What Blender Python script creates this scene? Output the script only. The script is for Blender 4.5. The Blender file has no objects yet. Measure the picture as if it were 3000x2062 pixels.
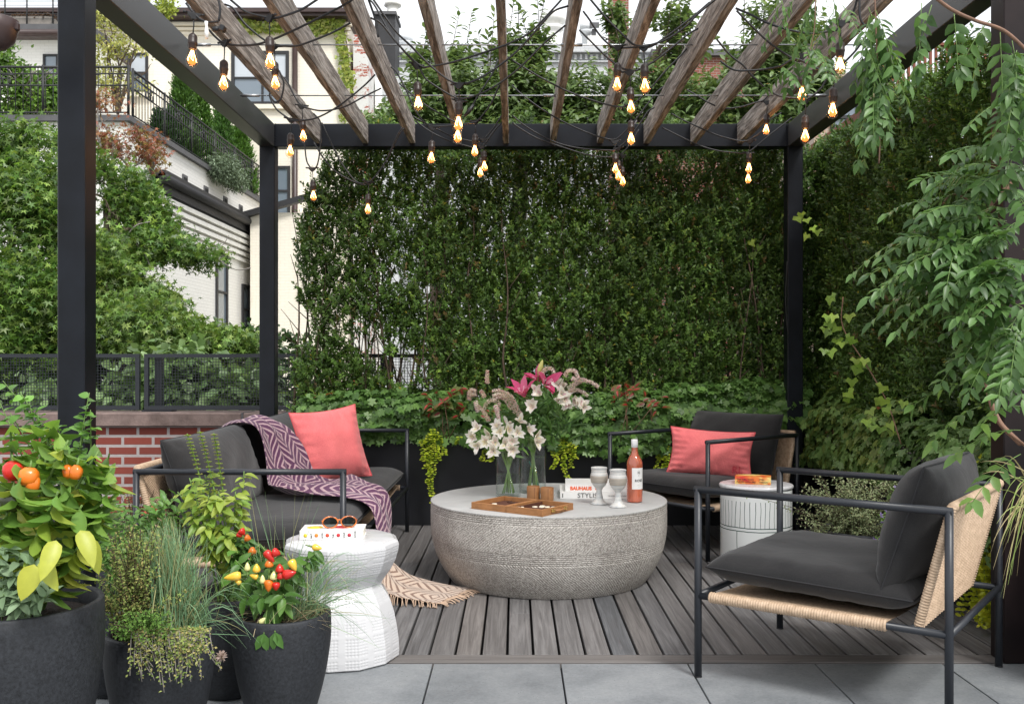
import bpy, math, random
import numpy as np
from mathutils import Vector, Matrix
R = math.radians
PI = math.pi
rng = np.random.default_rng(7)
random.seed(7)
scene = bpy.context.scene
COL = scene.collection

# ------------------------------------------------------------------ camera calibration (metres; camera at X=0, Y=0)
CZ, F, PX, PY = 1.107, 2810.0, 1508.0, 1055.0
def P(px, py, Y):
    return ((px - PX) * Y / F, Y, CZ - (py - PY) * Y / F)

# ------------------------------------------------------------------ mesh collector
class MB:
    def __init__(s):
        s.v = []; s.f = []; s.uv = []; s.mi = []; s.sm = []
    def add(s, verts, faces, uvs=None, mi=0, smooth=False):
        b = len(s.v)
        s.v.extend([tuple(p) for p in verts])
        for k, f in enumerate(faces):
            s.f.append([b + i for i in f])
            s.uv.append(uvs[k] if uvs else [(verts[i][0] + verts[i][1], verts[i][2]) for i in f])
            s.mi.append(mi); s.sm.append(smooth)
        return s
    def box(s, x0, x1, y0, y1, z0, z1, mi=0):
        v = [(x, y, z) for z in (z0, z1) for y in (y0, y1) for x in (x0, x1)]
        return s.add(v, [(0,2,3,1),(4,5,7,6),(0,1,5,4),(2,6,7,3),(0,4,6,2),(1,3,7,5)], None, mi)
    def obox(s, c, sz, M=None, mi=0, bev=0.0):
        """box of size sz centred at c, M a 3x3 rotation; bev chamfers every edge"""
        hx, hy, hz = sz[0]/2, sz[1]/2, sz[2]/2
        if bev <= 0:
            v = [(x, y, z) for z in (-hz, hz) for y in (-hy, hy) for x in (-hx, hx)]
            f = [(0,2,3,1),(4,5,7,6),(0,1,5,4),(2,6,7,3),(0,4,6,2),(1,3,7,5)]
        else:
            b = bev; v = []; idx = {}
            for sx in (-1, 1):
                for sy in (-1, 1):
                    for sz_ in (-1, 1):
                        for a in range(3):
                            p = [sx*(hx-b), sy*(hy-b), sz_*(hz-b)]
                            p[a] = (sx, sy, sz_)[a] * (hx, hy, hz)[a]
                            idx[(sx, sy, sz_, a)] = len(v); v.append(tuple(p))
            f = []
            for a in range(3):
                o = [k for k in range(3) if k != a]
                for sg in (-1, 1):
                    q = []
                    for (u, w) in ((-1,-1),(1,-1),(1,1),(-1,1)):
                        k = [0,0,0]; k[a] = sg; k[o[0]] = u; k[o[1]] = w
                        q.append(idx[(k[0],k[1],k[2],a)])
                    f.append(q)
            for a in range(3):
                o = [k for k in range(3) if k != a]
                for s1 in (-1,1):
                    for s2 in (-1,1):
                        q = []
                        for (t, ax) in ((-1,o[0]),(1,o[0]),(1,o[1]),(-1,o[1])):
                            k=[0,0,0]; k[a]=t; k[o[0]]=s1; k[o[1]]=s2
                            q.append(idx[(k[0],k[1],k[2],ax)])
                        f.append(q)
            for sx in (-1,1):
                for sy in (-1,1):
                    for sz_ in (-1,1):
                        f.append([idx[(sx,sy,sz_,a)] for a in range(3)])
        c = Vector(c)
        vv = [tuple(((M @ Vector(p)) if M else Vector(p)) + c) for p in v]
        uv = [[(v[i][0] + v[i][1], v[i][2] + v[i][1]) for i in ff] for ff in f]
        return s.add(vv, f, uv, mi)
    def tube(s, pts, r, n=8, mi=0, cap=True, smooth=True):
        pts = [Vector(p) for p in pts]
        rs = r if isinstance(r, (list, tuple)) else [r]*len(pts)
        v = []; L = 0; Ls = []
        up = None
        for i, p in enumerate(pts):
            if i: L += (p - pts[i-1]).length
            Ls.append(L)
            t = (pts[min(i+1, len(pts)-1)] - pts[max(i-1, 0)])
            if t.length < 1e-9: t = Vector((0,0,1))
            t.normalize()
            if up is None:
                up = Vector((0,0,1)) if abs(t.z) < .9 else Vector((1,0,0))
            a = t.cross(up)
            if a.length < 1e-6: a = t.cross(Vector((0,1,0.1)))
            a.normalize(); b = a.cross(t); up = b
            for k in range(n):
                w = 2*PI*k/n
                v.append(p + (a*math.cos(w) + b*math.sin(w))*rs[i])
        f = []; uv = []
        for i in range(len(pts)-1):
            for k in range(n):
                k2 = (k+1) % n
                f.append((i*n+k, i*n+k2, (i+1)*n+k2, (i+1)*n+k))
                uv.append([(k/n*.1, Ls[i]), ((k+1)/n*.1, Ls[i]), ((k+1)/n*.1, Ls[i+1]), (k/n*.1, Ls[i+1])])
        if cap:
            f.append(tuple(range(n))[::-1]); uv.append([(0,0)]*n)
            f.append(tuple((len(pts)-1)*n+k for k in range(n))); uv.append([(0,0)]*n)
        return s.add(v, f, uv, mi, smooth)
    def lathe(s, prof, c=(0,0,0), n=48, mi=0, rad=None, smooth=True, M=None, closed=False):
        """prof [(r,z)]; rad(ang, r, z) -> r"""
        v = []; L = 0; Ls = []
        for i, (r, z) in enumerate(prof):
            if i: L += math.hypot(r - prof[i-1][0], z - prof[i-1][1])
            Ls.append(L)
            for k in range(n):
                a = 2*PI*k/n
                rr = rad(a, r, z) if rad else r
                q = Vector((rr*math.cos(a), rr*math.sin(a), z))
                if M: q = M @ q
                v.append((q.x + c[0], q.y + c[1], q.z + c[2]))
        f = []; uv = []
        for i in range(len(prof)-1):
            for k in range(n):
                k2 = (k+1) % n
                if prof[i][0] < 1e-6 and prof[i+1][0] < 1e-6: continue
                f.append((i*n+k, i*n+k2, (i+1)*n+k2, (i+1)*n+k))
                uv.append([(k/n, Ls[i]), ((k+1)/n, Ls[i]), ((k+1)/n, Ls[i+1]), (k/n, Ls[i+1])])
        return s.add(v, f, uv, mi, smooth)
    def grid(s, fn, nu, nv, mi=0, smooth=True, mif=None, uvs=(1,1)):
        v = [fn(i/nu, j/nv) for j in range(nv+1) for i in range(nu+1)]
        for j in range(nv):
            for i in range(nu):
                a = j*(nu+1)+i
                pass
        b = len(s.v)
        s.v.extend([tuple(p) for p in v])
        for j in range(nv):
            for i in range(nu):
                a = b + j*(nu+1)+i
                s.f.append([a, a+1, a+nu+2, a+nu+1])
                s.uv.append([(i/nu*uvs[0], j/nv*uvs[1]), ((i+1)/nu*uvs[0], j/nv*uvs[1]), ((i+1)/nu*uvs[0], (j+1)/nv*uvs[1]), (i/nu*uvs[0], (j+1)/nv*uvs[1])])
                s.mi.append(mif(i/nu, j/nv) if mif else mi); s.sm.append(smooth)
        return s

ORI = {}
def mesh_obj(name, mb, mats, ori):
    me = bpy.data.meshes.new(name)
    v = [(p[0]-ori[0], p[1]-ori[1], p[2]-ori[2]) for p in mb.v]
    me.from_pydata(v, [], mb.f)
    uvl = me.uv_layers.new(name='UVMap')
    flat = []
    for q in mb.uv:
        for a in q: flat.extend((a[0], a[1]))
    uvl.data.foreach_set('uv', flat)
    me.polygons.foreach_set('material_index', mb.mi)
    me.polygons.foreach_set('use_smooth', mb.sm)
    for m in (mats if isinstance(mats, (list, tuple)) else [mats]): me.materials.append(m)
    me.update()
    return bpy.data.objects.new(name, me)

def meta(o, label=None, cat=None, group=None, kind=None):
    if label: o['label'] = label
    if cat: o['category'] = cat
    if group: o['group'] = group
    if kind: o['kind'] = kind
    return o
def thing(name, loc, label, cat, group=None, rz=0, kind=None):
    o = bpy.data.objects.new(name, None); COL.objects.link(o)
    o.empty_display_size = .05
    o.location = loc; o.rotation_euler = (0, 0, rz)
    ORI[o.name] = tuple(loc)
    return meta(o, label, cat, group, kind)
def part(name, mb, mats, parent, local=False, label=None):
    """mesh in world coordinates (or the thing's own when local) as a child"""
    ori = (0,0,0) if local else ORI[parent.name]
    o = mesh_obj(name, mb, mats, ori); COL.objects.link(o); o.parent = parent
    ORI[o.name] = (0,0,0) if local else ORI[parent.name]
    if label: o['label'] = label
    return o
def solo(name, mb, mats, label=None, cat=None, group=None, kind=None, ori=None):
    if ori is None:
        xs = [p[0] for p in mb.v]; ys = [p[1] for p in mb.v]; zs = [p[2] for p in mb.v]
        ori = ((min(xs)+max(xs))/2, (min(ys)+max(ys))/2, min(zs))
    o = mesh_obj(name, mb, mats, ori); o.location = ori; COL.objects.link(o)
    ORI[o.name] = ori
    return meta(o, label, cat, group, kind)
def copy_tree(o, parent=None):
    c = o.copy(); COL.objects.link(c)
    if parent: c.parent = parent; c.matrix_parent_inverse = o.matrix_parent_inverse
    for ch in list(o.children): copy_tree(ch, c)
    return c
def spline(pts, k=6):
    pts = [Vector(p) for p in pts]
    if len(pts) < 3: return pts
    out = []
    for i in range(len(pts)-1):
        p0 = pts[i-1] if i else pts[0]*2 - pts[1]
        p1, p2 = pts[i], pts[i+1]
        p3 = pts[i+2] if i+2 < len(pts) else pts[-1]*2 - pts[-2]
        for j in range(k):
            t = j/k
            out.append(.5*((2*p1) + (p2-p0)*t + (2*p0-5*p1+4*p2-p3)*t*t + (3*p1-p0-3*p2+p3)*t**3))
    out.append(pts[-1])
    return out

# ------------------------------------------------------------------ materials
def newmat(name):
    m = bpy.data.materials.new(name); m.use_nodes = True
    nt = m.node_tree; nt.nodes.clear()
    out = nt.nodes.new('ShaderNodeOutputMaterial')
    b = nt.nodes.new('ShaderNodeBsdfPrincipled')
    nt.links.new(b.outputs[0], out.inputs[0])
    return m, nt, b, out
def N(nt, typ, ins=None, **props):
    n = nt.nodes.new('ShaderNode' + typ)
    for k, v in props.items(): setattr(n, k, v)
    for k, v in (ins or {}).items():
        sock = n.inputs[k]
        if isinstance(v, bpy.types.NodeSocket): nt.links.new(v, sock)
        else: sock.default_value = v
    return n
def rgba(c): return (c[0], c[1], c[2], 1)
def mixc(nt, fac, a, b, mode='MIX'):
    n = nt.nodes.new('ShaderNodeMix'); n.data_type = 'RGBA'; n.blend_type = mode
    for i, v in ((0, fac), (6, a), (7, b)):
        if isinstance(v, bpy.types.NodeSocket): nt.links.new(v, n.inputs[i])
        else: n.inputs[i].default_value = v if i == 0 else rgba(v)
    return n.outputs[2]
def ramp(nt, fac, stops):
    n = nt.nodes.new('ShaderNodeValToRGB'); e = n.color_ramp.elements
    while len(e) < len(stops): e.new(.5)
    for k, (p, c) in enumerate(stops):
        e[k].position = p; e[k].color = rgba(c if isinstance(c, (tuple, list)) else (c, c, c))
    nt.links.new(fac, n.inputs[0])
    return n.outputs[0]
def mth(nt, op, a, b=0.0, c=None):
    n = nt.nodes.new('ShaderNodeMath'); n.operation = op
    for i, v in enumerate((a, b) + (() if c is None else (c,))):
        if isinstance(v, bpy.types.NodeSocket): nt.links.new(v, n.inputs[i])
        else: n.inputs[i].default_value = v
    return n.outputs[0]
def coords(nt, kind='Object', scale=(1,1,1), rot=(0,0,0)):
    tc = N(nt, 'TexCoord')
    mp = N(nt, 'Mapping', {'Vector': tc.outputs[kind], 'Scale': scale, 'Rotation': rot})
    return mp.outputs[0]
def noise(nt, vec, scale=5, detail=5, rough=.6, dist=0):
    return N(nt, 'TexNoise', {'Vector': vec, 'Scale': scale, 'Detail': detail, 'Roughness': rough, 'Distortion': dist}).outputs[0]
def bump(nt, b, h, strength=.3, dist=.01):
    n = N(nt, 'Bump', {'Height': h, 'Strength': strength, 'Distance': dist})
    nt.links.new(n.outputs[0], b.inputs['Normal'])
def mat(name, c, rough=.6, var=.15, nscale=8, bscale=None, bstr=.2, bdist=.004, metal=0, spec=.5, stretch=(1,1,1), c2=None, coat=0, sheen=0, kind='Object'):
    m, nt, b, out = newmat(name)
    v = coords(nt, kind, stretch)
    f = noise(nt, v, nscale, 6, .65)
    lo = tuple(x*(1-var) for x in c); hi = tuple(min(1, x*(1+var)) for x in (c2 or c))
    col = ramp(nt, f, [(.3, lo), (.7, hi)])
    nt.links.new(col, b.inputs['Base Color'])
    rr = mth(nt, 'MULTIPLY_ADD', f, .2, rough-.1)
    nt.links.new(rr, b.inputs['Roughness'])
    b.inputs['Metallic'].default_value = metal
    b.inputs['Specular IOR Level'].default_value = spec
    b.inputs['Coat Weight'].default_value = coat
    b.inputs['Sheen Weight'].default_value = sheen
    if bscale: bump(nt, b, noise(nt, v, bscale, 4, .6), bstr, bdist)
    return m

M = {}
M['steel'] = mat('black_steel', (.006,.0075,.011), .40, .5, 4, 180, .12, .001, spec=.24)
M['steel_side'] = mat('sky_reflection_beam_steel', (.030,.030,.031), .42, .4, 3, 120, .15, .001, spec=.75, stretch=(6,1,6))  # same steel as the posts; paler base paints in grazing sky reflection
M['reflection_steel'] = mat('brown_reflection_steel', (.009,.006,.007), .40, .5, 2, 180, .12, .001, spec=.25, c2=(.014,.008,.008))  # same black steel; brown tint paints in a red-brown reflection on the post
M['frame'] = mat('powder_coated_frame', (.016,.019,.025), .42, .1, 30, 900, .15, .0004, spec=.5)
M['rod'] = mat('zinc_rod', (.35,.36,.37), .35, .2, 30, metal=.9)
M['cable'] = mat('black_rubber', (.012,.012,.014), .5, .2, 40)
M['socket'] = mat('brown_black_socket', (.030,.018,.014), .42, .2, 40)
M['planter'] = mat('black_planter_steel', (.008,.009,.012), .45, .3, 4, 60, .1, .001)
M['soil'] = mat('dark_potting_soil', (.020,.012,.008), .95, .6, 60, 90, .9, .01)
M['pot'] = mat('speckled_black_pot', (.020,.022,.026), .62, .55, 110, 160, .5, .0015, spec=.4)
M['pot_grey'] = mat('grey_pot', (.05,.052,.058), .7, .35, 60, 120, .4, .002, spec=.35)
M['bark'] = mat('bark', (.10,.075,.055), .9, .4, 25, 60, .7, .008)
M['twig'] = mat('twig', (.085,.060,.040), .85, .4, 25)
M['twig_grey'] = mat('grey_twig', (.22,.20,.18), .85, .3, 25)
M['stem'] = mat('green_stem', (.13,.22,.05), .6, .25, 20)
M['vine_stem'] = mat('brown_vine_stem', (.20,.11,.07), .7, .3, 20, 60, .3, .002)
M['coping'] = mat('brownstone_coping', (.15,.105,.092), .9, .35, 7, 60, .6, .004, c2=(.19,.14,.125))
M['paperwhite'] = mat('white_card', (.80,.80,.78), .55, .04, 5)
M['pages'] = mat('book_pages', (.74,.70,.60), .8, .12, 3, stretch=(1,1,400))
M['leather'] = mat('tan_leather', (.33,.15,.055), .55, .22, 25, 220, .3, .001)
M['felt'] = mat('brown_suede', (.085,.028,.014), .95, .2, 60)
M['bone'] = mat('ivory_checker', (.78,.70,.56), .35, .05, 20)
M['checker_dark'] = mat('brown_checker', (.06,.02,.012), .35, .05, 20)
M['brass'] = mat('brass', (.62,.44,.16), .3, .1, 30, metal=1)
M['orange_text'] = mat('orange_red_ink', (.80,.13,.03), .6, .02, 5)
M['black_text'] = mat('black_ink', (.015,.015,.015), .6, .02, 5)
M['red_text'] = mat('dark_red_thread', (.40,.01,.03), .7, .05, 5)
M['chilired'] = mat('red_pepper_skin', (.55,.018,.012), .27, .25, 6, coat=.1)
M['chiliorange'] = mat('orange_pepper_skin', (.72,.17,.015), .28, .22, 14, coat=.1)
M['chiliyellow'] = mat('yellow_pepper_skin', (.82,.50,.05), .2, .1, 6, coat=.4)
M['chilipale'] = mat('pale_pepper_skin', (.68,.66,.28), .22, .1, 6, coat=.3)
M['peppergreen'] = mat('dark_green_pepper_skin', (.04,.05,.012), .2, .2, 6, coat=.3)
M['brown_metal'] = mat('brown_gutter_metal', (.05,.030,.028), .4, .2, 6, metal=0)
M['darktrim'] = mat('charcoal_trim', (.022,.022,.024), .6, .3, 4)
M['slate'] = mat('grey_cap_stone', (.10,.10,.105), .7, .2, 4)
M['redrail'] = mat('red_brown_timber', (.20,.06,.03), .7, .25, 6)
M['rail'] = mat('wrought_iron', (.018,.019,.020), .5, .2, 6)
M['gravel_wood'] = mat('weathered_box_wood', (.22,.20,.18), .9, .3, 6)
M['purpleflower'] = mat('lilac_petal', (.40,.26,.66), .6, .1, 10)
M['cork'] = mat('white_screw_cap', (.80,.80,.80), .3, .03, 5)

def m_fabric(name, c, c2, scale=700, rough=.9, sheen=.2, wr=.3):
    m, nt, b, out = newmat(name)
    v = coords(nt, 'Object')
    w1 = N(nt, 'TexWave', {'Vector': v, 'Scale': scale/6.0, 'Distortion': 1.5, 'Detail': 2.0}).outputs[1]
    big = noise(nt, v, 5, 5, .6)
    fine = noise(nt, coords(nt, 'Object', (1,1.6,1)), 190, 3, .75)
    f = mth(nt, 'ADD', mth(nt, 'MULTIPLY', big, .45), mth(nt, 'MULTIPLY', fine, .55))
    nt.links.new(ramp(nt, f, [(.35, c), (.68, c2)]), b.inputs['Base Color'])
    b.inputs['Roughness'].default_value = rough
    b.inputs['Sheen Weight'].default_value = sheen
    b.inputs['Specular IOR Level'].default_value = .25
    h = mth(nt, 'ADD', mth(nt, 'MULTIPLY', fine, .12), mth(nt, 'MULTIPLY', noise(nt, v, 9, 4, .55, .8), 1.0))
    bump(nt, b, h, wr, .02)
    return m
M['fabric'] = m_fabric('charcoal_outdoor_fabric', (.012,.012,.013), (.030,.029,.029), wr=.18)
M['pink'] = m_fabric('coral_linen', (.68,.135,.145), (.86,.225,.22), wr=.45)
M['piping_pink'] = mat('coral_piping', (.62,.09,.10), .9, .1, 20)
M['piping_grey'] = mat('charcoal_piping', (.018,.018,.020), .8, .1, 20)

def m_wicker():
    m, nt, b, out = newmat('woven_rope')
    v = coords(nt, 'UV')
    f = noise(nt, v, 40, 3, .6)
    nt.links.new(ramp(nt, f, [(.3, (.36,.25,.16)), (.7, (.58,.43,.30))]), b.inputs['Base Color'])
    b.inputs['Roughness'].default_value = .6
    return m
M['rope'] = m_wicker()

def m_wood(name, c1, c2, c3, axis=(30, 1.2, 30), tint=None, rough=.85, b_s=.5, bd=.003, sc=1.0, lohi=(.28,.72)):
    m, nt, b, out = newmat(name)
    v = coords(nt, 'Object', axis)
    if tint:
        at = N(nt, 'Attribute', attribute_name='tint')
        off = N(nt, 'VectorMath', {0: v, 1: at.outputs[1]}, operation='MULTIPLY_ADD')
        nt.links.new(v, off.inputs[2]); nt.links.new(at.outputs[1], off.inputs[0]); off.inputs[1].default_value = (90, 40, 0)
        v = off.outputs[0]
    f = noise(nt, v, 1.2*sc, 8, .68, .8)
    g = noise(nt, v, 5*sc, 3, .5)
    col = ramp(nt, f, [(lohi[0], c1), (.5, c2), (lohi[1], c3)])
    if tint:
        col = mixc(nt, 1.0, col, at.outputs[0], 'MULTIPLY')
    nt.links.new(col, b.inputs['Base Color'])
    b.inputs['Roughness'].default_value = rough
    b.inputs['Specular IOR Level'].default_value = .3
    h = mth(nt, 'ADD', f, mth(nt, 'MULTIPLY', g, .4))
    bump(nt, b, h, b_s, bd)
    return m
M['rafter'] = m_wood('weathered_rafter_timber', (.080,.066,.056), (.22,.195,.172), (.43,.395,.36), (30, 2.2, 30), b_s=.9, bd=.005, sc=1.5, lohi=(.38,.62))
M['deckwood'] = m_wood('grey_deck_timber', (.074,.069,.067), (.138,.132,.130), (.218,.211,.207), (45, 1.6, 45), tint=True, rough=.72, b_s=.35, bd=.002)
M['kerbwood'] = m_wood('grey_brown_border_timber', (.085,.077,.072), (.135,.125,.119), (.19,.178,.170), (1.6, 45, 45), rough=.75)

def m_slab():
    m, nt, b, out = newmat('bluestone_slab')
    v = coords(nt, 'Object')
    at = N(nt, 'Attribute', attribute_name='tint')
    f = noise(nt, v, 3.5, 8, .7)
    g = noise(nt, v, 90, 4, .7)
    k = mth(nt, 'ADD', mth(nt, 'MULTIPLY', f, .65), mth(nt, 'MULTIPLY', g, .35))
    col = ramp(nt, k, [(.32, (.120,.130,.138)), (.5, (.203,.215,.224)), (.68, (.283,.294,.298))])
    spots = N(nt, 'TexVoronoi', {'Vector': v, 'Scale': 70.0}).outputs[0]
    sp = mth(nt, 'MULTIPLY', mth(nt, 'LESS_THAN', spots, .13), mth(nt, 'GREATER_THAN', noise(nt, v, 14, 2), .55))
    col = mixc(nt, sp, col, (.08,.09,.10))
    col = mixc(nt, 1.0, col, at.outputs[0], 'MULTIPLY')
    nt.links.new(col, b.inputs['Base Color'])
    b.inputs['Roughness'].default_value = .55
    bump(nt, b, k, .25, .004)
    return m
M['slab'] = m_slab()
M['joint'] = mat('dark_joint', (.015,.015,.015), .95)

def m_brick(name, c1, c2, mortar, axes='XZ', bw=.218, bh=.0705, ms=.011, bstr=.5, var=0.25, rough=.9, stain=None):
    m, nt, b, out = newmat(name)
    tc = N(nt, 'TexCoord'); sx = N(nt, 'SeparateXYZ', {0: tc.outputs['Object']})
    a = {'X': 0, 'Y': 1, 'Z': 2}
    cm = N(nt, 'CombineXYZ', {0: sx.outputs[a[axes[0]]], 1: sx.outputs[a[axes[1]]]})
    br = N(nt, 'TexBrick', {'Vector': cm.outputs[0], 'Scale': 1.0, 'Mortar Size': ms, 'Mortar Smooth': .15, 'Bias': 0.0,
                            'Brick Width': bw, 'Row Height': bh, 'Color1': rgba(c1), 'Color2': rgba(c2), 'Mortar': rgba(mortar)})
    f = noise(nt, tc.outputs['Object'], 22, 6, .7)
    col = mixc(nt, mth(nt, 'MULTIPLY', f, var*2), br.outputs[0], tuple(x*.55 for x in c1))
    if stain:
        sf = noise(nt, coords(nt, 'Object', (1, 1, .35)), .9, 6, .7)
        col = mixc(nt, ramp(nt, sf, [(.55, 0.0), (.75, .6)]), col, stain)
    nt.links.new(col, b.inputs['Base Color'])
    b.inputs['Roughness'].default_value = rough
    h = mth(nt, 'ADD', mth(nt, 'MULTIPLY', br.outputs[1], -1.0), mth(nt, 'MULTIPLY', f, .3))
    bump(nt, b, h, bstr, .008)
    return m
M['redbrick'] = m_brick('red_brick_grey_mortar', (.29,.062,.042), (.20,.046,.034), (.46,.45,.44))
M['whitebrick'] = m_brick('white_painted_brick', (.82,.81,.77), (.79,.78,.74), (.72,.71,.67), 'YZ', .24, .085, .008, .5, .04, .8, stain=(.50,.48,.44))
M['whitebrickf'] = m_brick('white_painted_brick_front', (.82,.81,.77), (.79,.78,.74), (.72,.71,.67), 'XZ', .24, .085, .008, .5, .04, .8, stain=(.50,.48,.44))
M['creambrick'] = m_brick('cream_painted_brick', (.88,.82,.70), (.85,.79,.68), (.80,.75,.64), 'XZ', .24, .085, .008, .4, .04, .8, stain=(.55,.47,.36))
M['greybrick'] = m_brick('pale_grey_painted_brick', (.62,.64,.65), (.58,.60,.62), (.52,.54,.55), 'XZ', .3, .1, .01, .4, .06, .8, stain=(.35,.37,.38))
M['chimbrick'] = m_brick('old_red_brick', (.30,.10,.065), (.22,.07,.05), (.36,.30,.27), 'XZ', .24, .085, .012)
M['beigebrick'] = m_brick('beige_brick', (.50,.36,.27), (.44,.30,.22), (.5,.42,.36), 'XZ', .24, .085, .012)

def m_peel():
    m, nt, b, out = newmat('peeling_white_paint_on_brick')
    tc = N(nt, 'TexCoord'); sx = N(nt, 'SeparateXYZ', {0: tc.outputs['Object']})
    cm = N(nt, 'CombineXYZ', {0: sx.outputs[0], 1: sx.outputs[2]})
    br = N(nt, 'TexBrick', {'Vector': cm.outputs[0], 'Scale': 1.0, 'Mortar Size': .01, 'Brick Width': .26, 'Row Height': .09,
                            'Color1': rgba((.40,.09,.05)), 'Color2': rgba((.30,.07,.045)), 'Mortar': rgba((.55,.52,.48))})
    f = noise(nt, coords(nt, 'Object', (1,1,2.2)), 1.6, 8, .75)
    col = mixc(nt, ramp(nt, f, [(.535, 0.0), (.56, 1.0)]), (.66,.66,.64), br.outputs[0])
    nt.links.new(col, b.inputs['Base Color']); b.inputs['Roughness'].default_value = .9
    return m
M['peel'] = m_peel()

def m_winglass():
    m, nt, b, out = newmat('window_glass')
    b.inputs['Base Color'].default_value = (.16,.20,.24,1); b.inputs['Roughness'].default_value = .05
    b.inputs['Specular IOR Level'].default_value = 1.0
    return m
M['winglass'] = m_winglass()
M['blind'] = mat('pale_window_blind', (.50,.54,.58), .5, .05, 3)

# leaves: colour of every leaf comes from the mesh (pigment only)
def m_leaf(name, rough=.42, trans=.34, spec=.5):
    m, nt, b, out = newmat(name)
    at = N(nt, 'Attribute', attribute_name='tint')
    nz = noise(nt, coords(nt, 'Object'), 60, 2)
    col = mixc(nt, mth(nt, 'MULTIPLY', nz, .25), at.outputs[0], (.05,.09,.02))
    nt.links.new(col, b.inputs['Base Color'])
    b.inputs['Roughness'].default_value = rough
    b.inputs['Specular IOR Level'].default_value = spec
    tr = N(nt, 'BsdfTranslucent')
    nt.links.new(mixc(nt, .5, col, mixc(nt, 1.0, col, (1.6,1.5,.6), 'MULTIPLY')), tr.inputs[0])
    mx = N(nt, 'MixShader', {0: trans, 1: b.outputs[0], 2: tr.outputs[0]})
    nt.links.new(mx.outputs[0], out.inputs[0])
    return m
M['leaf'] = m_leaf('leaf')
M['leaf_waxy'] = m_leaf('waxy_leaf', .44, .28, .38)
M['leaf_matte'] = m_leaf('matte_leaf', .75, .2, .2)
M['petal'] = m_leaf('petal', .6, .3, .2)

def m_glass(name, tint=(1,1,1), refl=.12):
    m, nt, b, out = newmat(name)
    nt.nodes.remove(b)
    fr = N(nt, 'LayerWeight', {0: .5})
    tr = N(nt, 'BsdfTransparent', {0: rgba(tint)})
    gl = N(nt, 'BsdfGlossy', {'Roughness': .03})
    fac = mth(nt, 'MINIMUM', mth(nt, 'MULTIPLY_ADD', mth(nt, 'POWER', fr.outputs[1], 4.0), .5, .025), .85)
    mx = N(nt, 'MixShader', {0: fac, 1: tr.outputs[0], 2: gl.outputs[0]})
    nt.links.new(mx.outputs[0], out.inputs[0])
    return m
M['glass'] = m_glass('clear_glass', (.985,.995,.99))
M['bulbglass'] = m_glass('bulb_glass', (1,.93,.84))
M['water'] = m_glass('vase_water', (.95,.985,.965))
M['lens'] = m_glass('dark_lens', (.16,.18,.17))
def m_emit(name, c, s):
    m, nt, b, out = newmat(name); nt.nodes.remove(b)
    e = N(nt, 'Emission', {0: rgba(c), 1: s}); nt.links.new(e.outputs[0], out.inputs[0])
    try: m.cycles.emission_sampling = 'NONE'
    except Exception: pass
    return m
M['filament'] = m_emit('glowing_filament', (1.0,.50,.17), 9)
M['bulbcore'] = m_emit('glowing_bulb_core', (1.0,.22,.045), 1.35)
M['filament_dim'] = m_emit('dim_filament', (1.0,.55,.2), 3)
def m_wine():
    m, nt, b, out = newmat('rose_wine_in_glass')
    b.inputs['Base Color'].default_value = (.78,.22,.12,1); b.inputs['Roughness'].default_value = .05
    b.inputs['Transmission Weight'].default_value = .55; b.inputs['Coat Weight'].default_value = .8
    return m
M['wine'] = m_wine()
def m_acetate():
    m, nt, b, out = newmat('tortoiseshell_acetate')
    f = noise(nt, coords(nt), 90, 3)
    nt.links.new(ramp(nt, f, [(.4, (.75,.20,.03)), (.6, (.25,.06,.015))]), b.inputs['Base Color'])
    b.inputs['Roughness'].default_value = .15; b.inputs['Coat Weight'].default_value = .5
    return m
M['acetate'] = m_acetate()

# ------------------------------------------------------------------ leaf clouds (numpy)
def _norm(a): return a / np.maximum(np.linalg.norm(a, axis=1, keepdims=True), 1e-9)
def _ovate(ns=7, fold=.09, droop=.30, peak=.38):
    v = []; f = []
    for i in range(ns+1):
        t = i/ns; w = math.sin(PI*t**(math.log(.5)/math.log(peak)))**.75*.5 if 0 < t < 1 else 0
        z = -droop*t*t + .012*math.sin(t*21)
        v += [(t, w, z+fold*w*2), (t, 0, z), (t, -w, z+fold*w*2)]
    for i in range(ns):
        a = i*3
        f += [(a, a+1, a+4, a+3), (a+1, a+2, a+5, a+4)]
    return (np.array(v), f)
T_OVATE = _ovate()
T_OVATE2 = _ovate(5, .12, .22, .42)
T_DIAMOND = (np.array([(0,0,0),(.5,.5,.10),(1,0,-.06),(.5,-.5,.10)]), [(0,1,2),(0,2,3)])
T_LEAF = (np.array([(0,0,0),(.30,.46,.07),(.68,.36,.03),(1,0,-.14),(.68,-.36,.03),(.30,-.46,.07),(.35,0,0),(.70,0,-.04)]),
          [(0,6,1),(1,6,7,2),(2,7,3),(0,5,6),(5,4,7,6),(4,3,7)])
def _star(n, inner, spread=2*PI*.86, droop=-.18):
    v = [(0,0,0)]; f = []
    a0 = -spread/2
    k = 2*n + 1
    for i in range(k):
        a = a0 + spread*i/(k-1)
        tip = (i % 2 == 1)
        r = 1.0 if tip else inner
        if tip: r *= 1.0 - .35*abs(a)/(spread/2)
        v.append((r*math.cos(a)*.62+.10*0, r*math.sin(a)*.62, droop*r*r if tip else .02))
    for i in range(1, k): f.append((0, i, i+1))
    return (np.array(v), f)
T_MAPLE = _star(5, .30)
T_IVY = _star(3, .55, 2*PI*.7)
T_GERAN = _star(6, .56, 2*PI*.93, -.05)
T_ROUND = (np.array([(0,0,0),(.15,.36,.04),(.5,.5,.05),(.85,.36,.02),(1,0,-.05),(.85,-.36,.02),(.5,-.5,.05),(.15,-.36,.04)]), [(0,1,2,3,4),(0,4,5,6,7)])

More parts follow.
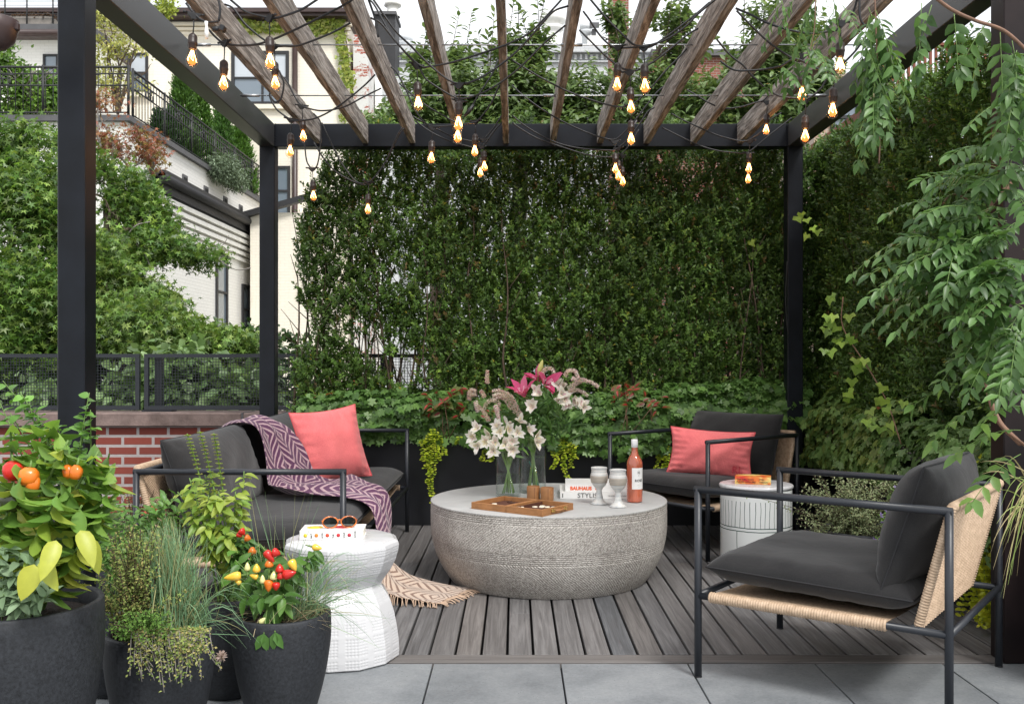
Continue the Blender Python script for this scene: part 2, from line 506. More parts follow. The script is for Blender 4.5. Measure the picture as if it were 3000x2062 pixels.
def leaf_mesh(name, pos, dirs, nrm, length, wid, tmpl, cols, mats, parent=None, ori=None, **tags):
    """one object of many leaves; cols Nx3"""
    tv, tf = tmpl
    pos = np.asarray(pos, float); n = len(pos)
    d = _norm(np.asarray(dirs, float)); nr = np.asarray(nrm, float)
    side = _norm(np.cross(nr, d)); up = np.cross(d, side)
    length = np.broadcast_to(np.asarray(length, float), (n,)); wid = np.broadcast_to(np.asarray(wid, float), (n,))
    V = (pos[:, None, :] + d[:, None, :]*(tv[None, :, 0:1]*length[:, None, None]) + side[:, None, :]*(tv[None, :, 1:2]*wid[:, None, None])
         + up[:, None, :]*(tv[None, :, 2:3]*length[:, None, None]))
    nv = len(tv)
    if parent is not None: o0 = np.array(ORI[parent.name])
    else: o0 = np.array(ori if ori is not None else pos.mean(axis=0))
    V = (V - o0).reshape(-1, 3)
    loops = []; starts = []; tot = []
    base = []; sizes = [len(f) for f in tf]
    flat = np.concatenate([np.array(f) for f in tf])
    allidx = (np.arange(n)[:, None]*nv + flat[None, :]).reshape(-1)
    sz = np.tile(np.array(sizes), n)
    st = np.concatenate([[0], np.cumsum(sz)[:-1]])
    me = bpy.data.meshes.new(name)
    me.vertices.add(len(V)); me.vertices.foreach_set('co', V.astype(np.float32).ravel())
    me.loops.add(len(allidx)); me.loops.foreach_set('vertex_index', allidx.astype(np.int32))
    me.polygons.add(len(sz)); me.polygons.foreach_set('loop_start', st.astype(np.int32))
    try: me.polygons.foreach_set('loop_total', sz.astype(np.int32))
    except Exception: pass
    c = np.ones((n, nv, 4), np.float32); c[:, :, :3] = np.asarray(cols)[:, None, :]
    at = me.color_attributes.new('tint', 'FLOAT_COLOR', 'POINT')
    at.data.foreach_set('color', c.ravel())
    if tmpl is T_OVATE or tmpl is T_OVATE2: me.polygons.foreach_set('use_smooth', np.ones(len(sz), bool))
    me.update(calc_edges=True); me.validate()
    me.materials.append(mats)
    o = bpy.data.objects.new(name, me); COL.objects.link(o)
    if parent is not None: o.parent = parent; ORI[o.name] = tuple(o0)
    else: o.location = o0; ORI[o.name] = tuple(o0)
    return meta(o, **tags)
def palette(n, cols, jitter=.15, w=None):
    cols = np.array(cols); k = rng.choice(len(cols), n, p=w)
    c = cols[k]; t = rng.random((n, 1)); k2 = rng.choice(len(cols), n, p=w)
    c = c*(.6+.4*t) + cols[k2]*(.4-.4*t)
    return np.clip(c * (1 + rng.normal(0, jitter, (n, 1))), .004, .95)
def rdir(n): return _norm(rng.normal(0, 1, (n, 3)))
def fnoise(p, s=1.0, seed=0):
    r = np.random.default_rng(seed); out = np.zeros(len(p)); amp = 1
    for o in range(4):
        for _ in range(3):
            k = r.normal(0, 1, 3)*s*(1.9**o); ph = r.random()*6.28
            out += amp*np.sin(p @ k + ph)
        amp *= .6
    return out/4.2
def shoots(base, sdir, slen, nl, leaf_len, lean=.55):
    """leaves set round short shoots -> pos, dir, normal arrays"""
    n = len(base); t = (np.arange(nl)+.6)/nl
    t = np.broadcast_to(t[None, :, None], (n, nl, 1))
    pos = base[:, None, :] + sdir[:, None, :]*slen[:, None, None]*t
    rd = rdir(n*nl).reshape(n, nl, 3)
    rad = rd - (rd*sdir[:, None, :]).sum(2, keepdims=True)*sdir[:, None, :]
    rad = rad/np.maximum(np.linalg.norm(rad, axis=2, keepdims=True), 1e-6)
    d = rad*(1-lean*.5) + sdir[:, None, :]*(lean*(.4+t))
    nr = sdir[:, None, :]*1.0 - rad*.3 + rng.normal(0, .25, (n, nl, 3))
    return pos.reshape(-1, 3), d.reshape(-1, 3), nr.reshape(-1, 3)

def blades(name, bases, tips, sag, width, cols, matl, parent, seg=6, taper=True):
    """thin grass blades as ribbons with a fold"""
    n = len(bases); t = np.linspace(0, 1, seg+1)
    b = np.asarray(bases); e = np.asarray(tips); mid = b*.45+e*.55 + np.array([0,0,1.])*np.asarray(sag)[:, None]
    C = ((1-t)**2)[None, :, None]*b[:, None] + (2*t*(1-t))[None, :, None]*mid[:, None] + (t**2)[None, :, None]*e[:, None]
    side = _norm(np.cross(e-b, rdir(n)))
    w = (np.broadcast_to(width, (n,))[:, None]*((1-t**2*.85) if taper else np.ones_like(t))[None, :])[:, :, None]
    side2 = _norm(np.cross(e-b, side))
    V = np.stack([C - side[:, None]*w/2, C + side2[:, None]*w*.35, C + side[:, None]*w/2], axis=2)   # n, seg+1, 3, 3
    o0 = np.array(ORI[parent.name]); nv = (seg+1)*3
    V = (V.reshape(-1, 3) - o0)
    fl = []
    for i in range(seg):
        for k in (0, 1):
            a = i*3+k; fl.append([a, a+1, a+4, a+3])
    fl = np.array(fl)
    idx = (np.arange(n)[:, None, None]*nv + fl[None]).reshape(-1)
    me = bpy.data.meshes.new(name)
    me.vertices.add(len(V)); me.vertices.foreach_set('co', V.astype(np.float32).ravel())
    me.loops.add(len(idx)); me.loops.foreach_set('vertex_index', idx.astype(np.int32))
    npoly = n*len(fl); me.polygons.add(npoly); me.polygons.foreach_set('loop_start', (np.arange(npoly)*4).astype(np.int32))
    c = np.ones((n, nv, 4), np.float32); c[:, :, :3] = np.asarray(cols)[:, None, :]
    at = me.color_attributes.new('tint', 'FLOAT_COLOR', 'POINT'); at.data.foreach_set('color', c.ravel())
    me.update(calc_edges=True); me.validate(); me.materials.append(matl)
    o = bpy.data.objects.new(name, me); COL.objects.link(o); o.parent = parent; ORI[o.name] = tuple(o0)
    return o

def text_part(name, s, size, Mx, mt, parent, extr=.0006, font=None, local=False, align='LEFT', bold=0.0, sx=1.0):
    cu = bpy.data.curves.new(name, 'FONT'); cu.body = s; cu.size = size; cu.extrude = extr; cu.offset = bold
    cu.align_x = align; cu.resolution_u = 3
    tmp = bpy.data.objects.new(name + '_tmp', cu); COL.objects.link(tmp)
    dg = bpy.context.evaluated_depsgraph_get()
    me = bpy.data.meshes.new_from_object(tmp.evaluated_get(dg))
    bpy.data.objects.remove(tmp)
    me.transform(Matrix.Diagonal((sx, 1, 1, 1)))
    me.transform(Mx)
    if not local: me.transform(Matrix.Translation(-Vector(ORI[parent.name])))
    me.materials.clear(); me.materials.append(mt)
    me.name = name
    o = bpy.data.objects.new(name, me); COL.objects.link(o); o.parent = parent; ORI[o.name] = ORI.get(parent.name)
    return o
def frameM(o, x, y):
    """4x4: local X->x, local Y->y, at o"""
    x = Vector(x).normalized(); y = Vector(y).normalized(); z = x.cross(y)
    m = Matrix((x, y, z)).transposed().to_4x4(); m.translation = Vector(o); return m
#@@BODY
# ================================================================== SETTING
GZ = -4.0
g = MB(); g.box(-400, 400, -60, 600, GZ-.5, GZ)
solo('ground', g, mat('ground_earth', (.10,.11,.07), .95, .3, .5), kind='structure')

def tint_attr(o, vals):
    """vals: one rgb per box of 8 verts"""
    me = o.data; n = len(me.vertices); c = np.ones((n, 4), np.float32)
    per = n//len(vals)
    for i, t in enumerate(vals): c[i*per:(i+1)*per, :3] = t
    a = me.color_attributes.new('tint', 'FLOAT_COLOR', 'POINT'); a.data.foreach_set('color', c.ravel())

# roof slab under everything
s = MB(); s.box(-5.6, 4.2, -4.0, 7.25, -.5, -.075)
solo('roof_slab', s, M['joint'], kind='structure')
# bluestone slabs
s = MB(); tints = []
x0 = -.298 - .465*12
k = 0
for i in range(24):
    xa = x0 + .465*i
    if xa < -5.6 or xa > 3.9: continue
    y = 3.505 - (.16 if False else 0)
    while y > -3.5:
        s.obox((xa+.2325, y-.43, -.03), (.459, .854, .06), None, 0, .0015)
        t = 1 + rng.normal(0, .05); tints.append((t*.99, t, t*1.01)); y -= .86
o = solo('paving', s, M['slab'], kind='structure'); tint_attr(o, tints)
s = MB(); s.box(-5.5, -1.72, 3.52, 6.85, -.06, -.004)
solo('side_paving', s, M['joint'], kind='structure')
# deck boards run away from the camera; a border board crosses their ends
s = MB(); tints = []
for i in range(-18, 23):
    xc = .021 + .0985*i
    ya = 3.615
    cuts = [ya, 6.44] if i % 3 else [ya, 4.2 + (i*7 % 5)*.35, 6.44]
    for a, b in zip(cuts[:-1], cuts[1:]):
        s.obox((xc, (a+b)/2, -.013), (.0882, b-a-.003, .026), None, 0, .002)
        t = 1 + rng.normal(0, .09); u = rng.normal(0, .02); tints.append((t*(1+u), t, t*(1-u)))
o = solo('deck', s, M['deckwood'], kind='structure'); tint_attr(o, tints)
s = MB(); s.obox((.1, 3.563, -.012), (4.1, .088, .026), None, 0, .003)
solo('deck_border', s, M['kerbwood'], kind='structure')
s = MB(); s.box(-1.76, 2.2, 3.52, 6.44, -.07, -.05)
solo('deck_joists', s, M['joint'], kind='structure')

# ------------------------------------------------------------------ parapet wall with coping, fence
w = thing('brick_parapet', (-1.5, 7.0, 0), 'red brick parapet wall with grey mortar and a brownstone coping behind the sofa', 'wall')
m = MB(); m.box(-6, 3.4, 6.87, 7.13, -.07, .632); part('brick_wall', m, M['redbrick'], w)
for xa, xb in ((-6, -3.42), (-3.41, -1.945), (-1.933, -.45), (-.44, 1.1), (1.11, 3.4)):
    m = MB(); m.obox(((xa+xb)/2, 7.0, .683), (xb-xa, .36, .098), None, 0, .008); part('coping_stone', m, M['coping'], w)
m = MB(); m.box(-6, 3.4, 6.845, 7.155, .6325, .6405); part('flashing', m, M['darktrim'], w)
for xj in (-3.415, -1.939, -.445):
    m = MB(); m.box(xj-.006, xj+.006, 6.822, 7.178, .64, .7335); part('mortar_joint', m, M['slate'], w)
FB, FT = .745, 1.153
def fence_panel(xa, xb, label, grp='black mesh fence panels on the parapet'):
    f = thing('mesh_fence', ((xa+xb)/2, 7.0, FB), label, 'fence', grp)
    fr = MB()
    for (a, b, c, d) in ((xa, xb, FB, FB+.028), (xa, xb, FT-.028, FT)): fr.box(a, b, 6.985, 7.015, c, d)
    for x in (xa, xb-.03): fr.box(x, x+.03, 6.986, 7.014, FB+.0285, FT-.0285)
    part('frame', fr, M['frame'], f)
    ms = MB(); x = xa+.03
    while x < xb-.03:
        ms.box(x, x+.0036, 6.9985, 7.0015, FB+.028, FT-.028); x += .0212
    z = FB+.03
    while z < FT-.03:
        ms.box(xa+.03, xb-.03, 6.995, 6.998, z, z+.0036); z += .0212
    part('wire_mesh', ms, M['frame'], f)
    return f
fence_panel(-4.6, -2.735, 'black wire mesh fence panel at the far left, behind the front post')
fence_panel(-2.70, -.95, 'black wire mesh fence panel on the coping between the two left posts')
fence_panel(-.92, .84, 'black wire mesh fence panel seen through the middle of the hedge')
fence_panel(.87, 2.6, 'black wire mesh fence panel seen through the right part of the hedge')
f = thing('fence_post', (-2.717, 7.06, .732), 'dark fence post standing on the coping between the two left mesh panels', 'post')
m = MB(); m.box(-2.64, -2.59, 7.04, 7.09, .74, 1.13); part('post', m, M['frame'], f)
m = MB(); m.box(-2.72, -2.50, 6.99, 7.10, .7325, .744); part('base_plate', m, M['frame'], f)

# ------------------------------------------------------------------ pergola
XL, XR, YF, YB, BB, BT, PW = -1.57, 1.785, 3.5, 6.27, 2.502, 2.652, .1
pg = thing('pergola', (0, 4.9, 0), 'black steel pergola frame with weathered timber rafters over the deck', 'pergola')
for (xa, xb, ya, mt_) in ((XL-PW, XL, YF, 'steel'), (XR, XR+PW, YF, 'reflection_steel'), (XL-PW, XL, YB, 'steel'), (XR, XR+PW, YB, 'steel')):
    m = MB(); m.obox(((xa+xb)/2, ya+PW/2, BT/2-.002), (xb-xa, PW, BT-.004), None, 0, .004)
    part('post', m, M[mt_], pg)
def beam(xa, xb, ya, yb, ms='steel'):
    m = MB(); m.obox(((xa+xb)/2, (ya+yb)/2, (BB+BT)/2), (xb-xa, yb-ya, BT-BB), None, 0, .004); part('beam', m, M[ms], pg)
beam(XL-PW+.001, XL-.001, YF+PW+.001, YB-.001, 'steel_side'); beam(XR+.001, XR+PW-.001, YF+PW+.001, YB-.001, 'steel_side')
beam(XL+.001, XR-.001, YB+.001, YB+PW-.001); beam(XL+.001, XR-.001, YF+.001, YF+PW-.001)
for xx in (XL+.004, XR-.004):
    m = MB()
    for k in range(24):
        m.obox((xx, YB-.002, BB+.004+k*.0062), (.009, .006, .0045), Matrix.Rotation(.4*math.sin(k*2.1), 3, 'Y'))
    part('weld_seam', m, M['steel'], pg)
RX = [-.057+.306*(k-4) for k in range(10)]
for k, x in enumerate(RX):
    m = MB(); n = 26
    # slightly wavy sawn timber
    prof = [(-1,-1),(1,-1),(1,1),(-1,1)]
    v = []; f = []
    for i in range(n+1):
        y = YF+PW+.002 + (YB-YF-PW-.004)*i/n
        for q in prof:
            jx = .0012*math.sin(i*1.3+k)+random.uniform(-.0008,.0008)
            v.append((x+q[0]*.0185+jx, y, 2.588+q[1]*.0665+random.uniform(-.0012,.0012)))
    for i in range(n):
        for q in range(4): f.append((i*4+q, i*4+(q+1)%4, i*4+4+(q+1)%4, i*4+4+q))
    f.append((3,2,1,0)); f.append(tuple(n*4+q for q in range(4)))
    m.add(v, f); part('rafter', m, M['rafter'], pg)
for (y, z) in ((4.54, 2.598), (5.41, 2.598)):
    m = MB(); m.tube([(XL+.02, y, z), (XR-.02, y, z)], .0036, 8)
    o = part('tension_rod', m, M['rod'], pg)
    for xa in (XL+.03, XR-.13, .22 if y < 5 else .16):
        tb = MB(); tb.tube([(xa, y, z), (xa+.10, y, z)], .0085, 8); part('turnbuckle', tb, M['rod'], o)

# ------------------------------------------------------------------ planters
pl = thing('rear_planter', (.3, 6.62, 0), 'long low black steel planter along the back of the deck', 'planter')
m = MB(); m.box(-1.52, 2.0, 6.445, 6.47, -.05, .60); m.box(-1.52, 2.0, 6.80, 6.825, -.05, .60)
m.box(-1.52, -1.495, 6.4702, 6.7998, -.05, .60); m.box(1.975, 2.0, 6.4702, 6.7998, -.05, .60)
part('box', m, M['planter'], pl)
m = MB(); m.box(-1.494, 1.974, 6.471, 6.799, .3, .55); part('soil', m, M['soil'], pl)
pl = thing('side_planter', (2.3, 5, 0), 'black steel planter running along the right side of the deck', 'planter')
m = MB(); m.box(2.005, 2.03, 3.3, 6.84, -.05, .60); m.box(2.55, 2.575, 3.3, 6.84, -.05, .60)
m.box(2.0302, 2.5498, 3.3, 3.325, -.05, .60)
m.box(1.93, 2.004, 3.0, 3.45, -.05, .62)
part('box', m, M['planter'], pl)
m = MB(); m.box(2.0305, 2.549, 3.326, 6.839, .3, .55); part('soil', m, M['soil'], pl)
# ================================================================== BUILDINGS
def add_window(parent, face, c, w, h, split=True, frame=.07, blind=0.5, label=None):
    """face 'F' looks towards the camera (plane Y=c[1]); 'R' looks to +X (plane X=c[0])"""
    def bx(mb, a0, a1, d0, d1, z0, z1):
        if face == 'F': mb.box(c[0]+a0, c[0]+a1, c[1]-d1, c[1]-d0, c[2]+z0, c[2]+z1)
        else: mb.box(c[0]+d0, c[0]+d1, c[1]+a0, c[1]+a1, c[2]+z0, c[2]+z1)
    fr = MB(); q = frame
    bx(fr, -w/2, w/2, .01, .06, -h/2, -h/2+q); bx(fr, -w/2, w/2, .01, .06, h/2-q, h/2)
    bx(fr, -w/2, -w/2+q, .01, .06, -h/2+q+.001, h/2-q-.001); bx(fr, w/2-q, w/2, .01, .06, -h/2+q+.001, h/2-q-.001)
    bx(fr, -w/2+q+.001, w/2-q-.001, .01, .055, -.03, .03)
    if split: bx(fr, .04, .10, .01, .05, -h/2+q+.001, -.031)
    wn = part('window', fr, M['darktrim'], parent)
    pn = MB(); bx(pn, -w/2+.01, w/2-.01, .003, .012, -h/2+.01, h/2-.01); part('pane', pn, M['winglass'], wn)
    if blind > 0:
        bl = MB(); bx(bl, -w/2+q, w/2-q, .013, .018, h/2-q-(h-2*q)*blind, h/2-q); part('blind', bl, M['blind'], wn)
    si = MB(); bx(si, -w/2-.12, w/2+.12, .02, .14, -h/2-.14, -h/2-.001); part('sill', si, parent.get('_m') or M['creamtrim'], wn)
    return wn
M['creamtrim'] = mat('cream_painted_trim', (.78,.71,.58), .8, .1, 3)
M['whitetrim'] = mat('white_painted_trim', (.80,.79,.75), .8, .1, 3)

# --- cream building straight behind, left of centre
YA = 30.0
def XA(px): return (px-PX)*YA/F
def ZA(py): return CZ-(py-PY)*YA/F
ca = thing('cream_building', (XA(640), YA, GZ), 'cream painted brick building with brown eaves and black sash windows at back left', 'building')
m = MB(); m.box(XA(60), XA(1018), YA, YA+10, GZ, ZA(64)); part('wall', m, M['creambrick'], ca)
m = MB()
for i, (z0, d) in enumerate(((ZA(105), .06), (ZA(92), .10), (ZA(80), .15))):
    m.box(XA(60)-d, XA(1018)+d, YA-d, YA-.001, z0, z0+.09)
part('corbel_band', m, M['creamtrim'], ca)
m = MB(); m.box(XA(60)-.4, XA(1018)+.12, YA-.5, YA+10, ZA(64)+.002, ZA(56)); m.box(XA(60)-.5, XA(1018)+.2, YA-.62, YA+10, ZA(56)+.001, ZA(44)); part('eaves', m, M['brown_metal'], ca)
add_window(ca, 'F', (XA(763), YA, ZA(230)), 1.80, 1.68, True, .10, .48)
add_window(ca, 'F', (XA(406), YA, ZA(215)), .62, 1.25, False, .08, .5)
add_window(ca, 'F', (XA(825), YA, ZA(560)), .55, 1.55, False, .08, 0)
add_window(ca, 'F', (XA(157), YA, ZA(203)), .36, .62, False, .05, 0)
m = MB(); m.tube([(XA(866), YA-.09, ZA(70)), (XA(866), YA-.09, GZ)], .085, 10); part('downpipe', m, M['brown_metal'], ca)
m = MB(); m.box(XA(455), XA(545), YA+1.0, YA+2.2, ZA(44)+.003, ZA(8)); part('chimney', m, M['chimbrick'], ca)
m = MB(); m.box(XA(450), XA(550), YA+.95, YA+2.25, ZA(8)+.001, ZA(3)); part('chimney_cap', m, M['darktrim'], ca)
# lower annex with sloping gutter, seen just right of the rear left post
an = thing('cream_annex', (XA(850), YA-2.2, GZ), 'low cream annex with dark sloping eaves behind the hedge at back left', 'building')
m = MB(); m.box(XA(790), XA(1000), YA-2.2, YA-.01, GZ, ZA(655)); part('wall', m, M['creambrick'], an)
m = MB(); m.obox((XA(880), YA-2.3, ZA(634)), (2.6, .3, .16), Matrix.Rotation(R(-16), 3, 'Y')); part('eaves', m, M['darktrim'], an)
# peeling white flank to the right of the cream facade
wf = thing('peeling_building', (XA(1060), YA+.6, GZ), 'white painted brick flank with red brick showing through peeling paint', 'building')
m = MB(); m.box(XA(1018)+.13, XA(1075), YA+.3, YA+9, GZ, ZA(92)); part('wall', m, M['peel'], wf)
m = MB(); m.box(XA(1075)+.001, XA(1150), YA+1.6, YA+9, GZ, ZA(180)); part('rear_wall', m, M['greybrick'], wf)
m = MB()
for q in (1085, 1094): m.tube([(XA(q), YA+1.45, ZA(190)), (XA(q), YA+1.45, GZ)], .07, 8)
part('pipe', m, M['whitetrim'], wf)

# climbing ivy on the cream building
iv = thing('wall_ivy', (XA(960), YA-.2, ZA(400)), 'yellow green creeper spreading under the eaves of the cream building', 'climbing plant')
pts = []
for (xa, ya, xb, yb, k) in ((720,95,1010,62,380),(780,80,1000,95,220),(995,70,1030,260,260),(1000,130,1012,400,160),(700,62,760,88,120),(900,110,1010,70,120)):
    t = rng.random(k)[:, None]
    q = np.array([[xa, ya]])*(1-t)+np.array([[xb, yb]])*t + rng.normal(0, 7, (k, 2))
    pts.append(q)
q = np.concatenate(pts); n = len(q)
pos = np.stack([(q[:,0]-PX)*YA/F, np.full(n, YA-.2)+rng.normal(0,.05,n), CZ-(q[:,1]-PY)*YA/F], 1)
leaf_mesh('leaves', pos, rdir(n)*[1,.3,1]+[0,0,-.8], rdir(n)*.4+[0,-1,.3], rng.uniform(.10,.19,n), rng.uniform(.12,.2,n), T_IVY, palette(n, [(.30,.38,.05),(.22,.30,.04),(.40,.42,.08)]), M['leaf'], iv)
m = MB()
for (a, b, c, d) in ((720,88,1010,66),(1005,70,1025,255),(1003,130,1012,400)):
    m.tube(spline([(XA(a), YA-.13, ZA(b)), (XA((a+c)/2+6), YA-.13, ZA((b+d)/2-6)), (XA(c), YA-.13, ZA(d))]), .02, 5)
part('stem', m, M['twig'], iv)

# --- white terrace building at left: its long wall recedes straight away from the camera
XB = -8.0
def YBf(px): return XB*F/(px-PX)
Y0, Y1 = YBf(375), YBf(757)+1.2
ZB = CZ + (PY-342)*Y0/F
wb = thing('terrace_building', (XB-3, Y0, GZ), 'white painted brick building with a roof terrace, black gutter and tall narrow windows at left', 'building')
m = MB(); m.box(-30, XB, Y0, Y1, GZ, ZB-.12); part('wall', m, M['whitebrick'], wb)
m = MB(); m.box(-30, XB-.001, Y0-.05, Y0-.002, GZ, ZB-.121); part('front_wall', m, M['whitebrickf'], wb)
m = MB(); m.box(-30, XB+.10, Y0-.15, Y0+.35, ZB-.119, ZB); m.box(XB-.3, XB+.10, Y0+.351, Y1, ZB-.119, ZB); part('coping', m, M['slate'], wb)
# lower roof, gutter and corbelled cornice
ZG = CZ + (PY-497)*(-XB)/(PX-413)
m = MB(); m.box(XB+.001, XB+.20, Y0+1.4, Y1, ZG-.34, ZG-.03); m.box(XB+.001, XB+.34, Y0+1.2, Y1, ZG-.03, ZG+.10)
part('gutter', m, M['darktrim'], wb)
m = MB()
m.tube([(XB+.27, Y0+1.2, ZG-.06), (XB+.27, Y1, ZG-.06)], .11, 10); part('gutter_pipe', m, M['darktrim'], wb)
m = MB()
for i in range(5):
    d = .20-.035*i
    m.box(XB+.001, XB+d, Y0+1.5, Y1, ZG-.35-.17*(i+1), ZG-.35-.17*i-.06)
part('corbel_band', m, M['whitetrim'], wb)
for px in (440, 540, 602, 659, 704, 744):
    y = YBf(px); zc = CZ + (PY-(492+ (px-440)*.505))*y/F
    fr = MB(); fr.box(XB+.003, XB+.03, y-.17, y+.17, zc-.24, zc+.24)
    v = part('vent', fr, M['slate'], wb)
    fr = MB(); fr.box(XB+.031, XB+.034, y-.12, y+.12, zc-.18, zc+.18); part('opening', fr, M['joint'], v)
def wbwin(px, pt, pb, wd):
    y = YBf(px); zt = CZ-(pt-PY)*y/F; zb = CZ-(pb-PY)*y/F
    return add_window(wb, 'R', (XB, y, (zt+zb)/2), wd, zt-zb, False, .10, 0)
wbwin(647, 742, 970, 1.0); wbwin(717, 834, 978, .75)
m = MB(); m.box(XB+.002, XB+.10, Y1-.35, Y1-.22, GZ, ZG-.9); part('downpipe', m, M['darktrim'], wb)

# wrought iron railing: front run and receding run
def railing(label, pts, nb):
    a, b = Vector(pts[0]), Vector(pts[1]); d = (b-a); L = d.length; u = d/L
    H = 1.03
    r = thing('iron_railing', tuple((a+b)/2), label, 'railing', 'wrought iron railings on the roof terrace')
    m = MB()
    for z in (.09, H-.38, H-.14, H):
        m.tube([a+Vector((0,0,z)), b+Vector((0,0,z))], .016 if z < H else .024, 6)
    part('rails', m, M['rail'], r)
    m = MB()
    for i in range(nb+1):
        p = a + d*(i/nb); m.tube([p+Vector((0,0,.09)), p+Vector((0,0,H if i % 3 else H))], .010, 5)
    o = part('bars', m, M['rail'], r); o['kind'] = 'stuff'
    npn = max(1, int(L/1.65))
    for i in range(npn+1):
        m = MB(); p = a + d*(i/npn); m.tube([p, p+Vector((0,0,H+.04))], .028, 6); part('standard', m, M['rail'], r)
    for i in range(npn):   # small squared key ornament in each bay
        c = a + d*((i+.5)/npn) + Vector((0,0,H-.26)); m = MB()
        for (x, z, x2, z2) in ((-.28,.10,-.05,.10),(-.05,.10,-.05,-.10),(-.05,-.10,-.20,-.10),(-.20,-.10,-.20,.02),(.28,.10,.05,.10),(.05,.10,.05,-.10),(.05,-.10,.20,-.10),(.20,-.10,.20,.02),(-.13,.02,.13,.02)):
            m.tube([c+u*x+Vector((0,0,z)), c+u*x2+Vector((0,0,z2))], .016, 5)
        part('key_ornament', m, M['rail'], r)
railing('black iron railing facing us along the front of the white roof terrace', ((-13.3, Y0+.02, ZB), (XB, Y0+.02, ZB)), 34)
railing('black iron railing running back along the side of the white roof terrace', ((XB, Y0+.25, ZB), (XB, Y1-.1, ZB)), 66)
# --- house far left above the terrace with window boxes
lb = thing('far_left_building', (-16, 26, GZ), 'white building with a brown gutter and roof ledge at the far left', 'building')
def XC(px, Y): return (px-PX)*Y/F
def ZC(py, Y): return CZ-(py-PY)*Y/F
m = MB(); m.box(-32, XC(275, 27), 27, 29.4, GZ, ZC(118, 27)); part('wall', m, M['whitebrickf'], lb)
m = MB(); m.box(-32, XC(280, 27), 26.6, 29.4, ZC(118, 27)+.001, ZC(108, 27)); m.tube([(-32, 26.55, ZC(113, 27)), (XC(282, 27), 26.55, ZC(113, 27))], .10, 8); part('gutter', m, M['brown_metal'], lb)
m = MB(); m.box(-32, XC(275, 27), 26.8, 29.4, ZC(107, 27), ZC(78, 27)); part('ledge', m, M['slate'], lb)
m = MB()
for z in (76, 60, 45, 32, 20, 8): m.tube([(-32, 26.9, ZC(z, 27)), (XC(275, 27), 26.9, ZC(z, 27))], .008, 4)
for x in (20, 84, 160): m.tube([(XC(x, 27), 26.9, ZC(80, 27)), (XC(x, 27), 26.9, ZC(-20, 27))], .022, 5)
part('cable_railing', m, M['rail'], lb)
add_window(lb, 'F', (XC(150, 27), 27, ZC(200, 27)), .42, .75, False, .05, 0)
for i, (xa, xb, lab) in enumerate(((28, 150, 'grey timber window box with withered plants on the far left ledge'), (-90, 8, 'grey timber window box cut by the left edge of the picture'))):
    wbx = thing('window_box', (XC((xa+xb)/2, 27), 27.2, ZC(78, 27)), lab, 'planter', 'window boxes on the far ledge')
    m = MB(); m.box(XC(xa, 27), XC(xb, 27), 27.0, 27.35, ZC(77, 27), ZC(48, 27)); part('box', m, M['gravel_wood'], wbx)
    n = 500; pos = np.stack([rng.uniform(XC(xa, 27), XC(xb, 27), n), rng.uniform(27.0, 27.35, n), rng.uniform(ZC(50, 27), ZC(38, 27), n)], 1)
    leaf_mesh('plants', pos, rdir(n), rdir(n), .09, .06, T_DIAMOND, palette(n, [(.10,.06,.05),(.16,.09,.07)]), M['leaf_matte'], wbx)
# brown gutter end close at top left
gt = thing('gutter_end', P(10, 110, 3.2), 'dark brown half round gutter end poking in at the top left edge', 'gutter')
m = MB(); y = 3.2
c = P(-12, 70, y)
m.lathe([(0,-.088),(.03,-.083),(.056,-.060),(.068,-.02),(.070,.012),(.064,.016)], c, 24)
m.lathe([(.064,.016),(.0,.018)], c, 24)
part('bowl', m, M['brown_metal'], gt)
m = MB(); m.tube([(c[0]-.3, y, c[2]+.01), (c[0]+.052, y, c[2]+.004), (c[0]+.066, y, c[2]-.012)], .011, 8); m.obox((c[0]+.069, y, c[2]-.010), (.016, .02, .026), None, 0, .003); part('bracket', m, M['brown_metal'], gt)

# --- centre and right backdrop buildings
Yg = 36.0
gb = thing('grey_building', (XC(1500, Yg), Yg, GZ), 'pale grey brick building with a dentilled cornice behind the trees', 'building')
m = MB(); m.box(XC(1120, Yg), XC(1905, Yg), Yg, Yg+8, GZ, ZC(160, Yg)); part('wall', m, M['greybrick'], gb)
m = MB(); m.box(XC(1115, Yg), XC(1910, Yg), Yg-.3, Yg+8, ZC(160, Yg)+.002, ZC(140, Yg)); m.box(XC(1115, Yg), XC(1910, Yg), Yg-.12, Yg-.002, ZC(185, Yg), ZC(180, Yg)); part('cornice', m, M['greybrick'], gb)
m = MB(); x = XC(1120, Yg)
while x < XC(1900, Yg): m.box(x, x+.09, Yg-.14, Yg-.003, ZC(178, Yg), ZC(163, Yg)); x += .2
part('dentils', m, M['greybrick'], gb)
for (px, pt, r) in ((1190, 108, .26), (1408, 140, .28), (1716, 75, .24)):
    m = MB(); cx = XC(px, Yg+1); zb = ZC(140, Yg)+.003; zt = ZC(pt, Yg+1)
    m.lathe([(r*.62, zb), (r*.62, zt-.42), (r*.78, zt-.40), (r, zt-.28), (r, zt-.22), (r*.8,zt-.2), (r*.8, zt-.16), (r, zt-.13), (r, zt), (0, zt+.02)], (cx, Yg+1, 0), 16)
    part('roof_vent', m, M['greybrick'], gb)
m = MB(); cx = XC(1619, Yg+1); zt = ZC(38, Yg+1); zb = ZC(140, Yg)+.003
m.lathe([(.34, zb), (.34, zt-.95), (.30, zt-.7), (.42, zt-.68), (.42, zt-.55), (.33, zt-.53), (.36, zt-.40), (.5, zt-.38), (.5, zt-.14), (.44, zt-.1), (.44, zt), (0, zt)], (cx, Yg+1, 0), 16)
part('roof_vent', m, M['whitetrim'], gb)
m = MB(); m.box(XC(1725, Yg), XC(1765, Yg), Yg+.5, Yg+1.2, ZC(140, Yg)+.004, ZC(92, Yg)); part('stair_hut', m, M['whitetrim'], gb)
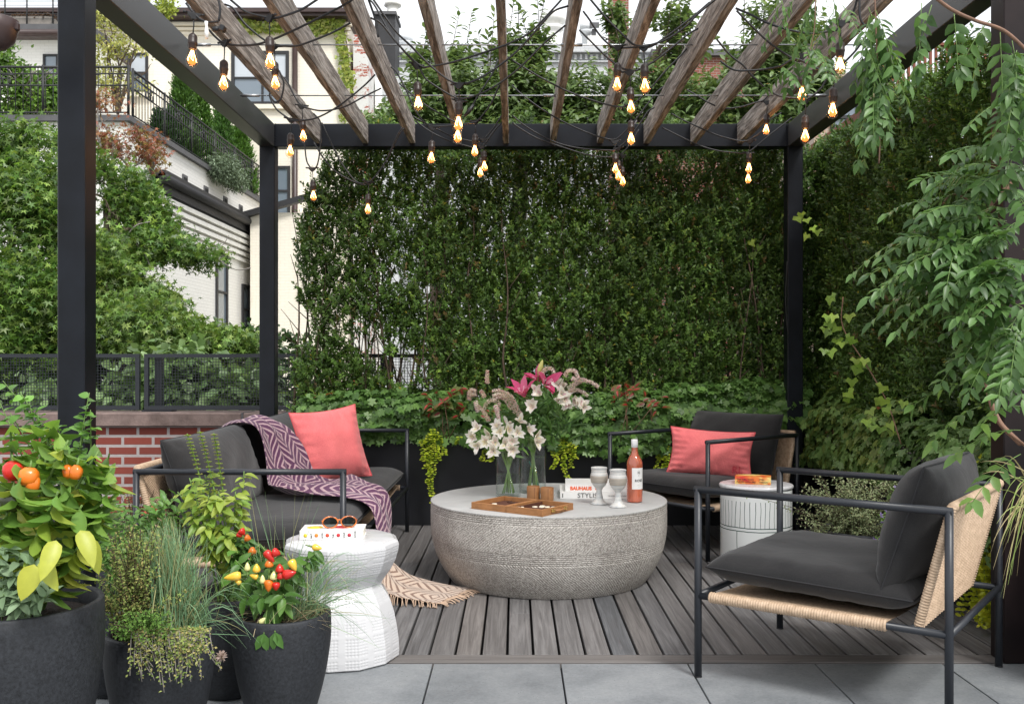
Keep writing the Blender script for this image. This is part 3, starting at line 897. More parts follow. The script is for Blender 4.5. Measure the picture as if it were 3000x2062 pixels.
m = MB(); m.box(XC(1730, Yg), XC(1758, Yg), Yg+.4, Yg+.49, ZC(70, Yg), ZC(55, Yg)); m.box(XC(1738, Yg), XC(1750, Yg), Yg+.55, Yg+.9, ZC(92, Yg)+.001, ZC(70, Yg)); part('chimney_cowl', m, M['slate'], gb)
# dark chimney
dc = thing('dark_chimney', (XC(1128, 33), 33, GZ), 'black painted brick chimney with a white flue pot, left of centre', 'chimney')
m = MB(); m.box(XC(1098, 33), XC(1158, 33), 33, 34.2, GZ, ZC(45, 33)); part('stack', m, M['darktrim'], dc)
m = MB(); m.box(XC(1094, 33), XC(1162, 33), 32.9, 34.3, ZC(45, 33)+.001, ZC(36, 33)); part('cap', m, M['slate'], dc)
m = MB(); m.lathe([(.26, ZC(36,33)+.002), (.20, ZC(20,33)), (.19, ZC(4,33)), (.30, ZC(4,33)+.01), (.28, ZC(-8,33)), (0, ZC(-8,33))], (XC(1145, 33), 33.5, 0), 16); part('flue_pot', m, M['whitetrim'], dc)
rc = thing('brick_chimney', (XC(1815, 33), 33, GZ), 'tall weathered red brick chimney rising above the trees right of centre', 'chimney')
m = MB(); m.box(XC(1788, 33), XC(1842, 33), 33, 33.8, GZ, ZC(-60, 33)); part('stack', m, M['chimbrick'], rc)
rb = thing('brick_building', (XC(2080, 34), 34, GZ), 'red brick building with a dark flat parapet behind the right rafters', 'building')
m = MB(); m.box(XC(1906, 34)+.05, XC(2330, 34), 34, 42, GZ, ZC(168, 34)); part('wall', m, M['chimbrick'], rb)
m = MB(); m.box(XC(1906, 34), XC(2340, 34), 33.8, 42, ZC(168, 34)+.002, ZC(150, 34)); part('parapet', m, M['slate'], rb)
bb = thing('beige_building', (XC(2440, 18), 18, GZ), 'beige brick house behind the right beam of the pergola', 'building')
m = MB(); m.box(XC(2385, 18), XC(2620, 18), 18, 24, GZ, ZC(215, 18)); part('wall', m, M['beigebrick'], bb)
add_window(bb, 'F', (XC(2475, 18), 18, ZC(345, 18)), .55, 1.0, False, .07, 0)
# neighbour's red timber deck at right
nd = thing('timber_deck_rail', (XC(2740, 9.0), 9.0, GZ), 'red brown timber balustrade of the neighbouring roof deck at upper right', 'railing')
m = MB(); yy = 9.0
m.box(XC(2610, yy), XC(2910, yy), yy-.03, yy+.06, ZC(136, yy), ZC(128, yy)); m.box(XC(2610, yy), XC(2910, yy), yy-.02, yy+.04, ZC(262, yy), ZC(254, yy)); part('rails', m, M['redrail'], nd)
m = MB()
for i in range(19):
    x = XC(2612+i*16, yy); m.box(x, x+.022, yy, yy+.022, ZC(253, yy), ZC(136, yy)-.001)
part('balusters', m, M['redrail'], nd)
m = MB(); m.box(XC(2600, yy), XC(2920, yy), yy, yy+2.5, ZC(300, yy), ZC(262, yy)-.001)
for x in (2615, 2760, 2900): m.box(XC(x, yy), XC(x, yy)+.09, yy+.1, yy+.19, GZ, ZC(300, yy)-.001)
part('platform', m, M['redrail'], nd)
# ================================================================== TREES AND SHRUBS
def crown(name, blobs, nper, leaf, wid, tmpl, cols, mt_, parent, flat=.6, clump=2.2, seed=1, w=None, hollow=.35, thr=-.25, dirdown=-.25):
    """blobs (cx,cy,cz,rx,ry,rz,weight): leaves in twig-end tufts spread through each lobe"""
    P_, D_, N_, B_ = [], [], [], []
    for (cx, cy, cz, rx, ry, rz, wt) in blobs:
        nt_ = int(nper*wt)
        d = rdir(nt_*2); r = (hollow + (1-hollow)*rng.random((len(d), 1))**.5)
        p = np.array([cx, cy, cz]) + d*r*[rx, ry, rz]
        fn = fnoise(p, clump, seed)
        keep = (fn > thr*1.0); p = p[keep][:nt_]; dd = d[keep][:nt_]
        k = 9
        tuft = p[:, None, :] + rng.normal(0, 1, (len(p), k, 3))*leaf*np.array([1.1,1.1,.8])
        P_.append(tuft.reshape(-1, 3)); B_.append(np.repeat(np.clip(1+rng.normal(0,.28,len(p)), .4, 1.9), k))
        od = np.repeat(dd, k, axis=0)*.9 + rdir(len(p)*k)*.8 + [0, 0, dirdown]
        D_.append(od)
        N_.append(np.array([0,-.55,1.])*flat + rdir(len(od))*.8 + np.repeat(dd, k, axis=0)*.4)
    pos = np.concatenate(P_); n = len(pos)
    return leaf_mesh(name, pos, np.concatenate(D_), np.concatenate(N_), leaf*rng.uniform(.7, 1.2, n), wid*rng.uniform(.8, 1.2, n), tmpl, np.clip(palette(n, cols, w=w)*np.concatenate(B_)[:, None], .004, .9), mt_, parent)
def blob(px, py, Y, rx, ry, rz, w): c = P(px, py, Y); return (c[0], c[1], c[2], rx, ry, rz, w)
def limbs(parent, base, ends, r0, mt_, name='limbs', rb=None):
    m = MB(); base = Vector(base)
    for e in ends:
        e = Vector(e); d = e-base
        mid1 = base + d*.4 + Vector((random.uniform(-.1,.1), random.uniform(-.1,.1), .12*d.length))
        mid2 = base + d*.75 + Vector((random.uniform(-.1,.1), random.uniform(-.1,.1), .08*d.length))
        p = spline([base, mid1, mid2, e], 5); k = len(p)
        m.tube(p, [r0*(1-.85*i/(k-1)) for i in range(k)], 7)
        for j in range(3):
            q = p[int(k*(.45+.17*j))]; dd = Vector((random.uniform(-1,1), random.uniform(-1,1), random.uniform(-.1,.8)))*d.length*.22
            m.tube(spline([q, q+dd*.5+Vector((0,0,.03)), q+dd], 4), [r0*.3*(1-.7*i/8) for i in range(9)], 5)
    return part(name, m, mt_, parent)
MAPLE = [(.095,.20,.034),(.060,.14,.026),(.15,.27,.045),(.24,.35,.07)]

t = thing('maple_tree', P(60, 1500, 9.6), 'bushy green japanese maple filling the left edge behind the fence', 'tree')
b_ = t.location
bl = [blob(30, 520, 9.6, .40,.5,.28,1), blob(110, 540, 9.5, .36,.5,.30,.9), blob(20, 640, 9.2, .42,.6,.40,1), blob(120, 680, 9.2, .34,.6,.40,1), blob(40, 850, 9.0, .42,.6,.40,1), blob(130, 880, 9.0, .36,.6,.38,1), blob(30, 1000, 8.9, .45,.5,.35,1), blob(140, 1030, 9.1, .38,.5,.35,.8), blob(115, 410, 9.8, .20,.3,.14,.35), blob(40,430,9.7,.22,.4,.16,.5)]
crown('crown', bl, 240, .080, .098, T_MAPLE, MAPLE, M['leaf'], t, seed=3, thr=-.12, clump=3.4)
m = MB(); p = spline([(b_[0], b_[1], GZ), (b_[0]+.1, b_[1], -1.5), (b_[0], b_[1], .4), P(60, 900, 9.5)], 5); m.tube(p, [.12-.07*i/(len(p)-1) for i in range(len(p))], 8); part('trunk', m, M['bark'], t)
limbs(t, P(60, 1000, 9.5), [b[:3] for b in bl[:6]], .045, M['bark'])

t = thing('maple_tree', P(420, 1500, 9.8), 'japanese maple with spreading crown reaching over the white wall between the left posts', 'tree')
b_ = t.location
bl = [blob(310, 600, 9.8, .24,.3,.28,.8), blob(375, 560, 9.9, .24,.3,.20,.7), blob(420, 635, 9.9, .24,.3,.20,.8), blob(475, 705, 9.9, .21,.3,.15,.7), blob(550, 745, 9.9, .17,.25,.09,.35), blob(615, 755, 9.9, .09,.2,.09,.15), blob(340, 700, 9.7, .30,.3,.18,.9), blob(405, 740, 9.7, .22,.3,.12,.5), blob(295, 490, 10, .10,.2,.14,.25)]
crown('crown', bl, 150, .076, .092, T_MAPLE, MAPLE, M['leaf'], t, seed=5, thr=-.15, clump=4)
m = MB(); p = spline([(b_[0], b_[1], GZ), (b_[0]+.2, b_[1], -1.5), P(400, 1050, 9.8), P(330, 820, 9.8), P(390, 700, 9.8)], 5); m.tube(p, [.11-.07*i/(len(p)-1) for i in range(len(p))], 8); part('trunk', m, M['bark'], t)
limbs(t, P(340, 770, 9.8), [b[:3] for b in bl], .04, M['bark'])
m = MB()
m.tube(spline([P(283, 720, 9.6), P(330, 685, 9.5), P(375, 695, 9.5), P(420, 740, 9.5), P(445, 790, 9.5)], 5), [.016-.012*i/20 for i in range(21)], 6)
m.tube(spline([P(370, 692, 9.5), P(400, 660, 9.5), P(440, 650, 9.6)], 5), .006, 5)
m.tube(spline([P(640, 760, 9.8), P(690, 790, 9.8), P(735, 785, 9.8)], 5), .005, 5); m.tube(spline([P(600, 730, 9.8), P(650, 720, 9.8), P(670, 690, 9.8)], 5), .004, 5)
part('bare_branch', m, M['twig_grey'], t)

t = thing('red_maple', P(390, 1200, 10.6), 'reddish bronze leaved maple top standing against the white terrace wall', 'tree')
bl = [blob(345, 400, 10.6, .28,.25,.12,.45), blob(385, 430, 10.6, .35,.3,.15,.7), blob(300, 300, 10.6, .14,.2,.14,.3), blob(415, 470, 10.6, .18,.25,.12,.35)]
crown('red_foliage', bl, 105, .062, .07, T_MAPLE, [(.30,.09,.06),(.36,.19,.08),(.24,.22,.07),(.40,.13,.09)], M['leaf'], t, seed=8, thr=-.05, clump=6)
limbs(t, P(330, 560, 10.5), [b[:3] for b in bl] + [P(285, 270, 10.6)], .022, M['twig_grey'])
m = MB(); q = P(330, 560, 10.5); m.tube(spline([(q[0], q[1], GZ), (q[0]+.1, q[1], 0), q], 5), .035, 7); part('trunk', m, M['bark'], t)
for o in t.children:
    if o.name.startswith('red_foliage'): o['label'] = 'bronze red foliage'

t = thing('maple_shrub', P(430, 1300, 8.6), 'light green maple shrub massed just above the fence between the left posts', 'shrub')
bl = [blob(310, 830, 8.6, .26,.4,.26,1), blob(390, 850, 8.6, .27,.4,.22,1), blob(450, 895, 8.7, .17,.4,.15,.5), blob(320, 960, 8.5, .32,.4,.24,1), blob(430, 965, 8.4, .32,.4,.22,1), blob(520, 980, 8.6, .19,.35,.12,.6), blob(600, 1005, 8.6, .28,.35,.11,.7), blob(690, 1015, 8.8, .24,.3,.09,.4), blob(285, 750, 8.8, .16,.4,.20,.6)]
crown('crown', bl, 260, .070, .082, T_MAPLE, [(.12,.22,.04),(.18,.31,.06),(.26,.35,.085),(.08,.16,.032)], M['leaf'], t, seed=11, thr=-.2, clump=4)
limbs(t, (P(430,1300,8.6)[0], 8.6, 0.0), [b[:3] for b in bl], .04, M['bark'])
t = thing('dark_shrubbery', P(300, 1250, 9.6), 'dark green shrubbery behind the wire mesh of the left fence', 'shrub')
bl = [blob(x, 1120, 9.6, .8,.5,.55,1) for x in (-30, 130, 290, 450, 610, 740)]
crown('foliage', bl, 330, .07, .06, T_LEAF, [(.025,.06,.018),(.04,.085,.022),(.06,.11,.03)], M['leaf'], t, seed=12, thr=-.6)
m = MB()
for x in (-30, 130, 290, 450, 610, 740):
    q = P(x, 1200, 9.7); m.tube([(q[0], q[1], GZ), (q[0]+.1, q[1], q[2])], .06, 6)
part('stems', m, M['bark'], t)
t = thing('broadleaf_shrub', P(520, 1350, 7.7), 'pale broad leaved shrub growing behind the mesh fence between the left posts', 'shrub')
bl = [blob(420, 1160, 7.7, .25,.2,.16,.7), blob(490, 1110, 7.7, .3,.2,.20,1), blob(560, 1150, 7.7, .28,.2,.20,1), blob(640, 1180, 7.7, .22,.2,.14,.6), blob(710, 1160, 7.8, .22,.2,.18,.6), blob(540, 1080, 7.8, .12,.1,.12,.3), blob(300, 1180, 7.8, .2,.2,.12,.3), blob(120, 1180, 7.8, .2,.2,.12,.3)]
crown('foliage', bl, 90, .085, .075, T_LEAF, [(.15,.24,.09),(.20,.30,.12),(.11,.19,.07)], M['leaf'], t, seed=14, thr=-.9, dirdown=-.6)
m = MB()
for x in (330, 430, 500, 560, 610, 660, 720): m.tube(spline([(P(x,1200,7.8)[0], 7.8, 0), P(x+10, 1230, 7.8), P(x+random.uniform(-20,30), 1090, 7.75)], 4), .008, 5)
m.tube([(P(540,1300,7.9)[0], 7.9, GZ), (P(540,1300,7.9)[0], 7.9, .1)], .05, 6)
part('stems', m, M['stem'], t)

# terrace plants beyond the railing
def conifer(px, pt, pb, Y, r, label, cols, n=900):
    Y = min(8.62*F/(PX-px), 29.5); top = P(px, pt, Y); bot = (top[0], Y, ZB-.02)
    t = thing('evergreen_shrub', bot, label, 'shrub', 'evergreens on the white roof terrace')
    h = top[2]-bot[2]; k = n
    u = rng.random(k); z = bot[2] + h*u; rr = r*np.clip(1.15-u, .12, 1)**.8*(.45+.55*rng.random(k))
    a = rng.random(k)*6.28
    base = np.stack([bot[0]+rr*np.cos(a), Y+rr*np.sin(a), z], 1)
    sd = _norm(np.stack([np.cos(a)*.6, np.sin(a)*.6, np.full(k, 1.0)], 1) + rdir(k)*.3)
    pos, d, nr = shoots(base, sd, rng.uniform(.10,.28,k), 9, .05)
    leaf_mesh('foliage', pos, d+np.repeat(sd,9,0), nr, .085, .04, T_DIAMOND, palette(len(pos), cols), M['leaf'], t)
    m = MB(); m.tube([(bot[0], Y, bot[2]-.3), (bot[0], Y, bot[2]+h*.8)], .04, 6); part('trunk', m, M['bark'], t)
CG = [(.08,.19,.035),(.13,.26,.05),(.06,.13,.025)]
conifer(535, 235, 430, 22.8, .42, 'tallest upright evergreen behind the terrace railing', CG, 1500)
conifer(585, 290, 470, 24.0, .42, 'second upright evergreen, right of the tallest, behind the railing', [(.07,.17,.03),(.12,.24,.04)], 1300)
conifer(650, 330, 520, 26.0, .42, 'mid green evergreen behind the far part of the terrace railing', [(.07,.17,.035),(.10,.22,.05)], 1300)
conifer(700, 385, 540, 28.0, .55, 'rounded light green evergreen at the far end of the terrace railing', [(.08,.19,.03),(.12,.25,.04)], 1500)
conifer(480, 345, 400, 21.6, .38, 'low dark yew behind the near corner of the terrace railing', [(.025,.07,.02),(.04,.10,.025)], 1000)
t = thing('silver_shrub', P(665, 500, 25.2), 'grey green lavender bush spilling over the coping of the terrace wall', 'shrub')
crown('foliage', [blob(655, 495, 25.3, .30,.5,.32,1), blob(690, 525, 26.2, .22,.5,.22,.6)], 250, .10, .03, T_DIAMOND, [(.22,.28,.20),(.15,.20,.13)], M['leaf_matte'], t, thr=-2)
t = thing('terrace_shrub', P(60, 340, 21.5), 'bright green shrub behind the railing at the far left of the terrace', 'shrub')
crown('foliage', [blob(20, 270, 21.5, 1.0,.6,.75,1), blob(130, 290, 21.5, .6,.5,.5,.8), blob(30, 190, 21.5, .4,.4,.4,.3)], 480, .10, .07, T_LEAF, [(.13,.26,.04),(.20,.34,.06),(.09,.19,.03)], M['leaf'], t, thr=-.3)
m = MB()
for i in range(14):
    a = P(random.uniform(50, 165), 335, 21.2); m.tube(spline([a, (a[0]+random.uniform(-.3,.3), 21.1, a[2]+.5), (a[0]+random.uniform(-.6,.6), 21.0, a[2]+random.uniform(.7,1.1))], 4), .012, 4)
part('bare_stems', m, M['twig_grey'], t)
t = thing('birch_tree', P(345, 340, 22.0), 'thin airy pale green tree rising beside the corner of the terrace railing', 'tree')
bl = [blob(330, 110, 22, .6,.5,.5,.6), blob(320, 200, 22, .55,.5,.5,.6), blob(400, 130, 22, .5,.5,.5,.35), blob(370, 240, 22, .8,.5,.35,.35), blob(440, 190, 22, .5,.4,.3,.25), blob(310, 50, 22, .3,.3,.3,.25)]
crown('crown', bl, 130, .07, .05, T_LEAF, [(.42,.44,.12),(.34,.38,.10),(.48,.44,.16)], M['leaf'], t, thr=-.3, hollow=.1)
limbs(t, P(345, 335, 22), [b[:3] for b in bl] + [P(300, 60, 22), P(380, 100, 22), P(420, 60, 22)], .03, M['twig'])
t = thing('sapling_top', P(478, 60, 24), 'yellow green sapling top in front of the small brick chimney at top left', 'tree')
crown('crown', [blob(480, 18, 24, .22,.2,.35,.5)], 120, .09, .06, T_LEAF, [(.40,.46,.08),(.30,.38,.06)], M['leaf'], t, thr=-1, hollow=.1)
m = MB(); m.tube([P(480, 60, 24), P(479, -10, 24)], .02, 5); part('trunk', m, M['twig'], t)

# cherry trees above and behind the rear beam
CH = [(.13,.21,.065),(.18,.27,.10),(.26,.35,.16),(.09,.15,.045)]
def cherry(blobs_, lab, base, seed, n=270, tips=()):
    blobs_ = [(a, b, c-.17, rx*.85, ry, rz*.62, w) for (a, b, c, rx, ry, rz, w) in blobs_]
    t = thing('cherry_tree', (P(base, 700, 9.3)[0], 9.3, GZ), lab, 'tree', 'cherry trees behind the hedge')
    P_, D_, N_ = [], [], []
    for (cx, cy, cz, rx, ry, rz, w_) in blobs_:
        k = int(n*w_); d = rdir(k); p = np.array([cx,cy,cz]) + d*(.2+.8*rng.random((k,1))**.6)*[rx,ry,rz]
        p = p[fnoise(p, 3.6, seed) > -.15]; k = len(p)
        sd = _norm(np.array([0,0,.5]) + (p-np.array([cx,cy,cz-.2]))*.9 + rdir(k)*.35)
        a, b, c = shoots(p, sd, rng.uniform(.10,.26,k), 8, .08)
        P_.append(a); D_.append(b*1.0+np.array([0,0,-.35])); N_.append(c+np.array([0,0,.4]))
    if len(tips):
        p = np.array([P(*q) for q in tips]); k = len(p); sd = _norm(np.array([[0.,0,1.]])+rdir(k)*.25)
        a, b, c = shoots(p, sd, np.full(k, .38), 14, .08); P_.append(a); D_.append(b+np.array([0,0,-.2])); N_.append(c)
        m = MB()
        for q, s_ in zip(p, sd): m.tube([tuple(q-s_*.5), tuple(q+s_*.36)], [.007, .002], 4)
        part('twigs', m, M['twig'], t)
    pos = np.concatenate(P_)
    leaf_mesh('crown', pos, np.concatenate(D_), np.concatenate(N_), .088*rng.uniform(.7,1.2,len(pos)), .040, T_LEAF, palette(len(pos), CH), M['leaf'], t)
    q = P(base, 420, 9.3); m = MB(); m.tube(spline([(q[0], 9.3, GZ), (q[0]+.1, 9.35, -1), (q[0]-.05, 9.3, 1.5), q], 5), [.12-.05*i/15 for i in range(16)], 8); part('trunk', m, M['bark'], t)
    limbs(t, q, [b[:3] for b in blobs_], .045, M['bark'])
cherry([blob(1310, 240, 9.2, .42,.5,.30,1), blob(1230, 330, 9.0, .40,.5,.22,.8), blob(1150, 350, 9.0, .32,.4,.16,.5), blob(1400, 300, 9.3, .40,.5,.30,1), blob(1330, 380, 9.0, .6,.5,.2,.7), blob(1230,160,9.3,.12,.2,.16,.2), blob(1340, 170, 9.3, .16,.2,.2,.3)],
       'leafy cherry tree whose shoots rise above the rear beam left of centre', 1300, 21, tips=[(1265,190,9.2),(1245,130,9.2),(1325,140,9.2),(1365,150,9.2),(1290,200,9.2),(1420,200,9.2)])
cherry([blob(1520, 220, 9.2, .40,.5,.34,1), blob(1600, 290, 9.2, .45,.5,.30,1), blob(1470, 330, 9.2, .45,.5,.25,.9), blob(1530, 380, 9.0, .7,.5,.2,.8), blob(1500, 130, 9.3, .2,.3,.2,.25), blob(1570, 120, 9.3, .16,.2,.25,.3)],
       'leafy cherry tree with high shoots at the centre above the rear beam', 1530, 22, tips=[(1490,110,9.2),(1520,90,9.2),(1550,130,9.2),(1580,80,9.2),(1440,140,9.2),(1430,190,9.2),(1585,50,9.2)])
cherry([blob(1720, 250, 9.2, .45,.5,.30,1), blob(1800, 330, 9.2, .50,.5,.25,1), blob(1690, 360, 9.0, .5,.4,.2,.7), blob(1900, 240, 9.3, .40,.5,.30,.9), blob(1960, 330, 9.2, .50,.5,.28,1), blob(1830, 100, 9.4, .14,.2,.22,.25), blob(1800,30,9.4,.10,.1,.14,.15), blob(2000, 130, 9.4, .25,.3,.30,.3), blob(1980, 30, 9.4, .25,.3,.22,.25)],
       'cherry tree in front of the red brick chimney right of centre', 1830, 23, tips=[(1960,60,9.2),(2010,80,9.2),(1990,140,9.2),(1940,150,9.2),(1990,10,9.2),(1800,70,9.2),(1830,60,9.2)])
cherry([blob(2100, 290, 9.1, .45,.5,.35,1), blob(2190, 230, 9.1, .45,.5,.32,1), blob(2260, 150, 9.1, .40,.5,.30,1), blob(2290, 300, 9.0, .45,.5,.3,1), blob(2370, 240, 9.1, .3,.4,.3,.7), blob(2060, 370, 9.0, .5,.4,.2,.7), blob(2280, 50, 9.2, .4,.4,.25,.5), blob(2350, 130, 9.2, .25,.3,.3,.5)],
       'cherry tree behind the right rafters of the pergola', 2200, 24, tips=[(2240,20,9.2),(2290,10,9.2),(2180,60,9.2),(2220,30,9.2)])

# ------------------------------------------------------------------ hedges
HG = [(.072,.138,.030),(.10,.195,.040),(.15,.26,.055),(.048,.095,.022),(.20,.31,.055)]
HW = [.32,.30,.18,.14,.06]
def hedge(name, label, n, x0, x1, y0, y1, z0, z1, face, topf, seed, hole=-.62, edge=None):
    t = thing(name, ((x0+x1)/2, (y0+y1)/2, z0), label, 'hedge')
    k = int(n*1.8)
    p = np.stack([rng.uniform(x0, x1, k), rng.uniform(y0, y1, k), rng.uniform(z0, z1, k)], 1)
    fr = rng.random(k) < .62   # more shoots near the face we see
    if face == 'y': p[fr, 1] = y0 + np.abs(rng.normal(0, .07, fr.sum())) + .10*fnoise(p[fr]*[1,0,1], 4, seed+5)
    else: p[fr, 0] = x0 + np.abs(rng.normal(0, .08, fr.sum())) + .11*fnoise(p[fr]*[0,1,1], 3.5, seed+5)
    f1 = fnoise(p, 5.0, seed)
    hh = hole if face == 'x' else np.where(p[:,0] < -.5, -.38, hole)
    keep = (f1 > hh) & (p[:, 2] < topf(p)) 
    if edge is not None: keep &= edge(p)
    p = p[keep][:n]; k = len(p)
    out = np.array([0,-.55,0]) if face == 'y' else np.array([-.55,-.15,0])
    sd = _norm(out + np.array([0,0,.8]) + rdir(k)*.55)
    pos, d, nr = shoots(p, sd, rng.uniform(.05, .13, k), 12, .02)
    cc = palette(k, HG, .20, HW)   # each shoot has its own green
    big = fnoise(p*[1,1,.45], 3.2, seed+11)       # growth differs from plant to plant
    cc = cc*(1+.38*big[:, None]*np.array([.9,.9,.7])) ; br_ = rng.random(k) < .02; cc[br_] = (.16,.11,.04)
    cc = np.repeat(cc, 12, axis=0)*(1+rng.normal(0,.12,(len(pos),1)))
    yl = rng.random(len(pos)) < .012; cc[yl] = (.32,.30,.04)
    leaf_mesh('foliage', pos, d, nr, rng.uniform(.022,.034,len(pos)), rng.uniform(.013,.018,len(pos)), T_DIAMOND, np.clip(cc,.004,.9), M['leaf_waxy'], t)
    # upright woody stems
    m = MB()
    ns = int(((x1-x0) if face == 'y' else (y1-y0))*26)
    for i in range(ns):
        if face == 'y': bx_, by_ = random.uniform(x0, x1), random.uniform(y0-.02, y1)
        else: bx_, by_ = random.uniform(x0+.08, x1-.1), random.uniform(y0, y1)
        zt = random.uniform(z0+.8, float(topf(np.array([[bx_, by_, 1.]]))[0])-.08)
        pts = [(bx_, by_, z0)]; cx, cy = bx_, by_; z = z0
        while z < zt:
            z += .28; cx += random.uniform(-.05,.05); cy += random.uniform(-.04,.04); pts.append((cx, cy, min(z, zt)))
        pts = spline(pts, 3); L = len(pts); r0 = random.uniform(.005,.013)
        m.tube(pts, [r0*(1-.8*i_/(L-1)) for i_ in range(L)], 5)
        for q in range(4):
            a = pts[random.randrange(L//4, L-1)]
            m.tube([a, a+Vector((random.uniform(-.12,.12), random.uniform(-.12,.02), random.uniform(.08,.2)))], [.004,.0015], 4)
    part('stems', m, M['twig'], t)
    return t
hedge('rear_hedge', 'tall dark small leaved evergreen hedge forming the back wall of the terrace', 19000, -1.50, 1.78, 6.50, 6.78, .55, 2.75, 'y',
      lambda p: 2.60 + .08*np.sin(p[:,0]*7+1) + .05*np.sin(p[:,0]*19), 31, -.85,
      edge=lambda p: p[:,0] > -1.46 + .07*np.sin(p[:,2]*5.5+.6) + .05*np.sin(p[:,2]*14+p[:,1]*9) + np.where(p[:,2] > 2.25, (p[:,2]-2.25)*.8, 0))
hedge('side_hedge', 'tall evergreen hedge along the right side, darker and brown stemmed', 15000, 2.12, 2.5, 3.9, 6.75, .62, 2.95, 'x',
      lambda p: 2.53 + .06*np.sin(p[:,1]*5) + .05*np.sin(p[:,1]*13), 33, -.85)
t = thing('corner_hedge', (2.0, 6.6, .6), 'loose evergreen shrub filling the corner behind the rear right post', 'shrub')
k = 2600; p = np.stack([rng.uniform(1.74, 2.2, k), rng.uniform(6.45, 6.8, k), rng.uniform(.62, 2.55, k)], 1)
sd = _norm(np.array([0,-.5,.8]) + rdir(k)*.55); pos, d, nr = shoots(p, sd, rng.uniform(.05,.13,k), 12, .02)
leaf_mesh('foliage', pos, d, nr, .029, .016, T_DIAMOND, palette(len(pos), HG, .2, HW), M['leaf_waxy'], t)
m = MB()
for i in range(10): x = random.uniform(1.8, 2.2); m.tube([(x, 6.65, .5), (x+random.uniform(-.1,.1), 6.6, 2.3)], [.01,.003], 5)
part('stems', m, M['twig'], t)

# shrubs far behind the hedge that close the view with green
t = thing('background_shrub', (1.2, 9, GZ), 'green foliage glimpsed through the gaps of the rear hedge', 'shrub')
bl = [(x, 8.6, z, .6,.4,.45,.7) for x in (-.3,.7,1.6,2.5) for z in (.6,1.4,2.1)] + [(2.9,8.2,2.2,.5,.4,.4,.6),(1.1,8.4,2.3,.4,.3,.3,.6),(2.0,8.4,2.3,.4,.3,.3,.6)]
crown('foliage', bl, 200, .07, .05, T_LEAF, [(.06,.12,.03),(.10,.18,.04),(.04,.08,.02)], M['leaf'], t, seed=40, thr=-.3)
m = MB()
for x in (-.3,.7,1.6,2.5): m.tube([(x, 8.7, GZ), (x+.1, 8.7, 1.6)], .05, 6)
part('stems', m, M['bark'], t)

# ------------------------------------------------------------------ geraniums and trailing plants in the planters
GE = [(.095,.205,.045),(.13,.26,.06),(.175,.32,.08),(.060,.135,.030)]
def geranium(label, c0, c1, n, drop, seed, cat='plant', cols=GE):
    """mound of lobed leaves from point c0 to c1 (along the planter) spilling over its front"""
    c0, c1 = np.array(c0), np.array(c1)
    n = int(n*1.55)
    t = thing('geranium', tuple((c0+c1)/2), label, cat, 'geraniums spilling over the planters')
    u = rng.random(n)[:, None]; ax = c1-c0; fwd = np.array([-ax[1], ax[0], 0.]); fwd = fwd/np.linalg.norm(fwd)
    if fwd[1] > 0 and abs(fwd[1]) > abs(fwd[0]): fwd = -fwd
    if fwd[0] > 0 and abs(fwd[0]) > abs(fwd[1]): fwd = -fwd
    a = rng.uniform(-.25, 1.0, n)[:, None]          # over the arch: back top -> hanging front
    lump = (1 + .55*fnoise(np.concatenate([c0+ax*u, a], 1)[:, :3]*[1,1,1]+a*1.3, 4, seed))[:, None]
    ang = a*PI*.62
    r = .20*lump*(.75+.25*rng.random((n,1)))
    pos = c0 + ax*u + fwd*(np.sin(ang)*r*1.05) + np.array([0,0,1.])*(np.cos(ang)*r*.9 + .02 - np.clip(a-.55,0,1)*drop)
    nrm = fwd*np.sin(ang+.15) + np.array([0,0,1.])*np.cos(ang)*1.0 + np.array([0,0,.35]) + rdir(n)*.55
    d = _norm(np.cross(nrm, rdir(n))) + np.array([0,0,-.35])
    cc = palette(n, cols, .16)
    od = rng.random(n) < .002; cc[od] = (.45,.12,.06)
    o = leaf_mesh('foliage', pos, d, nrm, rng.uniform(.046,.072,n), rng.uniform(.050,.078,n), T_GERAN, cc, M['leaf'], t)
    m = MB()
    for i in range(26):
        k = random.randrange(n); q = c0+ax*rng.random(); m.tube([tuple(q+[0,0,-.05]), tuple((q+pos[k])/2+[0,0,.05]), tuple(pos[k])], .0022, 4)
    part('stems', m, M['stem'], t)
    return t
geranium('lobed green geranium mound hanging over the rear planter behind the sofa cushion', (-1.42, 6.50, .66), (-.38, 6.50, .68), 1500, .16, 50)
geranium('low geranium patch in the rear planter behind the flower vases', (-.36, 6.50, .60), (.22, 6.50, .60), 620, .02, 51)
geranium('big geranium mound hanging over the rear planter between vases and rear armchair', (.24, 6.48, .66), (1.02, 6.46, .67), 1350, .30, 52)
geranium('geranium mound in the rear planter behind the rear armchair', (1.0, 6.50, .74), (1.95, 6.50, .74), 1200, .15, 53)
geranium('wide geranium bank on the right planter, under the side hedge', (2.10, 6.35, .64), (2.10, 4.75, .64), 2100, .34, 54, cols=[(.12,.22,.06),(.16,.27,.08),(.20,.32,.10),(.22,.28,.07)])
geranium('front geranium bank on the right planter behind the woven armchair back', (2.08, 4.75, .60), (2.08, 3.65, .58), 1300, .42, 55, cols=[(.10,.18,.055),(.13,.22,.07),(.16,.26,.09)])

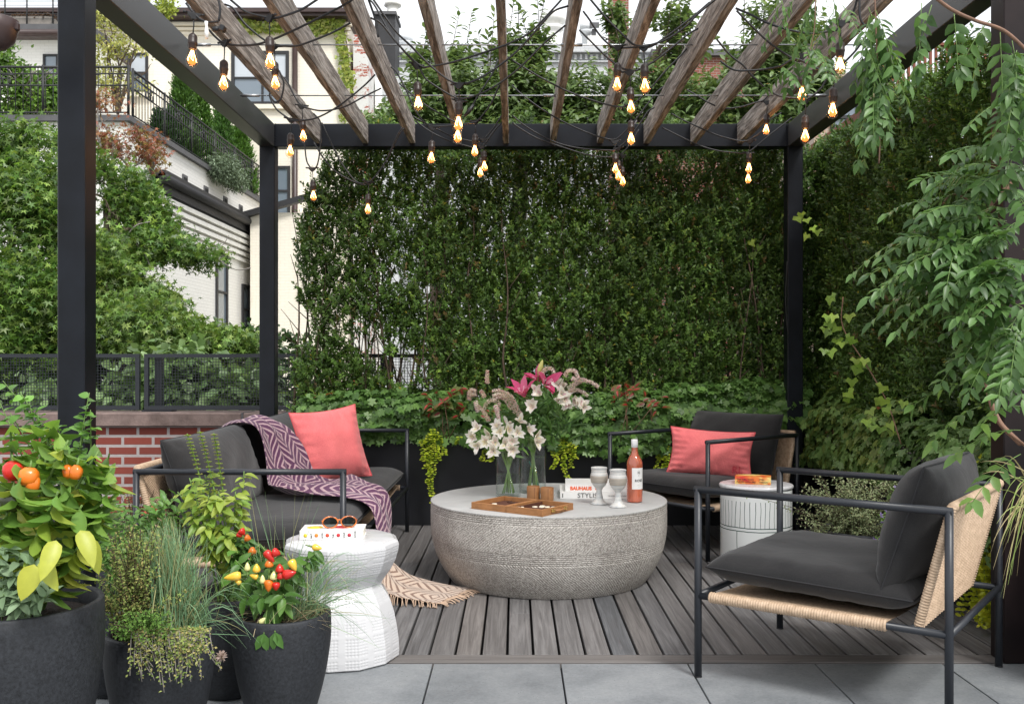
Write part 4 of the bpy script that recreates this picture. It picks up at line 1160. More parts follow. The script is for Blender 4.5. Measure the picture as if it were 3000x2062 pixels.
def jenny(label, strands, seed=0, leaf=.022, cols=((.50,.60,.04),(.42,.55,.04),(.60,.66,.08),(.30,.42,.04))):
    """strands: list of 3D polylines hanging down"""
    p0 = strands[0][0]
    t = thing('creeping_jenny', p0, label, 'trailing plant', 'trailing creeping jenny')
    pos, d, nr = [], [], []; m = MB()
    for s_ in strands:
        pts = spline(s_, 8); m.tube(pts, .0012, 4)
        L = 0
        for i in range(1, len(pts)):
            seg = pts[i]-pts[i-1]; L += seg.length
            while L > .011:
                L -= .011; q = pts[i]
                a = random.uniform(0, 6.28)
                for sg in (0, PI):
                    v = Vector((math.cos(a+sg), math.sin(a+sg)*.6-.25, -.2)).normalized()
                    pos.append(tuple(q+v*.002)); d.append(tuple(v)); nr.append((random.uniform(-.4,.4), -.5, .8))
    n = len(pos)
    leaf_mesh('leaves', np.array(pos), np.array(d), np.array(nr), leaf*rng.uniform(.7,1.2,n), leaf*rng.uniform(.7,1.1,n), T_ROUND, palette(n, cols, .12), M['leaf'], t)
    part('stem', m, M['stem'], t)
def hang(px, p0, p1, Y, wob=.02, n=4):
    a = P(px, p0, Y); b = P(px, p1, Y); out = []
    for i in range(n+1):
        q = i/n; out.append((a[0]+random.uniform(-wob,wob)*(q+.2), Y+random.uniform(-.01,.01), a[2]+(b[2]-a[2])*q))
    return out
YJ = 6.30
jenny('yellow green creeping jenny trailing down the planter left of the stone table', [hang(1268,1250,1470,YJ), hang(1255,1270,1370,YJ), hang(1278,1260,1345,YJ), hang(1292,1270,1330,YJ), hang(1262,1260,1410,YJ), hang(1240,1280,1350,YJ)])
jenny('short creeping jenny sprays peeping out left of the vases', [hang(1345,1275,1300,YJ), hang(1422,1310,1350,YJ), hang(1436,1320,1350,YJ)])
jenny('yellow green creeping jenny trailing between the tall vase and the books', [hang(1625,1270,1370,YJ), hang(1645,1265,1360,YJ), hang(1655,1270,1400,YJ), hang(1672,1290,1370,YJ), hang(1640,1270,1330,YJ), hang(1685,1300,1340,YJ)])
jenny('creeping jenny trailing beside the left arm of the rear armchair', [hang(1930,1290,1380,YJ), hang(1945,1270,1375,YJ), hang(1955,1300,1385,YJ), hang(1938,1290,1350,YJ)])
st = []
for i in range(34):
    yy_ = random.uniform(3.52, 4.1); x = random.uniform(1.92, 1.99); zt = random.uniform(.35, .72)
    st.append([(x+.05, yy_, zt+.05), (x, yy_, zt), (x-random.uniform(0,.05), yy_-.02, zt-.25), (x-random.uniform(0,.08), yy_-.04, max(.04, zt-random.uniform(.3,.62)))])
jenny('thick curtain of yellow creeping jenny behind the front armchair back', st, cols=((.58,.62,.04),(.48,.55,.04),(.66,.66,.07)))

def coleus(px, py, Y, label, n=26, s_=.06):
    c = P(px, py, Y); t = thing('coleus', (c[0], c[1], .56), label, 'plant', 'red leaved coleus plants in the rear planter')
    k = n; base = np.array(c)+rng.normal(0,1,(k,3))*[.075,.05,.045]
    d = _norm(rdir(k)*[1,.5,.7]+[0,-.3,.15]); nr = rdir(k)*.4+[0,-.8,.6]
    leaf_mesh('leaves', base, d, nr, s_*rng.uniform(1,1.5,k), s_*rng.uniform(.55,.8,k), T_LEAF, palette(k, [(.13,.16,.03),(.09,.12,.02),(.16,.12,.03)]), M['leaf'], t)
    leaf_mesh('red_centres', base+d*s_*.12+nr*.004, d, nr, s_*.75*rng.uniform(.9,1.2,k), s_*.26, T_LEAF, palette(k, [(.42,.02,.03),(.30,.02,.03),(.5,.06,.06)]), M['leaf'], t)
    m = MB()
    for i in range(6): m.tube([(c[0]+random.uniform(-.05,.05), c[1]+.02, .56), tuple(base[i])], .002, 5)
    part('stems', m, M['vine_stem'], t)
coleus(1300, 1175, 6.30, 'dark red coleus clump rising left of the vases', 46)
coleus(1835, 1160, 6.28, 'bright red and green coleus clump in front of the hedge, left of two', 22)
coleus(1910, 1180, 6.26, 'smaller red and green coleus beside the brighter clump, nearest the rear armchair', 16, .05)
coleus(1450, 1200, 6.30, 'few red coleus leaves half hidden behind the flowers', 14, .045)

# chartreuse ivy leaves over the side hedge
t = thing('ivy_vine', P(2500, 1000, 4.9), 'bright yellow green lobed vine climbing over the right hedge', 'climbing plant')
pts = [(2480,880,4.9),(2500,900,4.9),(2440,960,4.9),(2490,940,4.9),(2470,1010,4.9),(2520,1000,4.8),(2560,1040,4.8),(2570,1080,4.8),(2530,1110,4.8),(2520,1160,4.8),(2600,1155,4.7),(2620,1170,4.7),(2640,1180,4.7),(2600,1220,4.7),(2630,1230,4.7),(2575,1235,4.7),(2640,1145,4.7),(2450,915,4.9),(2455,985,4.9),(2395,655,5.6),(2380,640,5.6),(2385,690,5.6),(2240,700,6.4),(2225,720,6.4)]
n = len(pts)*2; pos = np.array([P(*q) for q in pts]*2)+rng.normal(0,.03,(n,3)); pos[:, 0] -= .05
leaf_mesh('leaves', pos, rdir(n)*.5+[0,-.1,-.8], rdir(n)*.3+[-.4,-1,.2], rng.uniform(.045,.075,n), rng.uniform(.05,.08,n), T_IVY, palette(n, [(.26,.42,.05),(.34,.48,.07),(.20,.34,.05)]), M['leaf'], t)
m = MB(); m.tube(spline([P(2640,1300,4.6), P(2600,1180,4.7), P(2545,1080,4.8), P(2470,960,4.9), P(2470,870,4.9)], 5), .003, 5); part('stem', m, M['vine_stem'], t)

# ------------------------------------------------------------------ wisteria at right, real compound leaves
def compound(specs, leafl=.055, leafw=.024, pairs=6):
    """specs (base, dir, length) -> arrays + rachis tubes"""
    P_, D_, N_ = [], [], []; m = MB()
    for (b, d, L) in specs:
        b = Vector(b); d = Vector(d).normalized()
        g_ = Vector((0,0,-1)); pts = []
        for i in range(7):
            q = i/6; pts.append(b + d*L*q + g_*(L*.42*q*q))
        m.tube(pts, .0013, 4)
        sidev = d.cross(Vector((0,0,1)));
        if sidev.length < .1: sidev = Vector((1,0,0))
        sidev.normalize(); tw = random.uniform(-.9,.9)
        for i in range(pairs):
            q = .22+.74*i/(pairs-1); p = b + d*L*q + g_*(L*.42*q*q)
            tg = (d + g_*.84*q).normalized(); upv = sidev.cross(tg).normalized()
            sv = (sidev*math.cos(tw)+upv*math.sin(tw))
            for sg in (-1, 1):
                ld = (sv*sg*.9 + tg*.55 + g_*.35 + Vector((random.uniform(-.15,.15),)*3)).normalized()
                P_.append(tuple(p)); D_.append(tuple(ld)); N_.append(tuple(upv*math.cos(tw) + Vector((random.uniform(-.25,.25), random.uniform(-.45,.05), .35))))
        p = pts[-1]; P_.append(tuple(p)); D_.append(tuple((d+g_*.9).normalized())); N_.append((0,-.5,.7))
    return np.array(P_), np.array(D_), np.array(N_), m
WI = [(.075,.165,.040),(.105,.215,.055),(.15,.28,.08),(.045,.105,.030)]
def wisteria(label, specs, ll=.050, lw=.021, pairs=6, cols=WI, woody=None):
    b = specs[0][0]
    t = thing('wisteria_vine', tuple(b), label, 'climbing plant', 'wisteria growing over the right of the pergola')
    a, d, nn, m = compound(specs, ll, lw, pairs); n = len(a)
    leaf_mesh('leaves', a, d, nn, ll*rng.uniform(.75,1.2,n), lw*rng.uniform(.8,1.2,n), T_LEAF, palette(n, cols, .12), M['leaf'], t)
    part('leaf_stalks', m, M['stem'], t)
    if woody:
        w_ = MB()
        for pl_, r_ in woody: w_.tube(spline(pl_, 6), r_, 7)
        part('woody_stem', w_, M['vine_stem'], t)
    return t
def rs(px, py, Y, n, sx, sy, dirs, L=.20, sY=.15):
    out = []
    for i in range(n):
        q = P(px+random.gauss(0, sx), py+random.gauss(0, sy), Y+random.uniform(-sY, sY))
        d = Vector(dirs)+Vector((random.uniform(-.6,.6), random.uniform(-.6,.3), random.uniform(-.5,.5)))
        out.append((q, d, L*random.uniform(.75,1.25)))
    return out
wisteria('wisteria mass of feathery green leaves in front of the right post',
   rs(2925, 600, 3.05, 34, 45, 90, (-1,-.2,.3), .17) + rs(2880, 720, 3.0, 34, 55, 70, (-1,-.2,.1), .18) + rs(2960, 820, 2.9, 26, 40, 60, (-.4,-.4,0), .17) + rs(2985, 430, 3.0, 16, 25, 110, (-.5,-.3,.2), .15) + rs(2990, 1000, 2.9, 16, 22, 70, (-.6,-.3,-.1), .16) + rs(2985, 250, 2.9, 9, 18, 70, (-.3,-.3,-.5), .15) + rs(2930, 920, 2.95, 14, 50, 40, (-.6,-.3,-.3)),
   woody=[([P(3010,505,3.1), P(2940,560,3.1), P(2870,640,3.1), P(2868,720,3.1), P(2890,860,3.2), P(2885,1000,3.35), P(2893,1130,3.35), P(2925,1230,3.3), P(2990,1300,3.2)], .009)])
wisteria('wisteria sprays reaching left across the side hedge at mid height',
   rs(2820, 720, 3.1, 8, 30, 40, (-1.3,-.1,.35), .23) + rs(2780, 800, 3.1, 9, 40, 40, (-1.2,-.1,.2), .22) + rs(2790, 630, 3.2, 6, 35, 35, (-1,-.1,.1), .18), woody=[([P(2900,700,3.1), P(2800,720,3.1), P(2720,770,3.1)], .004), ([P(2760,600,3.2), P(2790,570,3.2), P(2840,590,3.15), P(2852,640,3.1)], .003)])
wisteria('wisteria leaves hanging in front of the right steel beam at top right',
   [(P(2700, 10, 2.7), Vector((-.1,-.1,-1)), .13), (P(2730,15,2.7), Vector((-.35,0,-1)), .14), (P(2795,40,2.7), Vector((.1,0,-1)), .12), (P(2880,75,2.75), Vector((-.2,0,-1)), .12), (P(2930,95,2.75), Vector((0,-.1,-1)), .14), (P(2965,120,2.75), Vector((.2,0,-1)), .15), (P(2990,200,2.75), Vector((-.3,0,-1)), .15), (P(2992,300,2.8), Vector((-.3,0,-1)), .15), (P(2900,60,2.7), Vector((-.6,0,-.6)), .12)],
   .050, .022, 5, woody=[([P(2735,-10,2.7), P(2790,30,2.7), P(2860,62,2.7), P(2940,90,2.7), P(3010,150,2.7)], .005)])
wisteria('narrow wisteria tassel hanging down from the last rafter',
   rs(2560, 60, 3.1, 8, 10, 40, (0,0,-1), .13, .06) + rs(2568, 130, 3.1, 9, 12, 40, (.1,0,-1), .12, .06) + rs(2570, 230, 3.1, 10, 14, 35, (0,0,-1), .12, .06) + rs(2560, 290, 3.1, 7, 20, 25, (-.2,0,-1), .11, .06),
   .048, .021, 5, woody=[([P(2563,-10,3.1), P(2568,120,3.1), P(2575,300,3.1), P(2577,420,3.1), P(2575,480,3.1)], .0025)])
wisteria('wisteria tendrils trailing among the bulbs near the right rafters',
   rs(2300, -5, 3.4, 3, 30, 8, (0,0,-1), .10, .1) + rs(2385, 30, 3.4, 4, 12, 30, (-.1,0,-1), .11, .1) + rs(2440, 20, 3.4, 4, 20, 20, (0,0,-1), .11, .1) + rs(2360, 165, 3.4, 5, 22, 22, (-.3,0,-.6), .10, .1) + rs(2335, 210, 3.4, 4, 22, 14, (-.3,0,-.6), .10, .1),
   .040, .018, 5, woody=[([P(2390,-10,3.4), P(2385,90,3.4), P(2365,180,3.4), P(2350,240,3.4)], .002)])
wisteria('lower wisteria branch with large drooping leaflets beside the black planter',
   [(P(2885,1130,3.1), Vector((-1,-.2,.2)), .26), (P(2870,1190,3.05), Vector((-1,-.3,-.2)), .18), (P(2990,1190,2.9), Vector((-.5,-.3,.1)), .2), (P(2990,1260,2.9), Vector((-.9,-.2,.1)), .22), (P(2990,1330,2.9), Vector((-.8,-.2,-.3)), .18), (P(2990,1120,2.9), Vector((-.6,-.2,.5)), .2)],
   .060, .028, 5, cols=[(.14,.27,.06),(.20,.34,.07),(.11,.22,.06)], woody=[([P(2893,1130,3.35), P(2930,1240,3.2), P(3010,1310,3.0)], .005)])
t = thing('straw_grass', P(2990, 1420, 2.9), 'pale arching grass blades at the right edge beside the planter', 'grass plant')
k = 26; b_ = np.array([P(3010+random.uniform(-10,20), 1450+random.uniform(-80,60), 2.9) for _ in range(k)]); e_ = np.array([P(random.uniform(2870, 2990), random.uniform(1340, 1760), 2.85) for _ in range(k)])
blades('blades', b_, e_, rng.uniform(.02,.10,k), .004, palette(k, [(.55,.45,.26),(.30,.40,.12)]), M['leaf_matte'], t)
# ================================================================== FURNITURE
def pillow(mb, Mx, w, h, t, p=2.6, e=.5, corner=.05, wr=.004, seed=0, n=26, mi=0, droop=0):
    r = np.random.default_rng(seed); ks = r.normal(0, 1, (6, 2))*[2.3, 2.3]; ph = r.random(6)*6.28
    def fn(side):
        def f(a, b):
            u = math.sin((a-.5)*PI); v = math.sin((b-.5)*PI)
            z = t/2*max(0, (1-abs(u)**p)*(1-abs(v)**p))**e
            wn = sum(math.sin(ks[k][0]*u*2+ks[k][1]*v*2+ph[k]) for k in range(6))/6
            z += wr*wn*(1-max(abs(u), abs(v))**6)*1.6
            # gathers running in from the edges
            z += wr*.5*math.sin(u*26+v*3)*abs(v)**4*(1-abs(v)**12) + wr*.5*math.sin(v*24+u*2)*abs(u)**4*(1-abs(u)**12)
            x = u*w/2*(1-corner*(1-v*v)); y = v*h/2*(1-corner*(1-u*u)) - droop*(1-v*v)*.0
            return Mx @ Vector((x, y, side*z))
        return f
    mb.grid(fn(1), n, n, mi, uvs=(w, h))
    f2 = fn(-1); mb.grid(lambda a, b: f2(1-a, b), n, n, mi, uvs=(w, h))
    def edge(k=24):
        out = []
        for (ax, s0) in ((0,-1),(1,1),(0,1),(1,-1)):
            for i in range(k):
                q = math.sin((i/k-.5)*PI)*(1 if s0 == -1 and ax == 0 or s0 == 1 and ax == 1 else -1)
                if ax == 0: u, v = q, s0
                else: u, v = s0, q
                out.append(Mx @ Vector((u*w/2*(1-corner*(1-v*v)), v*h/2*(1-corner*(1-u*u)), 0)))
        out.append(out[0]); return out
    return edge()
def ridged(mb, a, b, r, pitch=.009, amp=.0032, n=10):
    a, b = Vector(a), Vector(b); L = (b-a).length; k = max(4, int(L/pitch*4))
    pts = [a+(b-a)*(i/k) for i in range(k+1)]
    rs_ = [r+amp*abs(math.sin(PI*L/pitch*i/k)) for i in range(k+1)]
    mb.tube(pts, rs_, n)
def lounge(name, label, cat, loc, rz, w, D, nback=1, seat_t=.125, group=None):
    t = thing(name, loc, label, cat, group, rz); H, zr, r = .655, .285, .0130
    hw = w/2
    def P_(nm, mb, mt_, par=t): return part(nm, mb, mt_, par, True)
    for sx in (-1, 1):
        for y in (0, D):
            m = MB(); m.tube([(sx*hw, y, .004), (sx*hw, y, H+.004)], r, 14); lg = P_('leg', m, M['frame'])
            m = MB(); m.tube([(sx*hw, y, 0), (sx*hw, y, .0039)], r*1.05, 14); P_('foot_cap', m, M['cable'], lg)
        m = MB(); m.tube([(sx*hw, -.012, H), (sx*hw, D+.010, H)], r-.0003, 14); P_('armrest', m, M['frame'])
        m = MB(); m.tube([(sx*hw, r*.5, zr), (sx*hw, D-r*.5, zr)], r*.92, 12); P_('seat_rail', m, M['frame'])
        m = MB(); ridged(m, (sx*hw, .045, zr), (sx*hw, D*.78, zr), .0165); P_('rope_wrap', m, M['rope'])
    for y, z in ((0, zr), (D, zr), (D*.87, zr)):
        m = MB(); m.tube([(-hw+r*.5, y, z), (hw-r*.5, y, z)], r*.9, 12); P_('cross_rail', m, M['frame'])
    m = MB(); m.tube([(-hw+r*.5, D-.012, H-.004), (hw-r*.5, D-.012, H-.004)], r*.9, 12); P_('back_rail', m, M['frame'])
    # woven seat web
    m = MB(); nx = int(w/.012)
    m.grid(lambda a, b: (-hw+.0+a*w, .05+b*(D*.78-.05), zr+.012-.02*math.sin(PI*a)+.002*abs(math.sin(b*PI*60))), 24, 120); P_('woven_seat', m, M['rope'])
    # woven back panel leaning from the low rail up to the rear top rail
    y0, z0, y1, z1 = D*.87+.012, zr+.0, D+.004, H+.012
    m = MB(); xw = hw-.022; nb = 46; d = Vector((0, y1-y0, z1-z0)); nrm = Vector((0, -d.z, d.y)).normalized()
    nx = int(2*xw/.014)*2
    def web(side):
        def f(a, b):
            q = Vector((-xw+2*xw*a, y0+(y1-y0)*b, z0+(z1-z0)*b))
            o = side*(.005+.006*abs(math.sin(b*PI*nb+ (PI/2 if int(a*nx/2) % 2 else 0))))
            return q - nrm*o
        return f
    fa, fb = web(1), web(-1)
    m.grid(fa, nx, nb*4, smooth=False, uvs=(w, .4)); m.grid(lambda a, b: fb(1-a, b), nx, nb*4, smooth=False, uvs=(w, .4))
    for sx in (-1, 1): ridged(m, (sx*xw, y0, z0), (sx*xw, y1, z1), .012, .009, .0035)
    ridged(m, (-xw, y1+.002, z1-.002), (xw, y1+.002, z1-.002), .013, .009, .0035)
    P_('woven_back', m, M['rope'])
    # cushions
    for k in range(nback):
        cw = (w-.05)/nback; cx = -hw+.025+cw*(k+.5)
        m = MB(); Mx = Matrix.Translation((cx, .362*D/.82, .372)) @ Matrix.Rotation(R(-1.5), 4, 'X')
        e = pillow(m, Mx, cw-.012, D*.845, seat_t, 7, .5, .012, .006, seed=k+3, n=30)
        s_ = P_('seat_cushion', m, M['fabric']); m = MB(); m.tube(e, .0032, 5, cap=False); P_('piping', m, M['piping_grey'], s_)
        m = MB(); Mx = Matrix.Translation((cx, D*.822, .578)) @ Matrix.Rotation(R(72), 4, 'X')
        e = pillow(m, Mx, cw-.03, .42, .21, 2.8, .5, .03, .009, seed=k+9, n=30)
        s_ = P_('back_cushion', m, M['fabric']); m = MB(); m.tube(e, .0035, 5, cap=False); P_('piping', m, M['piping_grey'], s_)
    return t
lounge('sofa', 'two seat sofa with black tube frame and charcoal cushions in front of the brick wall', 'sofa', (-.695, 5.037, 0), R(90), 2.305, .838, 2)
lounge('armchair', 'low armchair with rope back and charcoal cushions in the right foreground', 'armchair', (.8685, 3.66, 0), math.atan2(-.80, -.60), .756, .82, 1, group='matching rope back armchairs')
lounge('armchair', 'far armchair holding a coral lumbar pillow in front of the rear hedge', 'armchair', (.824, 5.585, 0), math.atan2(-.78, .62), .77, .82, 1, group='matching rope back armchairs')

def scatter_pillow(label, c, nrm, up, w, h, t, seed, roll=0):
    nrm = Vector(nrm).normalized(); x = Vector(up).cross(nrm).normalized(); y = nrm.cross(x)
    Mx = Matrix((x, y, nrm)).transposed().to_4x4(); Mx.translation = Vector(c); Mx = Mx @ Matrix.Rotation(roll, 4, 'Z')
    t_ = thing('throw_pillow', c, label, 'pillow', 'coral linen throw pillows')
    m = MB(); e = pillow(m, Mx, w, h, t, 2.0, .55, .09, .014, seed, n=48); part('cover', m, M['pink'], t_)
    m = MB(); m.tube(e, .0035, 6, cap=False); part('piping', m, M['piping_pink'], t_)
    return t_, Mx
pw, Mx = scatter_pillow('square coral pillow leaning on the sofa back beside the purple blanket', P(970, 1303, 5.33), (.62,-.74,.30), (0,0,1), .42, .42, .18, 4, R(5))
m = MB(); m.obox((0,0,0), (.035,.05,.001)); 
for k in range(2): pass
o = text_part('stitched_mark', 'I', .05, Mx @ Matrix.Translation((.15,-.165,.036)), M['red_text'], pw)
pw, Mx = scatter_pillow('rectangular coral lumbar pillow on the far armchair', P(2082, 1325, 5.70), (-.32,-.90,.22), (.0,0,1), .50, .275, .15, 9, R(-3))
text_part('monogram', 'RL', .06, Mx @ Matrix.Translation((.135,-.115,.040)), M['red_text'], pw)

# ------------------------------------------------------------------ stone coffee table
def m_table():
    m, nt, b, out = newmat('chiselled_grey_stone')
    tc = N(nt, 'TexCoord'); sx = N(nt, 'SeparateXYZ', {0: tc.outputs['UV']})
    u = mth(nt, 'MULTIPLY', sx.outputs[0], 3.74); v = sx.outputs[1]
    wob = mth(nt, 'MULTIPLY', mth(nt, 'SUBTRACT', noise(nt, tc.outputs['Object'], 9, 3), .5), .05)
    up = mth(nt, 'SINE', mth(nt, 'MULTIPLY', mth(nt, 'ADD', mth(nt, 'ADD', mth(nt,'MULTIPLY',u,.72), v), wob), 520.0))
    dn = mth(nt, 'SINE', mth(nt, 'MULTIPLY', mth(nt, 'ADD', mth(nt, 'SUBTRACT', mth(nt,'MULTIPLY',u,.9), v), wob), 480.0))
    sel = mth(nt, 'GREATER_THAN', v, .225)       # v runs from the top rim downwards
    h = mth(nt, 'ADD', mth(nt, 'MULTIPLY', up, mth(nt, 'SUBTRACT', 1.0, sel)), mth(nt, 'MULTIPLY', dn, sel))
    brk = noise(nt, tc.outputs['Object'], 110, 3, .7)
    big = noise(nt, tc.outputs['Object'], 5, 6, .65)
    hh = mth(nt, 'ADD', mth(nt, 'MULTIPLY', h, .30), mth(nt, 'MULTIPLY', brk, 2.2))
    k = mth(nt, 'ADD', mth(nt, 'MULTIPLY', brk, .8), mth(nt, 'ADD', mth(nt, 'MULTIPLY', big, .35), mth(nt, 'MULTIPLY', h, .035)))
    col = ramp(nt, k, [(.38, (.17,.153,.135)), (.58, (.41,.38,.345)), (.78, (.64,.61,.57))])
    nt.links.new(col, b.inputs['Base Color']); b.inputs['Roughness'].default_value = .9
    bump(nt, b, hh, .55, .004)
    return m
M['stone'] = m_table()
M['stonetop'] = mat('smooth_grey_stone_top', (.40,.405,.40), .6, .10, 9, 200, .12, .001)
TX, TY = .173, 4.93
ct = thing('coffee_table', (TX, TY, 0), 'large round drum coffee table of chiselled grey stone in the centre of the deck', 'coffee table')
prof = []
def rprof(z):
    if z > .30: return .603 - .0*(z-.30)
    q = (.30-z)/.30; return .603 - .105*q**2.3
z = .398
zs = []
while z > 0: zs.append(z); z -= .0022
for z in zs:
    r_ = rprof(z); g_ = 0
    for (za, zb) in ((.352,.392), (.168,.222)):
        if za < z < zb: g_ = .0022*(.5-.5*math.cos((z-za)/.0095*2*PI))**.7
    prof.append((r_-g_, z))
prof.append((.49, 0.0))
m = MB(); m.lathe([(q[0], q[1]) for q in prof], (TX, TY, 0), 160); part('base', m, M['stone'], ct)
m = MB(); m.lathe([(0, .4), (.594, .4), (.601, .3985), (.6035, .3955), (.6035, .394)], (TX, TY, 0), 160); part('top', m, M['stonetop'], ct)

# ------------------------------------------------------------------ backgammon case
def m4(c, ang): return Matrix.Translation(c) @ Matrix.Rotation(ang, 4, 'Z')
ang = math.atan2(-.59, .81)
Mc = m4((.035, 4.555, .4), ang); M3 = Mc.to_3x3()
bc = thing('backgammon_case', (.035, 4.555, .4), 'open tan leather backgammon case with brown inside lying at the front of the stone table', 'game board')
def lb(mb, x0, x1, y0, y1, z0, z1, bev=0.0, Mx=Mc):
    c = Mx @ Vector(((x0+x1)/2, (y0+y1)/2, (z0+z1)/2)); mb.obox(c, (x1-x0, y1-y0, z1-z0), Mx.to_3x3(), 0, bev)
for s_ in (-1, 1):
    m = MB(); a, b = (.0015, .205) if s_ > 0 else (-.205, -.0015)
    lb(m, a, b, -.13, .13, .001, .008); lb(m, a, b, -.13, -.120, .0081, .032, .0012); lb(m, a, b, .120, .13, .0081, .032, .0012)
    lb(m, a, a+.009, -.1199, .1199, .0081, .032, .0012); lb(m, b-.009, b, -.1199, .1199, .0081, .032, .0012)
    half = part('case_half', m, M['leather'], bc)
    m = MB(); lb(m, a+.0092, b-.0092, -.1198, .1198, .0082, .0105); lb(m, a+.03, a+.034, -.1197, .1197, .0106, .026) if s_ > 0 else lb(m, b-.034, b-.03, -.1197, .1197, .0106, .026)
    part('suede_lining', m, M['felt'], half)
m = MB()
for y_ in (-.05, .05):
    lb(m, .2052, .212, y_-.010, y_+.010, .012, .026, .001)
    c = Mc @ Vector((.214, y_, .02)); m.tube([c+Vector((0,0,.006)), c+M3@Vector((.004,.012,.004)), c+M3@Vector((.004,.012,-.006)), c-Vector((0,0,.006))], .0015, 6)
part('clasp', m, M['brass'], bc)
m = MB(); p_ = [Mc @ Vector(q) for q in ((.207,-.035,.018),(.220,-.022,.018),(.224,0,.018),(.220,.022,.018),(.207,.035,.018))]; m.tube(spline(p_, 4), .005, 8); part('handle', m, M['leather'], bc)
def chk(x, y, z, dark, label, rz=0, tilt=0):
    c = Mc @ Vector((x, y, z)); o = MB(); Mt = Matrix.Rotation(tilt, 3, 'X')
    o.lathe([(0,-.003),(.0115,-.003),(.013,-.0015),(.013,.0015),(.0115,.003),(0,.003)], c, 20, M=Mt)
    solo('checker', o, M['checker_dark' if dark else 'bone'], label, 'game piece', 'brown checkers in the case' if dark else 'ivory checkers in the case')
for (x, y, z) in ((.06,.02,.0138),(.088,.035,.0138),(.11,.05,.0138),(.14,.06,.0138),(.15,.03,.0138),(.075,.06,.0138),(.165,.07,.0138),(.17,-.01,.0138)):
    chk(x, y, z, False, 'ivory round checker in the right half of the open backgammon case')
chk(-.15, -.02, .0138, False, 'lone ivory checker in the left half of the open backgammon case')
for (x, y, z) in ((-.06,.05,.0138),(-.09,.06,.0138),(-.12,.075,.0138),(-.05,.02,.0138),(-.075,.085,.0138),(-.14,.09,.0138)):
    chk(x, y, z, True, 'dark brown round checker in the left half of the open backgammon case')
def die(x, y, rz, label):
    c = Mc @ Vector((x, y, .0178)); t_ = thing('die', c, label, 'die', 'white dice in the case'); Mr = (Mc.to_3x3() @ Matrix.Rotation(rz, 3, 'Z'))
    m = MB(); m.obox(c, (.014,.014,.014), Mr, 0, .0015); part('cube', m, M['bone'], t_)
    m = MB()
    for (a, b) in ((-.0035,-.0035),(.0035,-.0035),(-.0035,.0035),(.0035,.0035),(0,0)):
        q = c + Mr @ Vector((a, -.0071, b)); m.lathe([(0,0),(.0013,0),(.0013,.0004),(0,.0004)], q, 8, M=(Mr @ Matrix.Rotation(PI/2, 3, 'X')))
    for (a, b) in ((-.0035,0),(.0035,0)):
        q = c + Mr @ Vector((a, b, .0068)); m.lathe([(0,0.0004),(.0013,0.0004),(.0013,0)], q, 8, M=Mr)
    part('pips', m, M['black_text'], t_)
die(.03, -.075, .2, 'front white die in the right half of the backgammon case'); die(.05, -.068, .8, 'second white die just behind the front one')
def cup(x, y, h, label):
    t_ = thing('dice_cup', (x, y, .4), label, 'cup', 'tan leather dice cups'); r = .0335
    m = MB(); m.lathe([(0,.4005),(r-.001,.4005),(r,.402),(r,.4+h-.002),(r-.001,.4+h),(r-.004,.4+h),(r-.0045,.4+h-.003),(r-.0045,.41),(0,.41)], (x, y, 0), 36); b_ = part('cup_body', m, M['leather'], t_)
    m = MB(); m.tube([(x+.004, y-r-.0005, .402), (x+.004, y-r-.0005, .4+h-.003)], .0009, 5); part('seam', m, M['felt'], t_)
cup(.095, 4.875, .068, 'tan leather dice cup standing left, nearer the vases'); cup(.163, 4.84, .066, 'tan leather dice cup standing right of its twin')

# ------------------------------------------------------------------ books on the coffee table
def book(name, label, c, ang, w, d, t, spine=None, cover='paperwhite', loc_z=.4, curve=0.0):
    """c: centre of the front (spine) edge; the spine faces local -y"""
    Mb = m4((c[0], c[1], loc_z), ang); b_ = thing(name, (c[0], c[1], loc_z), label, 'book')
    m = MB(); lb(m, -w/2, w/2, 0, d, .0005, .0035, 0, Mb); lb(m, -w/2, w/2, 0, d, t-.003, t, 0, Mb); lb(m, -w/2, w/2, -.003, -.0001, .0005, t, 0, Mb)
    part('cover', m, M[cover], b_)
    m = MB(); lb(m, -w/2+.004, w/2-.004, .002, d-.004, .0036, t-.0031, 0, Mb); part('pages', m, M['pages'], b_)
    return b_, Mb
bk, Mb = book('book', 'lower white book lettered in black serif capitals on the stone table', (.425, 4.90), R(-2), .385, .28, .034)
text_part('title', 'STYLIST', .034, Mb @ frameM((-.105,-.0036,.0055),(1,0,0),(0,0,1)), M['black_text'], bk, sx=1.05)
text_part('small_print', 'THE INTERPRETERS OF FASHION', .007, Mb @ frameM((.05,-.0036,.013),(1,0,0),(0,0,1)), M['black_text'], bk)
m = MB(); lb(m, -.182, -.178, -.0038, -.0031, .006, .026, 0, Mb); part('spine_mark', m, M['black_text'], bk)
bk, Mb = book('book', 'upper white book with orange title lettering lying on another white book', (.432, 4.915), R(-3), .345, .25, .036, loc_z=.4345)
text_part('title', 'BAUHAUS', .0245, Mb @ frameM((-.148,-.0036,.008),(1,0,0),(0,0,1)), M['orange_text'], bk, bold=.0012, sx=1.0)
m = MB()
for i in range(2):
    for j in range(2): lb(m, -.020+i*.009, -.014+i*.009, -.0038, -.0031, .009+j*.008, .014+j*.008, 0, Mb)
part('spine_mark', m, M['orange_text'], bk)

